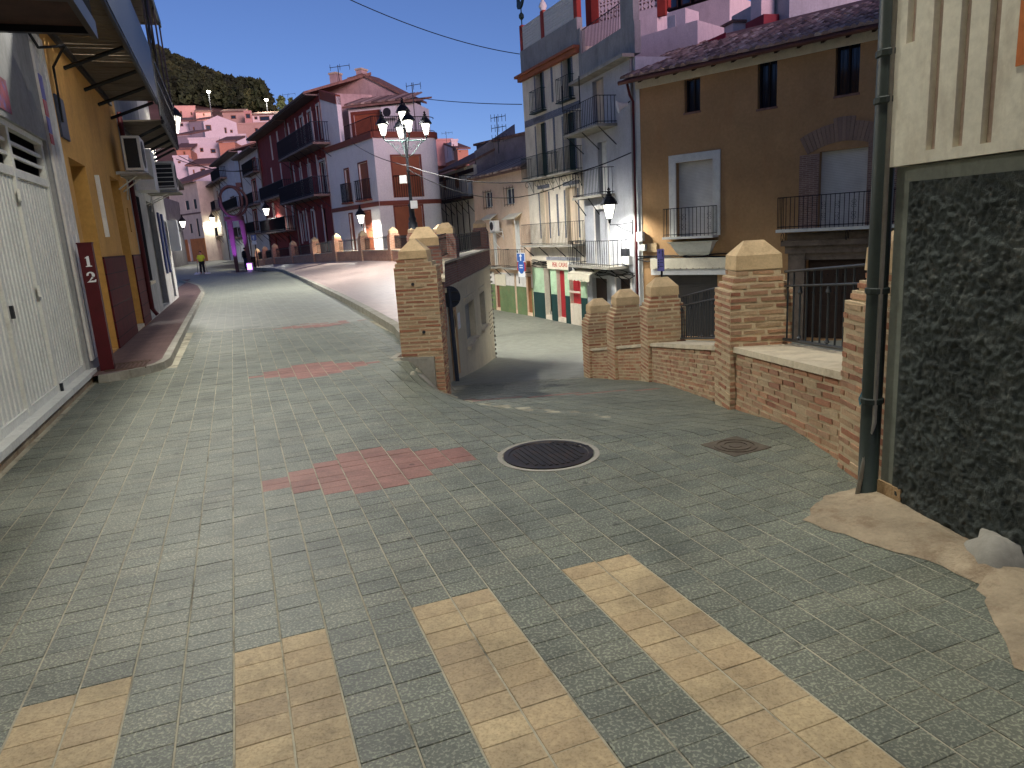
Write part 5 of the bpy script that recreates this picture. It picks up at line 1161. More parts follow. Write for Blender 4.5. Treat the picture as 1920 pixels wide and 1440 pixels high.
for o in s1: opening(F, r, o, 'shutter', 'shutter_cream', .22, name='plank_shutter')
for o in s3 + s2 + s1:
    for a, b in ((o[0] - .16, o[0] - .04), (o[1] + .04, o[1] + .16)):
        mb = MB(); mb.box(F, a, b, .001, .02, o[2] + (.3 if o in s1 else .1), o[3] - .1); obj('tile_strip', mb, 'tile_blue', r)
    if o not in s3: mb = MB(); mb.box(F, o[0] - .2, o[1] + .2, .001, .03, o[3] + .08, o[3] + .26); obj('tile_lintel', mb, 'tile_blue', r)
um = (s2[0][1] + s2[1][0]) / 2
for za, zb in ((z1 + .4, z1 + 2.4), (z2 + .3, z2 + 2.9), (z3 + .2, z3 + 2.0)): mb = MB(); mb.box(F, um - .09, um + .09, .001, .018, za, zb); obj('tile_strip', mb, 'tile_blue', r)
mb = MB(); mb.box(F, .1, LN - .05, .001, .03, z3 - .5, z3 - .18); obj('tile_band', mb, 'tile_blue', r)
for o in s3: balcony(F, r, o[0] - .3, o[1] + .3, z3, .3, 1.0, 9, 'iron_green', 'iron_green', .05, 0)
for o, e in zip(s2, (0, 1)): balcony(F, r, max(.0, o[0] - .75), min(LN, o[1] + .75), z2, .65, 1.05, 18, 'concrete_grey', 'iron_green', .08, 3, True)
balcony(F, r, .15, LN - .05, z1, .65, 1.05, 40, 'concrete_grey', 'iron_black', .1, 4, False, .01, .5)
# cornice, parapet, lattice terrace with cockerel
mb = MB(); mb.box(F, -.15, LN + .1, .001, .2, ct - .3, ct - .12).box(F, -.25, LN + .15, .001, .34, ct - .118, ct); obj('cornice', mb, 'terracotta', r)
mb = MB(); mb.box(F, -.02, LN, -.25, .02, ct + .002, ct + 1.15); obj('parapet', mb, 'grey_render', r)
lt = [(.0, .25), (2.4, 2.7), (LN - .3, LN)]
for a, b in lt: mb = MB(); mb.box(F, a, b, -.22, .0, ct + 1.152, ct + 2.35); obj('terrace_post', mb, 'rust_red', r)
def lattice(F, u0, u1, z0, z1, d, cell, mat, root):
    """pierced concrete screen: a frame of bars with a ring in each opening"""
    nu, nz = max(1, round((u1 - u0) / cell)), max(1, round((z1 - z0) / cell)); cu, cz = (u1 - u0) / nu, (z1 - z0) / nz
    g = thing('lattice_screen', None, None, F.pt(u0, d, z0)); g.parent = root; g.location = F.pt(u0, d, z0) - ORG[root.name]
    ub = MB(); t = .2
    def bx(a, b, c, e): ub.abox(a - .5, b - .5, -.5, .5, c - .5, e - .5)
    bx(0, 1, 0, .09); bx(0, 1, .91, 1); bx(0, .09, .09, .91); bx(.91, 1, .09, .91)
    ub.prism([(.32 * math.cos(math.pi * k / 4), -.4, .32 * math.sin(math.pi * k / 4)) for k in range(8)], (0, .8, 0)); bx(.44, .56, .09, .25); bx(.44, .56, .75, .91); bx(.09, .25, .44, .56); bx(.75, .91, .44, .56)
    me = ub.mesh('lattice_block', mats=(mat,)); yaw = math.atan2(F.u.y, F.u.x)
    for i in range(nu):
        for j in range(nz): put('lattice_block', me, g, F.pt(u0 + (i + .5) * cu, d, z0 + (j + .5) * cz), (0, 0, yaw), (cu, .12, cz))
lattice(F, .25, 2.4, ct + 1.17, ct + 2.25, -.1, .27, 'white_paint', r); lattice(F, 2.7, LN - .3, ct + 1.17, ct + 2.25, -.1, .27, 'white_paint', r)
ck = thing('weathercock', 'green metal cockerel on a ball on terrace post', 'ornament', F.pt(.12, -.1, ct + 2.35))
b0 = F.pt(.12, -.1, ct + 2.35)
mb = MB(); mb.lathe(b0, [(.03, 0), (.03, .25), (.13, .36), (.13, .5), (.03, .62), (.03, .75)], 10); obj('ball', mb, 'iron_green', ck)
mb = MB(); sil = [(-.3, .95), (-.2, .8), (.05, .75), (.25, .85), (.42, 1.05), (.4, 1.25), (.3, 1.12), (.15, 1.02), (-.02, 1.08), (-.12, 1.3), (-.14, 1.45), (-.24, 1.5), (-.3, 1.4), (-.38, 1.35), (-.28, 1.28), (-.27, 1.1)]
mb.prism([b0 + Vector((F.u.x * x, F.u.y * x, z)) for x, z in sil], Vector((F.n.x, F.n.y, 0)) * .1); obj('bird', mb, 'iron_green', ck)
mb = MB(); c = F.pt(2.55, -.1, ct + 2.35); mb.lathe(c, [(.12, 0), (.2, .2), (.12, .38), (.05, .42), (.16, .6), (.08, .75), (.02, .8)], 10); tag(obj('urn', mb, 'white_paint', None, True, c), 'white stone urn on the middle terrace post', 'urn')
# ground floor
def dado(F, r, segs, z0, z1, mat, d=.02):
    for a, b in segs: mb = MB(); mb.box(F, a, b, .001, d, z0, z1); obj('dado', mb, mat, r)
dado(F, r, [(.02, nich[0] - .02), (nich[1] + .02, rsh[0] - .02), (rsh[1] + .02, rdo[0] - .02), (rdo[1] + .02, LN - .02)], -3.4, -1.75, 'green_dado')
dado(F, r, [(.02, nich[0] - .02), (nich[1] + .02, rsh[0] - .02), (rsh[1] + .02, rdo[0] - .02), (rdo[1] + .02, LN - .02)], -1.748, z1 - 1.2, 'mint')
opening(F, r, rsh, 'shutter', 'shutter_red', .2, name='red_shutter'); rd_ = opening(F, r, rdo, 'double_door', 'shutter_red', .2, name='red_door')
mb = MB(); mb.box(F, rdo[0], rdo[1], .03, .07, rdo[2] + .55, rdo[2] + .64); obj('bar_lock', mb, 'pale_cream', rd_)
mb = MB(); mb.box(F, nich[0], nich[1], -1.25, -1.2, -3, nich[3]); nb = obj('alcove_back', mb, 'mint', r)
for k in range(4): mb = MB(); mb.box(F, nich[0], nich[1], -.3 - .22 * k, -.02 - .22 * k, -3.1 + .18 * k, -2.92 + .18 * k); obj('step', mb, 'concrete_grey', r)
mb = MB(); c = F.pt((nich[0] + nich[1]) / 2 + .2, -1.19, -1.0); mb.box(F, nich[0] + .4, nich[1] - .1, -1.19, -1.05, -1.4, -.4); obj('letter_box', mb, 'plastic_dark', r)
sgn = thing('shop_sign', 'pale shop fascia with red lettering over the red shutter', 'sign', F.pt(rsh[0], .1, rsh[3]))
mb = MB(); sa, sb, sz0, sz1 = rsh[0] - .7, rdo[1] + .15, rsh[3] + .08, rsh[3] + .52; mb.box(F, sa, sb, .03, .16, sz0, sz1); obj('board', mb, 'fascia_cream', sgn)
surf('stripe_grey', (150, 152, 160), .7, .1, 3)
for k in range(14): mb = MB(); w_ = (sb - sa) / 28; u = sa + w_ * (2 * k + .5); mb.box(F, u, u + w_, .03, .22, sz1 + .01, sz1 + .16); obj('valance_stripe', mb, 'stripe_grey', sgn)
def lettering(text, F, u, z, size, d, mat, parent, name='lettering'):
    fc = bpy.data.curves.new(name, 'FONT'); fc.body = text; fc.size = size; fc.extrude = .004; fc.materials.append(MATS[mat]); fc.align_x = 'CENTER'; fc.align_y = 'CENTER'
    q = bpy.data.objects.new(name, fc); COL.objects.link(q); X = Vector((F.u.x, F.u.y, 0)); Z = Vector((0, 0, 1)); N = X.cross(Z)
    q.parent = parent; q.matrix_local = Matrix.Translation(F.pt(u, d, z) - ORG[parent.name]) @ Matrix((X, Z, N)).transposed().to_4x4(); ORG[q.name] = ORG[parent.name]; return to_mesh(q)
lettering('PERI  CASAS', F, lerp(sa, sb, .42), (sz0 + sz1) / 2, .3, .166, 'sign_red', sgn)
cb = thing('cable_bundle', 'bundle of black cables under the long balcony of the tiled house', 'cables', F.pt(0, 0, z1 - .9))
for k in range(6):
    mb = MB(); zz = z1 - .85 - k * .05; pts = [F.pt(.2 + j * .55, .06 + .06 * ((j + k) % 2), zz + RND.uniform(-.07, .07)) for j in range(11)]; mb.tube(pts, .02, 5); obj('cable', mb, 'cable_black', cb)
# ---------------------------------------------------------------- roof terraces behind
surf('pink_white', (224, 208, 206), .9, .08, 1.5, (170, 150, 150), .35, .2, 40, .003, 0, True)
surf('membrane_red', (132, 34, 48), .6, .15, 3)
def back_block(name, label, px0, py0, px1, py1, Y0, Y1, mat, zb=4.0, back=4.0, cat='house', ops_px=(), kind='window', win='pane_blue'):
    a, b = at(px0, py0, Y0), at(px1, py1, Y1); F = Frame(a.xy, b.xy); zt = (a.z + b.z) / 2
    ops = [F.rect(*o) for o in ops_px]; r = house(name, label, F, 0, F.L, zb, zt, mat, ops, .12, back, None, True, cat)
    for o in ops: opening(F, r, o, kind, win, .1)
    return r, F, zt
r, Fq, zt = back_block('white_terrace_house', 'white rear house wall with a red lattice parapet above roofs', 1092, 28, 1232, 38, 37.0, 34.5, 'pink_white', 5, 3)
lattice(Fq, .9, Fq.L, zt + .02, zt + 1.5, -.1, .38, 'pink_white', r)
mb = MB(); mb.box(Fq, .5, .88, -.2, .0, zt + .002, zt + 1.7); obj('lattice_post', mb, 'rust_red', r); mb = MB(); mb.box(Fq, Fq.L + .01, Fq.L + .4, -.2, .0, zt - .4, zt + 1.7); obj('lattice_post', mb, 'rust_red', r)
mb = MB(); mb.box(Fq, .0, Fq.L + .4, -.6, -.3, zt, zt + 1.6); obj('screen_backing', mb, 'rust_red', r)
r, Fq, zt = back_block('upper_rear_house', 'pale rear house with a row of windows above the roofs', 1228, 0, 1368, 22, 39, 36, 'pink_white', 5, 4)
mb = MB()
for k in range(6): o = (.8 + k * .75, 1.35 + k * .75, zt + .1, zt + 1.0); opening(Fq, r, o, 'window', 'pane_blue', -.05, 'dark_wood', None, 0)
mb.box(Fq, 0, Fq.L, -.4, -.2, zt, zt + 1.6); obj('glazed_gallery', mb, 'dark_wood', r)
r, Fq, zt = back_block('rear_parapet_house', 'whitewashed rear parapet with stained edge over the tiled roof', 1186, 44, 1308, 68, 31.5, 29.3, 'pink_white', 4, 2)
mb = MB(); P = Fq.pt; mb.hexa([P(-.1, .02, zt - 1.9), P(Fq.L + 1.2, .02, zt - 1.35), P(Fq.L + 1.2, .3, zt - 1.5), P(-.1, .3, zt - 2.1), P(-.1, .005, zt - 1.45), P(Fq.L + 1.2, .005, zt - .7), P(Fq.L + 1.2, .03, zt - .8), P(-.1, .03, zt - 1.55)]); obj('waterproofing', mb, 'membrane_red', r)
q = Fq.pt(Fq.L * .55, -.8, 0); mb = MB(); mb.box(Fq, Fq.L * .42, Fq.L * .7, -1.6, -.6, zt - .5, zt + .75); obj('stair_hut', mb, 'pink_white', r); mb = MB(); mb.box(Fq, Fq.L * .45, Fq.L * .55, -.6, -.58, zt - .1, zt + .6); obj('hut_door', mb, 'grey_blue', r)
r, Fq, zt = back_block('chimney_house', 'pale rear house with chimneys and lilac roof at the top', 1372, -5, 1480, 12, 34, 30, 'grey_blue', 6, 4)
mb = MB(); mb.box(Fq, .2, 1.1, -.2, .6, zt - 1.9, zt - .55); obj('chimney', mb, 'pink_white', r); mb = MB(); mb.box(Fq, .1, 1.2, -.3, .7, zt - .55, zt - .45); obj('chimney_roof', mb, 'roof_clay', r)
mb = MB(); mb.box(Fq, Fq.L * .62, Fq.L * .8, .1, .7, zt - .9, zt + .5); obj('chimney', mb, 'pink_white', r); mb = MB(); mb.box(Fq, Fq.L * .55, Fq.L * .86, .05, .75, zt - 1.3, zt - .9); obj('flashing', mb, 'membrane_red', r)
# ---------------------------------------------------------------- cream street house, left of the tiled one
a = at(890, 400, 45.2); FS = Frame(a.xy, (1.49, 38.5)); F = FS; L = F.L; gt = F.at(941, 327)[1]
surf('peach_render', (218, 192, 164), .9, .12, .9, (186, 150, 122), .5, .2, 50, .003, 0, True); surf('olive_dado', (104, 124, 84), .85, .2, 1.2, (132, 120, 84), .5)
sm = [F.rect(909, 361, 924, 388), F.rect(948, 354, 965, 382)]; bd = [F.rect(918, 415, 934, 497), F.rect(960, 414, 978, 500)]; gd = [F.rect(927, 512, 940, 592), F.rect(964, 514, 972, 594), F.rect(986, 518, 1000, 597)]
for o in bd: o[2] = F.at(950, 500)[1]
for o in gd: o[2] = -2.95
r = house('peach_house', 'peach and white street house with awnings and olive dado', F, 0, L - .01, -3.4, gt, 'peach_render', sm + bd + gd, .2, 5)
for o in sm:
    w_ = opening(F, r, o, 'window', 'pane_blue', .1, 'white_paint')
    for k in range(4): put('grille_bar', bar_mesh('iron_black', .014), w_, F.pt(lerp(o[0] - .05, o[1] + .05, k / 3), .1, o[2] - .1), (0, 0, 0), (1, 1, o[3] - o[2] + .2))
    for z in (o[2], o[3]): mb = MB(); mb.tube([F.pt(o[0] - .1, .1, z), F.pt(o[1] + .1, .1, z)], .014, 4); obj('grille_rail', mb, 'iron_black', w_)
for o in bd: opening(F, r, o, 'double_door', 'white_paint', .15, name='balcony_door'); balcony(F, r, o[0] - .7, o[1] + .6, o[2], .5, 1.0, 16, 'concrete_grey', 'iron_black', .1, 2, False, .012, .4)
opening(F, r, gd[0], 'shutter', 'shutter_brown', .1, name='roller_shutter'); opening(F, r, gd[1], 'door', 'dark_wood', .1); opening(F, r, gd[2], 'door', 'mid_wood', .1)
ds = [(.02, gd[0][0]), (gd[0][1], gd[1][0]), (gd[1][1], gd[2][0]), (gd[2][1], L - .05)]
dado(F, r, [(a + .02, b - .02) for a, b in ds], -3.4, -1.55, 'olive_dado'); dado(F, r, [(a + .02, b - .02) for a, b in ds], -1.548, F.at(960, 512)[1], 'white_render', .015)
for o in bd:
    aw = thing('awning', 'cream awning over the peach house balcony door ' + ('beside the air conditioner' if o is bd[0] else 'nearer the traffic signs'), 'awning', F.pt(o[0], 0, o[3]), 'awnings of the peach house'); u0, u1, zz = o[0] - .3, o[1] + .4, o[3] + .4
    mb = MB(); mb.hexa([F.pt(u0, 0, zz - .03), F.pt(u1, 0, zz - .03), F.pt(u1, .5, zz - .33), F.pt(u0, .5, zz - .33), F.pt(u0, 0, zz), F.pt(u1, 0, zz), F.pt(u1, .52, zz - .3), F.pt(u0, .52, zz - .3)]); obj('canvas', mb, 'fascia_cream', aw)
    mb = MB(); mb.tube([F.pt(u1, .5, zz - .3), F.pt(u1, .3, zz - 1.6), F.pt(u1, 0, zz - 2.0)], .02, 4); obj('arm', mb, 'plastic_white', aw)
air_con(F, bd[0][1] + .25, bd[0][3] - .6, .2, .7, .6, .3, 'white air conditioner beside an awning on the peach house', False, True)
P = F.pt; mb = MB(); mb.hexa([P(-.1, .3, gt - .05), P(L, .3, gt - .05), P(L, -3, gt + 1.2), P(-.1, -3, gt + 1.2), P(-.1, .3, gt + .05), P(L, .3, gt + .05), P(L, -3, gt + 1.3), P(-.1, -3, gt + 1.3)]); rf = obj('roof', mb, 'roof_clay', r)
for k in range(int(L / .22)): put('roof_tile', TM, rf, P(.1 + k * .22, .36, gt + .06), (math.radians(21), 0, math.atan2(F.u.y, F.u.x)), (1.05, 6, 1.05))
pn = F.rect(928, 513, 938, 535); plate('banner', 'yellow banner hanging over the brown shutter of the peach house', 'banner', F, (pn[0] + .1, pn[1] + .9, pn[2], pn[3]), .05, .06, 'fascia_cream')
# one-way and no-parking signs on a pole
F = FS.shift(0, .75); q0 = F.at(977, 600)[0]
sg = thing('traffic_signs', 'blue one way arrow sign above a no parking sign on pole', 'road sign', F.pt(q0, 0, -3.1))
mb = MB(); c = F.pt(q0, -.03, 0); top = F.at(977, 470)[1]; mb.tube([(c.x, c.y, top - 1.75), (c.x, c.y, top)], .03, 6); mb.tube([(c.x, c.y, top - 1.2), FS.pt(q0, 0, top - 1.2)], .025, 5); obj('pole', mb, 'iron_grey', sg)
o = F.rect(969, 474, 985, 491); k_ = .04; mb = MB(); mb.box(F, o[0], o[1], 0, .02, o[2], o[3]); pl = obj('plate', mb, 'sign_white', sg); mb = MB(); mb.box(F, o[0] + k_, o[1] - k_, .021, .026, o[2] + k_, o[3] - k_); obj('blue_field', mb, 'sign_blue', pl)
cx, w_, h_ = (o[0] + o[1]) / 2, o[1] - o[0], o[3] - o[2]; mb = MB(); mb.prism([F.pt(cx + x * w_, .027, o[2] + y * h_) for x, y in ((-.06, .12), (.06, .12), (.06, .6), (.2, .6), (0, .9), (-.2, .6), (-.06, .6))], F.pt(0, .033, 0) - F.pt(0, .027, 0)); obj('arrow', mb, 'sign_white', pl)
o2 = [o[0], o[1], o[2] - h_ * 1.0, o[2] - .03]; mb = MB(); mb.box(F, *o2[:2], 0, .02, *o2[2:]); pl = obj('plate', mb, 'sign_red', sg)
cz = (o2[2] + o2[3]) / 2; mb = MB(); mb.prism([F.pt(cx + .4 * w_ * math.cos(2 * math.pi * k / 20), .021, cz + .4 * w_ * math.sin(2 * math.pi * k / 20)) for k in range(20)], F.pt(0, .026, 0) - F.pt(0, .021, 0)); obj('disc', mb, 'sign_blue', pl)
for yy in (-.06, .06): mb = MB(); mb.box(F, cx - .2 * w_, cx + .2 * w_, .027, .03, cz + yy - .03, cz + yy + .03); obj('legend', mb, 'sign_white', pl)
mb = MB(); mb.box(F, o[0] + .08, o[1] - .08, 0, .02, o2[2] - .34, o2[2] - .03); obj('sub_plate', mb, 'sign_white', sg)
F = FS; o = F.rect(988, 489, 995, 501); plate('wooden_plaque', 'brown plaque on peach wall beside the traffic signs', 'plaque', F, (o[0], o[1], o[2], o[3]), .002, .04, 'mid_wood')
# ---------------------------------------------------------------- grey gable behind and the dark-framed house
surf('gable_grey', (150, 140, 142), .92, .25, .7, (104, 96, 100), .6, .3, 30, .006)
a, b = at(893, 273, 49), at(992, 250, 43.5); F = Frame(a.xy, b.xy)
r = thing('gable_house', 'tall grey blank gable wall behind the peach house roof', 'house', F.pt(2, 0, 0)); mb = MB()
mb.prism([F.pt(0, 0, 0), F.pt(F.L, 0, 0), F.pt(F.L, 0, b.z), F.pt(0, 0, a.z)], Vector((-F.n.x, -F.n.y, 0)) * 4); obj('wall', mb, 'gable_grey', r)
mb = MB(); mb.hexa([F.pt(-.1, -.1, a.z - .02), F.pt(F.L, -.1, b.z - .02), F.pt(F.L, .18, b.z - .02), F.pt(-.1, .18, a.z - .02), F.pt(-.1, -.1, a.z + .12), F.pt(F.L, -.1, b.z + .12), F.pt(F.L, .18, b.z + .12), F.pt(-.1, .18, a.z + .12)]); obj('verge', mb, 'roof_clay', r)
a, b = at(822, 360, 54), at(891, 360, 46.5); F = Frame(a.xy, b.xy); gt = F.at(857, 318)[1]; L = F.L
ov = [F.rect(831, 331, 838, 356), F.rect(853, 325, 862, 353)]; dr_ = F.rect(871, 314, 885, 366)
r = house('framed_house', 'cream house with dark timber frame, oval windows and projecting balcony', F, 0, L, -3.4, gt, 'pale_cream', [dr_], .15, 5)
opening(F, r, dr_, 'double_door', 'white_paint', .12, name='balcony_door')
for o in ov:
    cu, cz, ru, rz = (o[0] + o[1]) / 2, (o[2] + o[3]) / 2, (o[1] - o[0]) / 2, (o[3] - o[2]) / 2; mb = MB(); mb.prism([F.pt(cu + ru * math.cos(2 * math.pi * k / 20), .001, cz + rz * math.sin(2 * math.pi * k / 20)) for k in range(20)], F.pt(0, .04, 0) - F.pt(0, 0, 0)); obj('oval_window', mb, 'mid_wood', r)
zb = F.at(862, 370, .6)[1]; balcony(F, r, F.at(838, 370)[0], L - .1, zb, .9, 1.25, 16, 'dark_wood', 'iron_black', .15, 5, False, .016, .9)
mb = MB(); mb.box(F, 0, L, .001, .04, gt - .45, gt - .2); obj('frame_beam', mb, 'dark_wood', r)
for k in range(7): mb = MB(); u = .3 + k * (L - .5) / 6; mb.box(F, u - .05, u + .05, .001, .04, -3.2, zb - .2); obj('frame_post', mb, 'dark_wood', r)
P = F.pt; mb = MB(); mb.hexa([P(-.2, .4, gt - .02), P(L + .1, .4, gt - .02), P(L + .1, -4, gt + 1.9), P(-.2, -4, gt + 1.9), P(-.2, .4, gt + .12), P(L + .1, .4, gt + .12), P(L + .1, -4, gt + 2.05), P(-.2, -4, gt + 2.05)]); obj('roof', mb, 'roof_clay', r)
mb = MB(); mb.prism([F.pt(L, -.2, 0), F.pt(L, -.2, gt + .8), F.pt(L + .001, -3, gt + 2.4), F.pt(L + .001, -3, 0)], Vector((-F.u.x, -F.u.y, 0)) * .2); obj('party_wall', mb, 'gable_grey', r)
# ---------------------------------------------------------------- white corner building
surf('lilac_white', (224, 222, 218), .88, .06, 1.0, (190, 186, 178), .25, .12, 50, .002, 0, True); surf('brown_trim', (122, 66, 50), .7, .12, 3)
slats('shutter_tan', (150, 84, 54), .06, .6)
C_ = Vector((-7.5, 45.0)); FW1 = Frame((-11.9, 51.4), C_); FW2 = Frame(C_, (-4.4, 46.4)); L1, L2 = FW1.L, FW2.L
zp = FW1.at(718, 250)[1]; zm = FW1.at(718, 380)[1]
w1 = [FW1.rect(646, 319, 660, 382), FW1.rect(672, 308, 695, 377), FW1.rect(655, 402, 668, 470), FW1.rect(680, 398, 702, 470)]
for o in w1[:2]: o[2] = zm + .35
for o in w1[2:]: o[2] = .5
r = thing('white_corner_house', 'white corner house with brown bands, brown shutters and roof terrace', 'house', (C_.x, C_.y, 0))
mb = MB(); mb.wall(FW1, 0, L1, -.6, zp, w1, .12, 4, True); obj('wall', mb, 'lilac_white', r)
w2 = [FW2.rect(734, 293, 793, 370), FW2.rect(740, 388, 798, 470)]; w2[0][2] = zm + .3; w2[1][2] = .5
w2 = [[max(.3, o[0]), min(L2 - .5, o[1]), o[2], o[3]] for o in w2]
mb = MB(); mb.wall(FW2, 0, L2, -.6, zp, w2, .12, 4, True)
cc = FW2.pt(L2, -.9, 0)
def arcp(k, z, rad=.9): a = math.pi / 2 * k / 6; q = cc.xy + FW2.u * rad * math.sin(a) + FW2.n * rad * math.cos(a); return Vector((q.x, q.y, z))
for k in range(6): mb.face([arcp(k, -.6), arcp(k + 1, -.6), arcp(k + 1, zp), arcp(k, zp)])
obj('wall', mb, 'lilac_white', r)
for za, zb_, pr in ((zp - .05, zp + .3, .12), (zm - .15, zm + .12, .05)):
    mb = MB(); mb.box(FW1, 0, L1 + .02, .001, pr, za, zb_); obj('band', mb, 'brown_trim', r)
    mb = MB(); mb.box(FW2, .03, L2, .001, pr, za, zb_)
    for k in range(6): mb.hexa([arcp(k, za, .901), arcp(k + 1, za, .901), arcp(k + 1, za, .9 + pr), arcp(k, za, .9 + pr), arcp(k, zb_, .901), arcp(k + 1, zb_, .901), arcp(k + 1, zb_, .9 + pr), arcp(k, zb_, .9 + pr)])
    obj('band', mb, 'brown_trim', r)
for F, ws in ((FW1, w1), (FW2, w2)):
    for o in ws: opening(F, r, o, 'shutter', 'shutter_tan', .1, name='roller_shutter'); surround(F, r, o, .1, .03, 'brown_trim', False)
for o in w1[:2]: balcony(FW1, r, o[0] - .3, o[1] + .3, zm + .35, .35, 1.2, 12, 'brown_trim', 'iron_black', .1, 0, False, .016)
for k in range(13): put('bar', bar_mesh('iron_black', .018), r, FW2.pt(lerp(w2[0][0], w2[0][1], k / 12), .06, w2[0][2]), (0, 0, 0), (1, 1, 1.3))
mb = MB(); mb.tube([FW2.pt(w2[0][0], .06, w2[0][2] + 1.3), FW2.pt(w2[0][1], .06, w2[0][2] + 1.3)], .025, 4); obj('window_rail', mb, 'iron_black', r)
mb = MB(); pts = [FW1.pt(L1 * .45, -.05, zp + 1.2), FW1.pt(L1, -.05, zp + 1.2)] + [FW2.pt(L2, -.05, zp + 1.2)] + [arcp(k, zp + 1.2, .85) for k in range(1, 7)]; mb.tube(pts, .025, 4); mb.tube([p - Vector((0, 0, .8)) for p in pts], .02, 4); tr_ = obj('terrace_rail', mb, 'iron_black', r)
for k in range(26): put('bar', bar_mesh('iron_black', .016), tr_, FW1.pt(lerp(L1 * .45, L1, k / 25), -.05, zp + .3), (0, 0, 0), (1, 1, .9))
for k in range(26): put('bar', bar_mesh('iron_black', .016), tr_, FW2.pt(lerp(0, L2, k / 25), -.05, zp + .3), (0, 0, 0), (1, 1, .9))
# recessed top floor
FU = Frame(at(652, 200, 50.5).xy, at(778, 200, 49.5).xy); zt = FU.at(720, 198)[1]; uo = FU.rect(663, 216, 712, 262); uo[2] = zp - .2
mb = MB(); mb.wall(FU, 0, FU.L, zp - .3, zt, [uo], .1, 3); obj('attic_wall', mb, 'lilac_white', r); opening(FU, r, uo, 'shutter', 'shutter_tan', .08, name='attic_shutter'); surround(FU, r, uo, .2, .03, 'brown_trim', False)
P = FU.pt; mb = MB(); mb.hexa([P(-.2, .5, zt - .02), P(FU.L + .3, .5, zt - .02), P(FU.L + .3, -3, zt + .7), P(-.2, -3, zt + .7), P(-.2, .5, zt + .12), P(FU.L + .3, .5, zt + .12), P(FU.L + .3, -3, zt + .82), P(-.2, -3, zt + .82)]); rf = obj('attic_roof', mb, 'roof_clay', r)
for k in range(int(FU.L / .24)): put('roof_tile', TM, rf, P(.1 + k * .24, .55, zt + .14), (math.radians(16), 0, math.atan2(FU.u.y, FU.u.x)), (1.15, 7, 1.1))
mb = MB(); mb.prism([FW1.pt(0, 0, zp), FW1.pt(L1 * .36, 0, zp), FW1.pt(L1 * .36, 0, zp + 3.2), FW1.pt(0, 0, zp + 4.0)], Vector((-FW1.n.x, -FW1.n.y, 0)) * .3); obj('side_screen', mb, 'lilac_white', r)
mb = MB(); mb.hexa([FW1.pt(0, -.3, zp + 3.5), FW1.pt(L1 * .36, -.3, zp + 2.7), FW1.pt(L1 * .36, .03, zp + 2.7), FW1.pt(0, .03, zp + 3.5), FW1.pt(0, -.3, zp + 4.1), FW1.pt(L1 * .36, -.3, zp + 3.3), FW1.pt(L1 * .36, .03, zp + 3.3), FW1.pt(0, .03, zp + 4.1)]); obj('screen_cap', mb, 'brown_trim', r)
o = FU.rect(720, 204, 742, 222); air_con(FU, o[0], o[2], .2, 1.0, .7, .35, 'white air conditioner on the roof terrace of the corner house', False, False)
wall_lantern('lantern glaring on the white corner house beside a brown shutter', FW1, FW1.at(706, 424)[0], FW1.at(692, 424)[1], 1.0, 1.2, 4000)
# pinkish gable house behind it, with chimneys
surf('pink_render', (196, 172, 164), .92, .2, .9, (150, 120, 118), .6, .3, 30, .006, 0, True)
a, b = at(592, 195, 55.5), at(766, 200, 52); F = Frame(a.xy, b.xy); r = thing('pink_gable_house', 'old pinkish gable with two chimneys rising behind the white corner house', 'house', F.pt(4, 0, 6))
pts = [F.at(*p) for p in ((592, 215), (766, 215), (760, 184), (680, 142), (606, 170))]; mb = MB(); mb.prism([F.pt(u, 0, z) for u, z in [(pts[0][0], 5), (pts[1][0], 5)] + pts[2:]], Vector((-F.n.x, -F.n.y, 0)) * 2.0); obj('wall', mb, 'pink_render', r)
for (p, q) in ((pts[2], pts[3]), (pts[3], pts[4])):
    mb = MB(); e = 1 if p is pts[2] else 0; du = .5 * e
    mb.hexa([F.pt(p[0] + du, .15, p[1] - .2 * e), F.pt(q[0], .15, q[1]), F.pt(q[0], -2.0, q[1]), F.pt(p[0] + du, -2.0, p[1] - .2 * e), F.pt(p[0] + du, .15, p[1] + .14 - .2 * e), F.pt(q[0], .15, q[1] + .16), F.pt(q[0], -2.0, q[1] + .16), F.pt(p[0] + du, -2.0, p[1] + .14 - .2 * e)]); obj('roof', mb, 'roof_clay', r)
for (x0, y0, x1, y1) in ((609, 138, 624, 165), (659, 130, 671, 148)):
    o = F.rect(x0, y0, x1, y1); mb = MB(); mb.box(F, o[0], o[1], -1.2, -.5, o[2] - .5, o[3]); ch = obj('chimney', mb, 'pink_render', r); mb = MB(); mb.box(F, o[0] - .06, o[1] + .06, -1.26, -.44, o[3] + .001, o[3] + .12); obj('chimney_cap', mb, 'coping', ch)
o = F.rect(629, 137, 655, 155); mb = MB(); mb.box(F, o[0], o[1], -2, -1.3, o[2] - .6, o[3] - .1); obj('dormer', mb, 'pink_render', r)
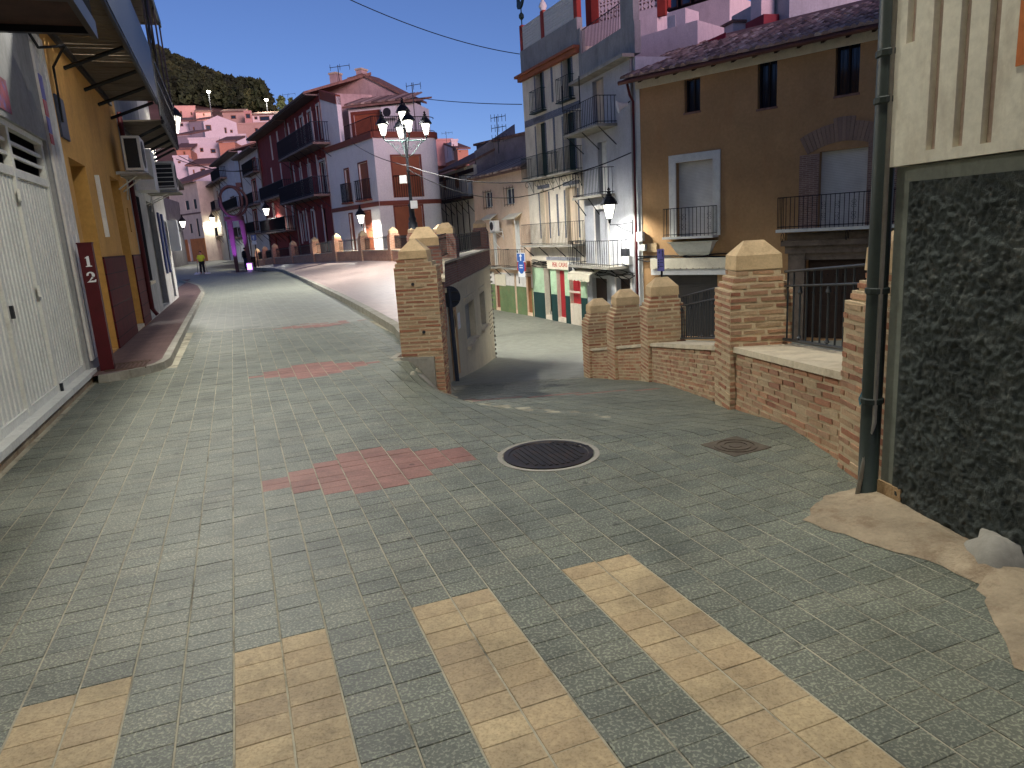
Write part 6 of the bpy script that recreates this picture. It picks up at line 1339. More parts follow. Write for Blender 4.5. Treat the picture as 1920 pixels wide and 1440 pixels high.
# ---------------------------------------------------------------- red row along the plaza
surf('ox_red', (128, 52, 50), .9, .15, 1.0, (92, 40, 44), .4, .2, 50, .003, 0, True); surf('lilac_cream', (206, 198, 190), .9, .12, 1.0, (150, 138, 132), .4, .2, 50, .003, 0, True); surf('blue_grey_wall', (190, 194, 202), .9, .12, 1.0, (140, 138, 140), .4)
surf('eave_wood', (112, 98, 92), .8, .25, 3); surf('balcony_dark', (30, 34, 44), .6, .2, 3)
near = Vector((-11.95, 51.5)); dirn = Vector((-.489, .872)); FQ = Frame(near + dirn * 60, near, (-20, 20))
def U(px, y=400): return FQ.at(px, y)[0]
def Zr(px, py): return FQ.at(px, py)[1]
def row_house(name, label, px0, px1, ze, mat, wins, wmat='pane_dark', balcs=(), trim=None, eave=.55, frame='white_paint', doors=(), kind='window', zb=-1.2):
    u0, u1 = U(px0), U(px1) - .005; ops = [FQ.rect(*w_) for w_ in wins]; dops = [FQ.rect(*w_) for w_ in doors]
    ops = [[max(u0 + .1, o[0]), min(u1 - .1, o[1]), o[2], min(o[3], ze - .3)] for o in ops]; dops = [[max(u0 + .1, o[0]), min(u1 - .1, o[1]), -.3, o[3]] for o in dops]
    r = house(name, label, FQ, u0, u1, zb, ze, mat, ops + dops, .15, 6)
    for o in ops:
        opening(FQ, r, o, kind, wmat, .12, frame, None, 1)
        if trim: surround(FQ, r, o, .16, .03, trim, False)
    for o in dops: opening(FQ, r, o, 'door', 'dark_wood', .12)
    for (x0, x1, y, dep, h, rail) in balcs:
        a, b = U(x0, y), U(x1, y); balcony(FQ, r, a, b, Zr((x0 + x1) / 2, y), dep, h, max(8, int((b - a) / .16)), 'eave_wood', rail, .14, max(2, int((b - a) / 1.6)), False, .02, .8)
    if eave:
        mb = MB(); P = FQ.pt; mb.hexa([P(u0, eave, ze - .02), P(u1, eave, ze - .02), P(u1, -4, ze + 1.4), P(u0, -4, ze + 1.4), P(u0, eave + .05, ze + .12), P(u1, eave + .05, ze + .12), P(u1, -4, ze + 1.6), P(u0, -4, ze + 1.6)]); obj('roof', mb, 'roof_clay', r)
        mb = MB(); mb.box(FQ, u0, u1, .002, eave, ze - .12, ze - .03); obj('soffit', mb, 'eave_wood', r)
        mb = MB(); mb.tube([FQ.pt(u0, eave + .06, ze + .0), FQ.pt(u1, eave + .06, ze + .0)], .07, 6); obj('gutter', mb, 'eave_wood', r)
    mb = MB(); mb.tube([FQ.pt(u0 + .12, .08, ze), FQ.pt(u0 + .12, .08, zb + .5)], .06, 6); obj('downpipe', mb, 'eave_wood', r)
    return r
ZE = Zr(590, 180)
r = row_house('red_gallery_house', 'red house with deep iron galleries and arches under long eaves', 556, 621, ZE, 'ox_red', [(562, 222, 572, 268), (576, 212, 588, 262), (593, 200, 608, 258), (562, 318, 571, 372), (577, 312, 588, 368), (598, 305, 616, 362), (565, 400, 576, 452), (584, 396, 594, 450)], 'pane_dark', [(548, 621, 283, 1.2, 1.3, 'balcony_dark'), (551, 621, 372, 1.2, 1.2, 'balcony_dark')], 'lilac_cream', .9, 'white_paint', [(604, 392, 618, 470)])
mb = MB(); mb.box(FQ, FQ.L - .03, FQ.L + .05, -6, .02, -1, ZE); obj('end_wall', mb, 'pink_render', r)
for k in range(4):
    u = lerp(U(558), U(619), (k + .5) / 4)
    for z in (Zr(590, 300), Zr(590, 395), Zr(590, 205)):
        mb = MB(); mb.box(FQ, u - .75, u - .5, .002, .05, z - 2.4, z + .3); obj('pilaster', mb, 'lilac_cream', r)
        mb = MB(); mb.prism([FQ.pt(u + .55 * math.cos(math.pi * j / 8), .002, z + .0 + .55 * math.sin(math.pi * j / 8)) for j in range(9)], FQ.pt(0, .04, 0) - FQ.pt(0, 0, 0)); obj('arch_head', mb, 'ox_red', r)
row_house('red_house', 'narrow red house with cream framed windows and long balcony', 500, 556, ZE - .1, 'ox_red', [(507, 258, 512, 300), (519, 250, 525, 292), (535, 243, 541, 285), (509, 318, 515, 368), (526, 310, 533, 365), (545, 304, 551, 362), (511, 384, 519, 432), (534, 375, 541, 430), (547, 375, 553, 430)], 'pane_blue', [(503, 551, 369, .8, 1.1, 'balcony_dark'), (506, 556, 433, .9, 1.1, 'iron_black')], 'lilac_cream', .9, 'white_paint', [(516, 445, 524, 480), (540, 442, 550, 478)])
row_house('lilac_trim_house', 'pale house with red trim strips and three small balconies', 462, 500, Zr(478, 279), 'lilac_cream', [(470, 302, 482, 322), (472, 340, 484, 375), (474, 396, 486, 432), (490, 300, 495, 320), (492, 345, 497, 374)], 'pane_blue', [(467, 489, 325, .7, 1.1, 'iron_black'), (469, 489, 384, .7, 1.1, 'iron_black'), (470, 491, 437, .7, 1.1, 'iron_black')], 'rust_red', .7, 'mid_wood', [(476, 450, 482, 492), (488, 452, 494, 492)])
row_house('pale_blue_house', 'tall pale blue grey house with narrow windows and top balcony', 420, 462, Zr(440, 287), 'blue_grey_wall', [(428, 300, 432, 325), (436, 298, 440, 322), (450, 292, 454, 312), (430, 370, 442, 388), (446, 368, 456, 388), (444, 428, 452, 440)], 'pane_dark', [(408, 426, 337, .8, 1.2, 'iron_black'), (428, 458, 392, .7, 1.1, 'iron_black'), (440, 458, 445, .7, 1.1, 'iron_black')], None, .9, 'dark_wood', [(436, 452, 442, 490), (448, 452, 455, 490)])
row_house('ochre_balcony_house', 'lower ochre washed house with lit balconies at the street end', 376, 420, Zr(398, 350), 'pale_cream', [(384, 366, 390, 394), (396, 363, 401, 392), (407, 360, 412, 388), (391, 410, 397, 440), (416, 420, 419, 442)], 'pane_blue', [(379, 414, 398, .6, 1.1, 'iron_black'), (386, 418, 444, .6, 1.1, 'iron_black')], 'mid_wood', .8, 'mid_wood', [(390, 452, 394, 484), (399, 452, 404, 484), (409, 452, 413, 484)])
# closing house across the street end
a, b = at(322, 400, 104), at(377, 400, 98); F = Frame(a.xy, b.xy); ze = F.at(350, 343)[1]; zg = ground_z(a.x, a.y) - 1
ws = [F.rect(*q) for q in ((333, 380, 338, 396), (347, 377, 356, 393), (362, 374, 370, 391), (355, 420, 362, 437), (367, 410, 376, 443))]; dz = [F.rect(*q) for q in ((337, 457, 345, 484), (353, 456, 362, 485))]
for o in dz: o[2] = zg + .8
surf('orange_wash', (196, 132, 78), .9, .2, .8, (150, 110, 80), .5)
r = house('end_house', 'cream house with green shutters closing the street', F, 0, F.L, zg, ze, 'pale_cream', ws + dz, .15, 6)
for o in ws: opening(F, r, o, 'shutter', 'green_shutter', .05, name='shutter')
for o in dz: opening(F, r, o, 'door', 'fascia_cream' if o is dz[1] else 'dark_wood', .1)
mb = MB(); mb.box(F, 0, F.L, .002, .06, F.at(350, 402)[1] - .1, F.at(350, 402)[1] + .1); obj('band', mb, 'eave_wood', r)
dado(F, r, [(dz[0][1] + .1, dz[1][0] - .1), (dz[1][1] + .1, F.L)], zg, F.at(350, 449)[1], 'orange_wash', .04)
P = F.pt; mb = MB(); mb.hexa([P(-.3, .6, ze - .1), P(F.L + .3, .6, ze - .1), P(F.L + .3, -5, ze + 2), P(-.3, -5, ze + 2), P(-.3, .6, ze + .1), P(F.L + .3, .6, ze + .1), P(F.L + .3, -5, ze + 2.2), P(-.3, -5, ze + 2.2)]); obj('roof', mb, 'roof_clay', r)
wall_lantern('lit lantern over the ochre washed house near the sculpture', FQ, U(411, 420), Zr(411, 420), .8, 1.6, 1200)
wall_lantern('round glaring lantern over the red house balcony', FQ, U(522, 408), Zr(516, 408), 1.0, 1.4, 1500)
lf = Frame(at(300, 400, 74).xy, at(338, 400, 86).xy); r = house('shade_house', 'dark house behind the balcony row at the bend', lf, 0, lf.L, -1, at(330, 372, 80).z, 'grey_render', [], .1, 6)
wall_lantern('small lit lantern at the bend beyond the balcony row', lf, lf.L * .62, at(325, 430, 80).z, .8, 1.5, 1200)
# ---------------------------------------------------------------- hillside
surf('hill_soil', (120, 92, 80), .95, .3, .08, (70, 76, 50), .7, .4, 3, .2)
SIL = [(150, 60), (230, 72), (290, 88), (330, 106), (390, 136), (440, 156), (475, 172), (498, 192), (515, 214), (560, 226), (700, 250), (900, 285)]
mb = MB(); cols = []
for px in range(150, 901, 25):
    y = interp(SIL, px); top = at(px, y + 34, 300); mid = at(px, max(y + 14, interp([(150, 190), (330, 200), (520, 214), (700, 262), (900, 292)], px)), 205); lowr = at(px, interp([(150, 420), (400, 420), (600, 380), (900, 330)], px), 108); cols.append((lowr - Vector((0, 0, 2)), mid, top))
for a, b in zip(cols, cols[1:]):
    for j in range(2):
        for k in range(4):
            q = lambda c, w_: c[j].lerp(c[j + 1], w_); mb.face([q(a, k / 4), q(b, k / 4), q(b, (k + 1) / 4), q(a, (k + 1) / 4)])
tag(obj('hill', mb, 'hill_soil', None, True, None, 'structure'), 'earthy hillside rising behind the houses')
m, nt_, n_, b_ = _new('pine_needles'); at_ = _node(nt_, 'ShaderNodeAttribute'); at_.attribute_name = 'tint'
nt_.links.new(_ramp(nt_, at_.outputs['Fac'], [(0, lin((36, 46, 28))), (.6, lin((58, 70, 40))), (1, lin((84, 88, 50)))]), b_.inputs['Base Color']); b_.inputs['Roughness'].default_value = .9
wood = MB()
rr = random.Random(5)
def pine(base, h):
    wood.t = rr.random() * .8; t0 = wood.t; w0 = h * rr.uniform(.26, .4)
    for k in range(70):
        f = rr.random() ** .7; a = rr.uniform(0, 6.283); rad = w0 * (1.05 - f) ** .6 * rr.uniform(.35, 1.0); c = base + Vector((math.cos(a) * rad, math.sin(a) * rad, h * (.22 + .78 * f)))
        s = h * rr.uniform(.07, .13); n1 = Vector((rr.gauss(0, 1), rr.gauss(0, 1), rr.gauss(0, .6))).normalized(); n2 = n1.cross(Vector((rr.gauss(0, 1), rr.gauss(0, 1), 1))).normalized()
        wood.t = min(1, max(0, t0 + rr.uniform(-.2, .2))); wood.face([c - n1 * s, c + n2 * s * .7, c + n1 * s, c - n2 * s * .7]); n3 = n1.cross(n2); wood.face([c - n3 * s, c + n2 * s * .7, c + n3 * s, c - n2 * s * .7])
for k in range(760):
    px = rr.uniform(200, 520); f = rr.random(); i = (px - 150) / 25; j = min(len(cols) - 2, int(i)); g = i - j
    tp = cols[j][2].lerp(cols[j + 1][2], g); md = cols[j][1].lerp(cols[j + 1][1], g); f2 = f ** .8
    b0 = md.lerp(tp, f2 * 1.0)
    if 340 < px < 362 and .45 < f2 < .7: continue
    pine(b0 - Vector((0, 0, 1)), rr.uniform(6, 10) * (.6 if px > 505 else 1))
for px, y in ((533, 228), (551, 232), (560, 236)): pine(at(px, y, 190), 6)
o = obj('pine_wood', wood, 'pine_needles', None, False, None, 'stuff'); tag(o, 'dense dark pine wood covering the hillside', 'pine wood')
surf('hw_white', (226, 216, 214), .9, .08, .4, (190, 170, 170), .3); surf('hw_pink', (206, 160, 150), .9, .1, .4, (170, 120, 116), .4); surf('hw_beige', (196, 166, 150), .9, .1, .4, (160, 130, 122), .4); surf('hw_orange', (200, 146, 120), .9, .1, .4); surf('hw_grey', (150, 142, 148), .9, .1, .4); surf('hw_blue', (60, 92, 160), .8, .1, .4)
def hill_house(label, px0, y0, px1, y1, Y, mat, wins=(), roof=None, turn=.25, ybot=None, name='hillside_house'):
    a, b = at(px0, y0, Y), at(px1, y1, Y + (px1 - px0) / FPX * Y * turn); F = Frame(a.xy, b.xy); zt = (a.z + b.z) / 2; zb = at((px0 + px1) / 2, ybot or (y0 + 60), Y).z
    ops = [F.rect(*q) for q in wins]; ops = [[max(.2, o[0]), min(F.L - .2, o[1]), max(zb, o[2]), min(zt - .2, o[3])] for o in ops]; ops = [o for o in ops if o[1] - o[0] > .1 and o[3] - o[2] > .1]
    r = house(name, label, F, 0, F.L, zb, zt, mat, ops, .2, 7, 'houses on the hillside')
    for o in ops: opening(F, r, o, 'window', 'pane_dark', .15, 'mid_wood', None, 0, .12)
    P = F.pt; L = F.L
    if roof == 'shed': mb = MB(); mb.hexa([P(-.3, .4, zt), P(L + .3, .4, zt), P(L + .3, -7, zt + 1.6), P(-.3, -7, zt + 1.6), P(-.3, .4, zt + .25), P(L + .3, .4, zt + .25), P(L + .3, -7, zt + 1.9), P(-.3, -7, zt + 1.9)]); obj('roof', mb, 'roof_clay', r)
    elif roof == 'gable':
        mb = MB(); mb.prism([P(0, 0, zt), P(L, 0, zt), P(L * .45, 0, zt + L * .2)], Vector((-F.n.x, -F.n.y, 0)) * 7); obj('gable', mb, mat, r)
    else: mb = MB(); mb.box(F, -.1, L + .1, -.3, .1, zt + .001, zt + .3); obj('coping', mb, mat, r)
    return r, F
hill_house('pink block at the top edge of the hillside houses', 322, 198, 366, 203, 190, 'hw_pink', [(337, 208, 342, 216), (357, 210, 361, 216)], None)
hill_house('low brown roofed house beside the pink hillside block', 366, 208, 396, 212, 186, 'hw_pink', [(380, 212, 384, 218)], 'shed')
hill_house('large beige house with red roof below the pines', 416, 210, 458, 211, 176, 'hw_beige', [(432, 216, 443, 223)], 'shed', .2, 270)
hill_house('pale narrow house with blue window beside the beige house', 457, 208, 471, 212, 172, 'hw_pink', [(460, 213, 470, 222)], None, .2, 250)
hill_house('white and blue row house on the hillside top', 471, 214, 513, 218, 174, 'hw_white', [(476, 217, 483, 224), (486, 218, 506, 226)], 'shed', .1, 250)
hill_house('long low beige terrace house above the red row', 440, 229, 548, 234, 164, 'hw_beige', [(477, 240, 484, 246), (518, 226, 526, 229)], None, .1, 290)
hill_house('white gabled house in the middle of the hillside', 380, 222, 444, 236, 148, 'hw_white', [(385, 234, 397, 245), (420, 239, 426, 250), (431, 243, 437, 249)], 'gable', .45, 275)
hill_house('left face of the white gabled house, its shade painted grey', 354, 228, 381, 226, 150, 'hw_grey', [(361, 238, 366, 248)], 'shed', -.2, 262)  # shaded left face of the gabled house, shade put into the grey colour
hill_house('small white house under the pink hillside block', 328, 226, 354, 230, 152, 'hw_white', [(337, 231, 344, 237)], 'shed', .2, 262)
hill_house('small white annex right of the gabled house', 442, 252, 461, 256, 146, 'hw_white', [(446, 258, 450, 262)], None, .2, 285)
hill_house('white terraced house with balustrade on the lower hillside', 353, 259, 411, 263, 124, 'hw_white', [(374, 277, 382, 285), (394, 279, 405, 287), (355, 254, 361, 258)], None, .2, 310)
hill_house('grey brick house left of the white terraced one', 328, 256, 354, 254, 128, 'hw_grey', [(338, 253, 345, 258)], 'shed', -.1, 285)
hill_house('orange house at the left foot of the hillside', 330, 279, 357, 282, 118, 'hw_orange', [(343, 284, 348, 290)], 'shed', .2, 310)
hill_house('brown roofed house behind the pale blue one', 410, 268, 440, 266, 122, 'hw_orange', [], 'shed', .1, 300)
hill_house('white house with dark eaves low on the hillside', 352, 312, 410, 310, 112, 'hw_white', [(375, 316, 386, 324), (361, 318, 366, 330)], 'shed', .1, 350)
hill_house('lilac low house at the hillside foot', 324, 292, 353, 298, 114, 'hw_white', [(333, 302, 339, 306)], None, .2, 345)
hill_house('pink far house with arch right of the white corner house', 812, 259, 849, 268, 118, 'hw_pink', [(815, 268, 818, 275)], None, .3, 310)
hill_house('thin white far house next to the pink one', 846, 263, 858, 266, 114, 'hw_white', [(848, 270, 851, 275), (849, 277, 853, 283)], None, .3, 300)
hill_house('far orange house right of the thin white one', 857, 277, 878, 284, 112, 'hw_orange', [(861, 281, 864, 285)], 'shed', .3, 310)
glow('far_lamp', (255, 246, 226), 45)
for (x0, y0, x1, y1, lb) in ((396, 214, 391, 172, 'lit lamp on a tall pole above the white gabled house'), (503, 216, 499, 187, 'lit lamp on a tall pole above the blue row house'), (543, 226, 543, 205, 'lit lamp pole behind the red row roof')):
    a, b = at(x0, y0, 182), at(x1, y1, 182); t_ = thing('hill_lamp', lb, 'street lamp', a, 'lamp poles on the hillside')
    mb = MB(); mb.tube([a - Vector((0, 0, 4)), b], .12, 6); obj('pole', mb, 'iron_grey', t_); mb = MB(); mb.lathe(b - Vector((0, 0, .2)), [(.1, -.1), (.42, .05), (.42, .3), (.1, .45)], 10); obj('lamp_head', mb, 'far_lamp', t_)
    lamp('light', t_, b - Vector((0, 1.5, 1)), 2500, (1, .92, .78), .3)
# ---------------------------------------------------------------- antennas
def antenna(label, px, py, Y, h, arms):
    b = at(px, py, Y); t_ = thing('antenna', label, 'antenna', b - Vector((0, 0, h)), 'roof antennas'); mb = MB(); mb.tube([b - Vector((0, 0, h)), b], .03, 5); obj('mast', mb, 'iron_grey', t_)
    for (dz, ln, n) in arms:
        mb = MB(); c = b - Vector((0, 0, dz)); mb.tube([c - Vector((ln * .4, 0, 0)), c + Vector((ln * .6, 0, .1))], .02, 4)
        for k in range(n): x = -ln * .4 + ln * k / max(1, n - 1); mb.tube([c + Vector((x, -.25, .0)), c + Vector((x, .25, .0))], .015, 4); mb.tube([c + Vector((x, 0, -.22)), c + Vector((x, 0, .22))], .015, 4)
        obj('yagi', mb, 'iron_grey', t_)
antenna('thin aerial on the pink gable chimney', 633, 122, 55, 3, [(.15, 1.4, 3)])
antenna('aerial with fins on the corner house roof', 772, 155, 48, 5.5, [(.2, .9, 3)])
antenna('stacked comb aerial on the grey gable', 931, 218, 46, 2.2, [(.1, .9, 5), (.7, .9, 5), (1.3, .9, 5)])
antenna('aerial over the small pink far houses', 836, 246, 114, 4, [(.3, 1.6, 4)])
antenna('cross aerial far behind the red row', 539, 176, 120, 7, [(.1, 2.0, 3)])
# ---------------------------------------------------------------- five-lantern lamp post on the plaza wall
q = PW[2]; base = Vector((q.x, q.y, q.z + 1.62)); topz = at(762, 238, q.y).z
lp = thing('lamp_post', 'ornate iron lamp post with five glaring lanterns on plaza wall', 'street lamp', base)
H_ = topz - base.z
mb = MB(); mb.lathe(base, [(.2, -.2), (.2, .12), (.15, .2), (.17, .3), (.12, .42), (.12, .8), (.15, .86), (.1, .95), (.075, 1.05), (.06, H_ * .55), (.085, H_ * .56), (.06, H_ * .58), (.055, H_ - .1), (.1, H_ - .05), (.05, H_)], 12); obj('column', mb, 'iron_black', lp, True)
LZ = base.z + H_ - .55
for k in range(4):
    a = math.radians(18 + 90 * k); dv = Vector((math.cos(a), math.sin(a), 0)); c = Vector((base.x, base.y, LZ)); mb = MB()
    mb.tube([c, c + dv * .45 + Vector((0, 0, .02)), c + dv * .85 + Vector((0, 0, .02)), c + dv * .9 + Vector((0, 0, .12))], .025, 6); mb.tube([c - Vector((0, 0, .7)), c + dv * .25 - Vector((0, 0, .55)), c + dv * .6 - Vector((0, 0, .12)), c + dv * .8], .018, 5); arm = obj('arm', mb, 'iron_green', lp)
    for j in range(3):
        mb = MB(); cen = c + dv * (.18 + .17 * j) - Vector((0, 0, .28 - .08 * j)); mb.tube([cen + dv * (.02 + .06 * i / 10) * math.cos(i * .6) + Vector((0, 0, (.02 + .06 * i / 10) * math.sin(i * .6))) for i in range(11)], .009, 4); obj('scroll', mb, 'iron_green', arm)
    lantern_parts(arm, c + dv * .9 + Vector((0, 0, .2)), 1.0, 'iron_black', 2000, (1, .98, .93))
ORG[lp.name] = base
lantern_parts(lp, Vector((base.x, base.y, base.z + H_ + .08)), 1.1, 'iron_black', 2000, (1, .98, .93))
for (dx, dz, s) in ((-.22, -1.55, .3), (.14, -2.6, .3)):
    mb = MB(); mb.abox(base.x + dx - .14, base.x + dx + .14, base.y - .25, base.y - .08, LZ + dz - .16, LZ + dz + .16); obj('speaker_box', mb, 'plastic_white', lp)
# ---------------------------------------------------------------- ring sculpture lit purple
sb = at(446, 502, 55.5); gz_ = ground_z(sb.x, sb.y); surf('corten', (74, 56, 56), .7, .25, 2, (50, 38, 40), .4)
sc_ = thing('ring_sculpture', 'tall rusty double ring sculpture on two legs lit purple', 'sculpture', (sb.x, sb.y, gz_))
FSc = Frame((sb.x - 1, sb.y), (sb.x + 1, sb.y + .15)); cc_ = FSc.at(437, 378); base_u = FSc.at(446, 500)[0]
for (ex, dd_) in ((1.0, 0), (.78, .5)):
    mb = MB(); pts = [FSc.pt(cc_[0] + ex * 1.02 * math.cos(a), dd_ + .12 * math.sin(a), cc_[1] + 1.08 * math.sin(a)) for a in [2 * math.pi * k / 40 for k in range(41)]]; mb.tube(pts, .1, 8, False); obj('ring', mb, 'corten', sc_, True)
mb = MB(); mb.box(FSc, cc_[0] - .75, cc_[0] + .55, -.3, .3, cc_[1] - 1.42, cc_[1] - 1.08); obj('yoke', mb, 'corten', sc_)
zt_ = cc_[1] - 1.3
for (u0, u1, dd_) in ((cc_[0] - .4, base_u, .25), (cc_[0] + .35, base_u + .9, -.3)):
    mb = MB(); P = FSc.pt; mb.hexa([P(u1 - .1, dd_ - .1, gz_ - .1), P(u1 + .1, dd_ - .1, gz_ - .1), P(u1 + .1, dd_ + .1, gz_ - .1), P(u1 - .1, dd_ + .1, gz_ - .1), P(u0 - .2, dd_ - .12, zt_), P(u0 + .18, dd_ - .12, zt_), P(u0 + .18, dd_ + .12, zt_), P(u0 - .2, dd_ + .12, zt_)]); obj('leg', mb, 'corten', sc_)
mb = MB(); mb.box(FSc, cc_[0] + .42, cc_[0] + .8, -.1, .2, cc_[1] + 1.0, cc_[1] + 1.35); obj('finial', mb, 'corten', sc_)
glow('purple_lens', (190, 120, 255), 6)
fl = at(468, 500, 54.0); gf = ground_z(fl.x, fl.y); fo = thing('floodlight', 'small box floodlight glowing purple at the foot of the sculpture', 'floodlight', (fl.x, fl.y, gf))
mb = MB(); mb.abox(fl.x - .2, fl.x + .2, fl.y, fl.y + .3, gf, gf + .62); obj('housing', mb, 'plastic_white', fo); mb = MB(); mb.abox(fl.x - .17, fl.x + .17, fl.y - .02, fl.y - .001, gf + .12, gf + .55); obj('lens', mb, 'purple_lens', fo)
lamp('light', fo, Vector((fl.x - .2, fl.y - .3, gf + .4)), 2200, (.45, .12, 1), .1, ((sb.x - fl.x - .2, sb.y - fl.y + .3, 2.4), math.radians(50)))
# far one-way sign
F = FQ.shift(0, 3.2); o = F.rect(471, 441, 481, 450); t_ = thing('one_way_sign', 'blue one way arrow sign at the far end of the plaza wall', 'road sign', F.pt((o[0] + o[1]) / 2, 0, -.3))
mb = MB(); c = F.pt((o[0] + o[1]) / 2, -.04, 0); mb.tube([(c.x, c.y, -.8), (c.x, c.y, o[3])], .05, 6); obj('pole', mb, 'iron_grey', t_)
mb = MB(); mb.box(F, o[0], o[1], 0, .03, o[2], o[3]); pl = obj('plate', mb, 'sign_blue', t_); w_, h_, cx = o[1] - o[0], o[3] - o[2], (o[0] + o[1]) / 2
mb = MB(); mb.prism([F.pt(cx + x * w_, .031, o[2] + y * h_) for x, y in ((-.08, .12), (.08, .12), (.08, .55), (.24, .55), (0, .9), (-.24, .55), (-.08, .55))], F.pt(0, .01, 0) - F.pt(0, 0, 0)); obj('arrow', mb, 'sign_white', pl); mb = MB(); mb.box(F, o[0] + .1, o[1] - .1, 0, .03, o[2] - .35, o[2] - .04); obj('sub_plate', mb, 'sign_white', t_)
# ---------------------------------------------------------------- street cleaners
surf('skin', (190, 140, 112), .6, .1, 6, None, 0, 0); surf('hi_vis', (206, 226, 60), .7, .12, 8, None, 0, 0); surf('reflective', (214, 216, 210), .35, .05, 8, None, 0, 0); surf('dark_cloth', (26, 28, 34), .85, .2, 6, None, 0, 0); surf('navy_cloth', (38, 46, 74), .85, .2, 6, None, 0, 0); surf('hair_dark', (34, 24, 20), .7, .2, 20, None, 0, 0); surf('shoe_grey', (150, 150, 148), .7, .1, 6, None, 0, 0)
def skin_obj(name, verts, edges, radii, mat, parent, M, root=0):
    me = bpy.data.meshes.new(name); me.from_pydata([tuple(M @ Vector(v)) for v in verts], edges, []); o = bpy.data.objects.new(name, me); COL.objects.link(o); o.parent = parent; ORG[o.name] = ORG[parent.name]
    sm = o.modifiers.new('skin', 'SKIN'); sm.use_smooth_shade = True; o.modifiers.new('sub', 'SUBSURF').levels = 2; o.modifiers['sub'].render_levels = 2; me.materials.append(MATS[mat])
    for d, r_ in zip(me.skin_vertices[0].data, radii): d.radius = r_ if isinstance(r_, tuple) else (r_, r_)
    me.skin_vertices[0].data[root].use_root = True; return o
def person(label, px, py, Y, h, yaw, arms, legs, vest, trousers, hair=True):
    p = at(px, py, Y); z = ground_z(p.x, p.y); t_ = thing('person', label, 'person', (p.x, p.y, z), 'street cleaners'); s = h / 1.75; M = Matrix.Rotation(yaw, 4, 'Z') @ Matrix.Scale(s, 4)
    (la, ra), (ll, rl) = arms, legs
    V = [(0, 0, .95), (0, .01, 1.15), (0, .0, 1.38), (0, 0, 1.47), (0, -.01, 1.56), (0, -.02, 1.66), (0, -.01, 1.73)] + [(-.18, 0, 1.4)] + la + [(.18, 0, 1.4)] + ra + [(-.1, 0, .9)] + ll + [(.1, 0, .9)] + rl
    E = [(0, 1), (1, 2), (2, 3), (3, 4), (4, 5), (5, 6), (2, 7), (7, 8), (8, 9), (9, 10), (2, 11), (11, 12), (12, 13), (13, 14), (0, 15), (15, 16), (16, 17), (17, 18), (0, 19), (19, 20), (20, 21), (21, 22)]
    Rr = [(.15, .1), (.14, .1), (.15, .11), .06, .075, .1, .06] + [.07, .05, .04, .035] * 2 + [.095, .07, .05, .045] * 2
    skin_obj('body', V, E, Rr, 'skin', t_, M)
    V[0] = (0, 0, .93); vi = [0, 1, 2, 7, 8, 11, 12]; ve = [(0, 1), (1, 2), (2, 3), (3, 4), (2, 5), (5, 6)]; skin_obj('jacket' if vest else 'shirt', [V[i] for i in vi], ve, [(.24, .18), (.22, .17), (.21, .16), .11, .08, .11, .08], 'hi_vis' if vest else 'navy_cloth', t_, M)
    ti = [0, 15, 16, 17, 19, 20, 21]; skin_obj('trousers', [V[i] for i in ti], [(0, 1), (1, 2), (2, 3), (0, 4), (4, 5), (5, 6)], [(.17, .13), .12, .09, .075, .12, .09, .075], trousers, t_, M)
    for i in (18, 22):
        a = Vector(V[i]); skin_obj('shoe', [a + Vector((0, .03, -.02)), a + Vector((0, -.14, -.03))], [(0, 1)], [(.055, .05), (.05, .04)], 'shoe_grey', t_, M)
    if hair: skin_obj('hair', [(0, .02, 1.64), (0, .025, 1.72), (0, .0, 1.78)], [(0, 1), (1, 2)], [(.1, .095), (.115, .105), (.07, .07)], 'hair_dark', t_, M)
    mb = MB(); mb.lathe((0, 0, 1.1), [(.2, 0), (.2, .05)], 16); mb.v = [ORG[t_.name] + (M @ Vector((v.x, v.y * .75, v.z))) for v in mb.v]; obj('reflective_band', mb, 'reflective', t_)
    return t_, M, z
t_, M, z = person('street cleaner in yellow vest holding a broom and dustpan', 380, 506, 54.5, 1.68, 0.1, ([(-.27, -.02, 1.15), (-.26, -.12, .95), (-.27, -.18, .9)], [(.27, -.02, 1.15), (.28, -.12, .95), (.29, -.18, .9)]), ([(-.12, -.02, .5), (-.15, .02, .1), (-.15, 0, .05)], [(.11, -.02, .5), (.12, 0, .1), (.12, -.02, .05)]), True, 'dark_cloth')
O = ORG[t_.name]
br = thing('broom', 'long handled broom held by the cleaner in yellow vest', 'broom', O + Vector((.35, -.2, 0))); mb = MB(); mb.tube([O + Vector((.27, -.16, 1.15)), O + Vector((.42, -.2, .08))], .018, 5); obj('handle', mb, 'mid_wood', br); mb = MB(); mb.abox(O.x + .25, O.x + .62, O.y - .28, O.y - .14, z, z + .1); obj('head', mb, 'plastic_white', br)
dp_ = thing('dustpan', 'long handled grey dustpan beside the cleaner in yellow vest', 'dustpan', O + Vector((-.35, -.2, 0))); mb = MB(); mb.tube([O + Vector((-.26, -.16, .95)), O + Vector((-.33, -.2, .1))], .018, 5); obj('handle', mb, 'plastic_dark', dp_); mb = MB(); mb.hexa([(O.x - .55, O.y - .35, z), (O.x - .15, O.y - .35, z), (O.x - .15, O.y - .05, z), (O.x - .55, O.y - .05, z), (O.x - .55, O.y - .33, z + .03), (O.x - .15, O.y - .33, z + .03), (O.x - .17, O.y - .05, z + .16), (O.x - .53, O.y - .05, z + .16)]); obj('pan', mb, 'plastic_white', dp_)
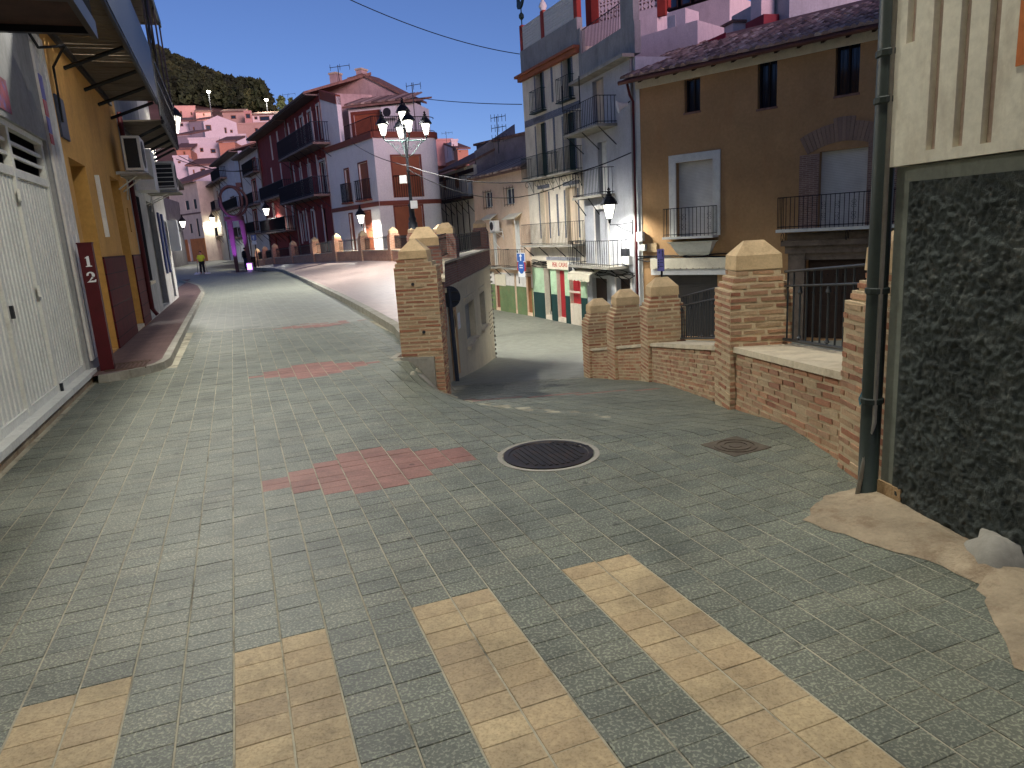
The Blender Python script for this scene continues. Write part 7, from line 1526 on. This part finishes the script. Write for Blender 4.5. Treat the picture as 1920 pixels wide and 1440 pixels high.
t_, M, z = person('worker with black backpack seen from behind beside the cart', 463, 499, 57.5, 1.75, math.pi - .2, ([(-.26, -.08, 1.15), (-.2, -.28, 1.0), (-.2, -.36, .98)], [(.26, -.08, 1.15), (.2, -.28, 1.0), (.2, -.36, .98)]), ([(-.14, 0, .5), (-.18, .05, .1), (-.18, .03, .05)], [(.13, 0, .5), (.16, -.05, .1), (.16, -.08, .05)]), True, 'navy_cloth')
O = ORG[t_.name]; bp_ = thing('backpack', 'black backpack on the worker by the plaza wall', 'backpack', O + Vector((0, -.2, 1.0)))
mb = MB(); mb.lathe(O + Vector((0, -.24, .98)), [(.1, 0), (.19, .06), (.2, .3), (.17, .46), (.08, .54)], 10); obj('bag', mb, 'dark_cloth', bp_, True)
for sx in (-.1, .1): mb = MB(); mb.tube([O + Vector((sx, -.2, 1.5)), O + Vector((sx * 1.2, .02, 1.53)), O + Vector((sx * 1.2, .14, 1.3))], .02, 4); obj('strap', mb, 'dark_cloth', bp_)
ct_ = at(470, 497, 58.2); zc_ = ground_z(ct_.x, ct_.y); cr = thing('cleaning_cart', 'dark two wheeled cleaning cart beside the worker with backpack', 'cart', (ct_.x, ct_.y, zc_))
mb = MB(); mb.hexa([(ct_.x - .3, ct_.y - .3, zc_ + .2), (ct_.x + .3, ct_.y - .3, zc_ + .2), (ct_.x + .3, ct_.y + .3, zc_ + .2), (ct_.x - .3, ct_.y + .3, zc_ + .2), (ct_.x - .38, ct_.y - .38, zc_ + 1.0), (ct_.x + .38, ct_.y - .38, zc_ + 1.0), (ct_.x + .38, ct_.y + .38, zc_ + 1.0), (ct_.x - .38, ct_.y + .38, zc_ + 1.0)]); obj('bin', mb, 'dark_cloth', cr)
for sx in (-.36, .36): mb = MB(); mb.tube([(ct_.x + sx - .03, ct_.y, zc_ + .2), (ct_.x + sx + .03, ct_.y, zc_ + .2)], .2, 16); obj('wheel', mb, 'plastic_dark', cr)
mb = MB(); mb.tube([(ct_.x - .3, ct_.y - .35, zc_ + .95), (ct_.x - .3, ct_.y - .6, zc_ + 1.1), (ct_.x + .3, ct_.y - .6, zc_ + 1.1), (ct_.x + .3, ct_.y - .35, zc_ + .95)], .02, 5); obj('handle', mb, 'iron_grey', cr)
# ---------------------------------------------------------------- cables across the sky
cable('long thin overhead cable crossing the sky to the tiled house', [at(640, -8, 30), FN2.pt(.1, .1, FN2.at(985, 97)[1])], .02, .3)
cable('thin overhead cable from the corner house to the tiled house', [FU.pt(FU.L, .1, zt + .3), FN2.pt(.05, .1, FN2.at(988, 193)[1])], .02, .1)
lt = Vector((base.x, base.y, LZ - 1.0))
cable('white lit cable from the lamp post to the grey house', [lt, FG.pt(LG - .3, .1, FG.at(1180, 288)[1])], .02, .9)
cable('lower lit cable from the lamp post to the tiled house', [lt - Vector((0, 0, .15)), FN2.pt(LN - .1, .4, FN2.at(1090, 335)[1])], .018, 1.0)
cable('lit cable from the lamp post to the white corner house', [lt, FW1.pt(L1 * .6, .05, zp + .1)], .018, .2)
cable('black cable over the hillside roofs to the red row', [at(335, 292, 60), FQ.pt(U(500), .3, Zr(500, 305))], .03, .8)
cable('dark cable low across the far street roofs', [at(330, 298, 62), FQ.pt(U(500), .3, Zr(500, 312))], .03, .5)
# ---------------------------------------------------------------- the street's own lanterns either side of the viewpoint
wall_lantern('lantern over the first balcony of the garage house', FL, 12.5, 6.4, 1.08, 1.1, 3400)
wall_lantern('lantern on the fluted wall of the corner building', FR, .4, 7.5, .8, 1.1, 2600)
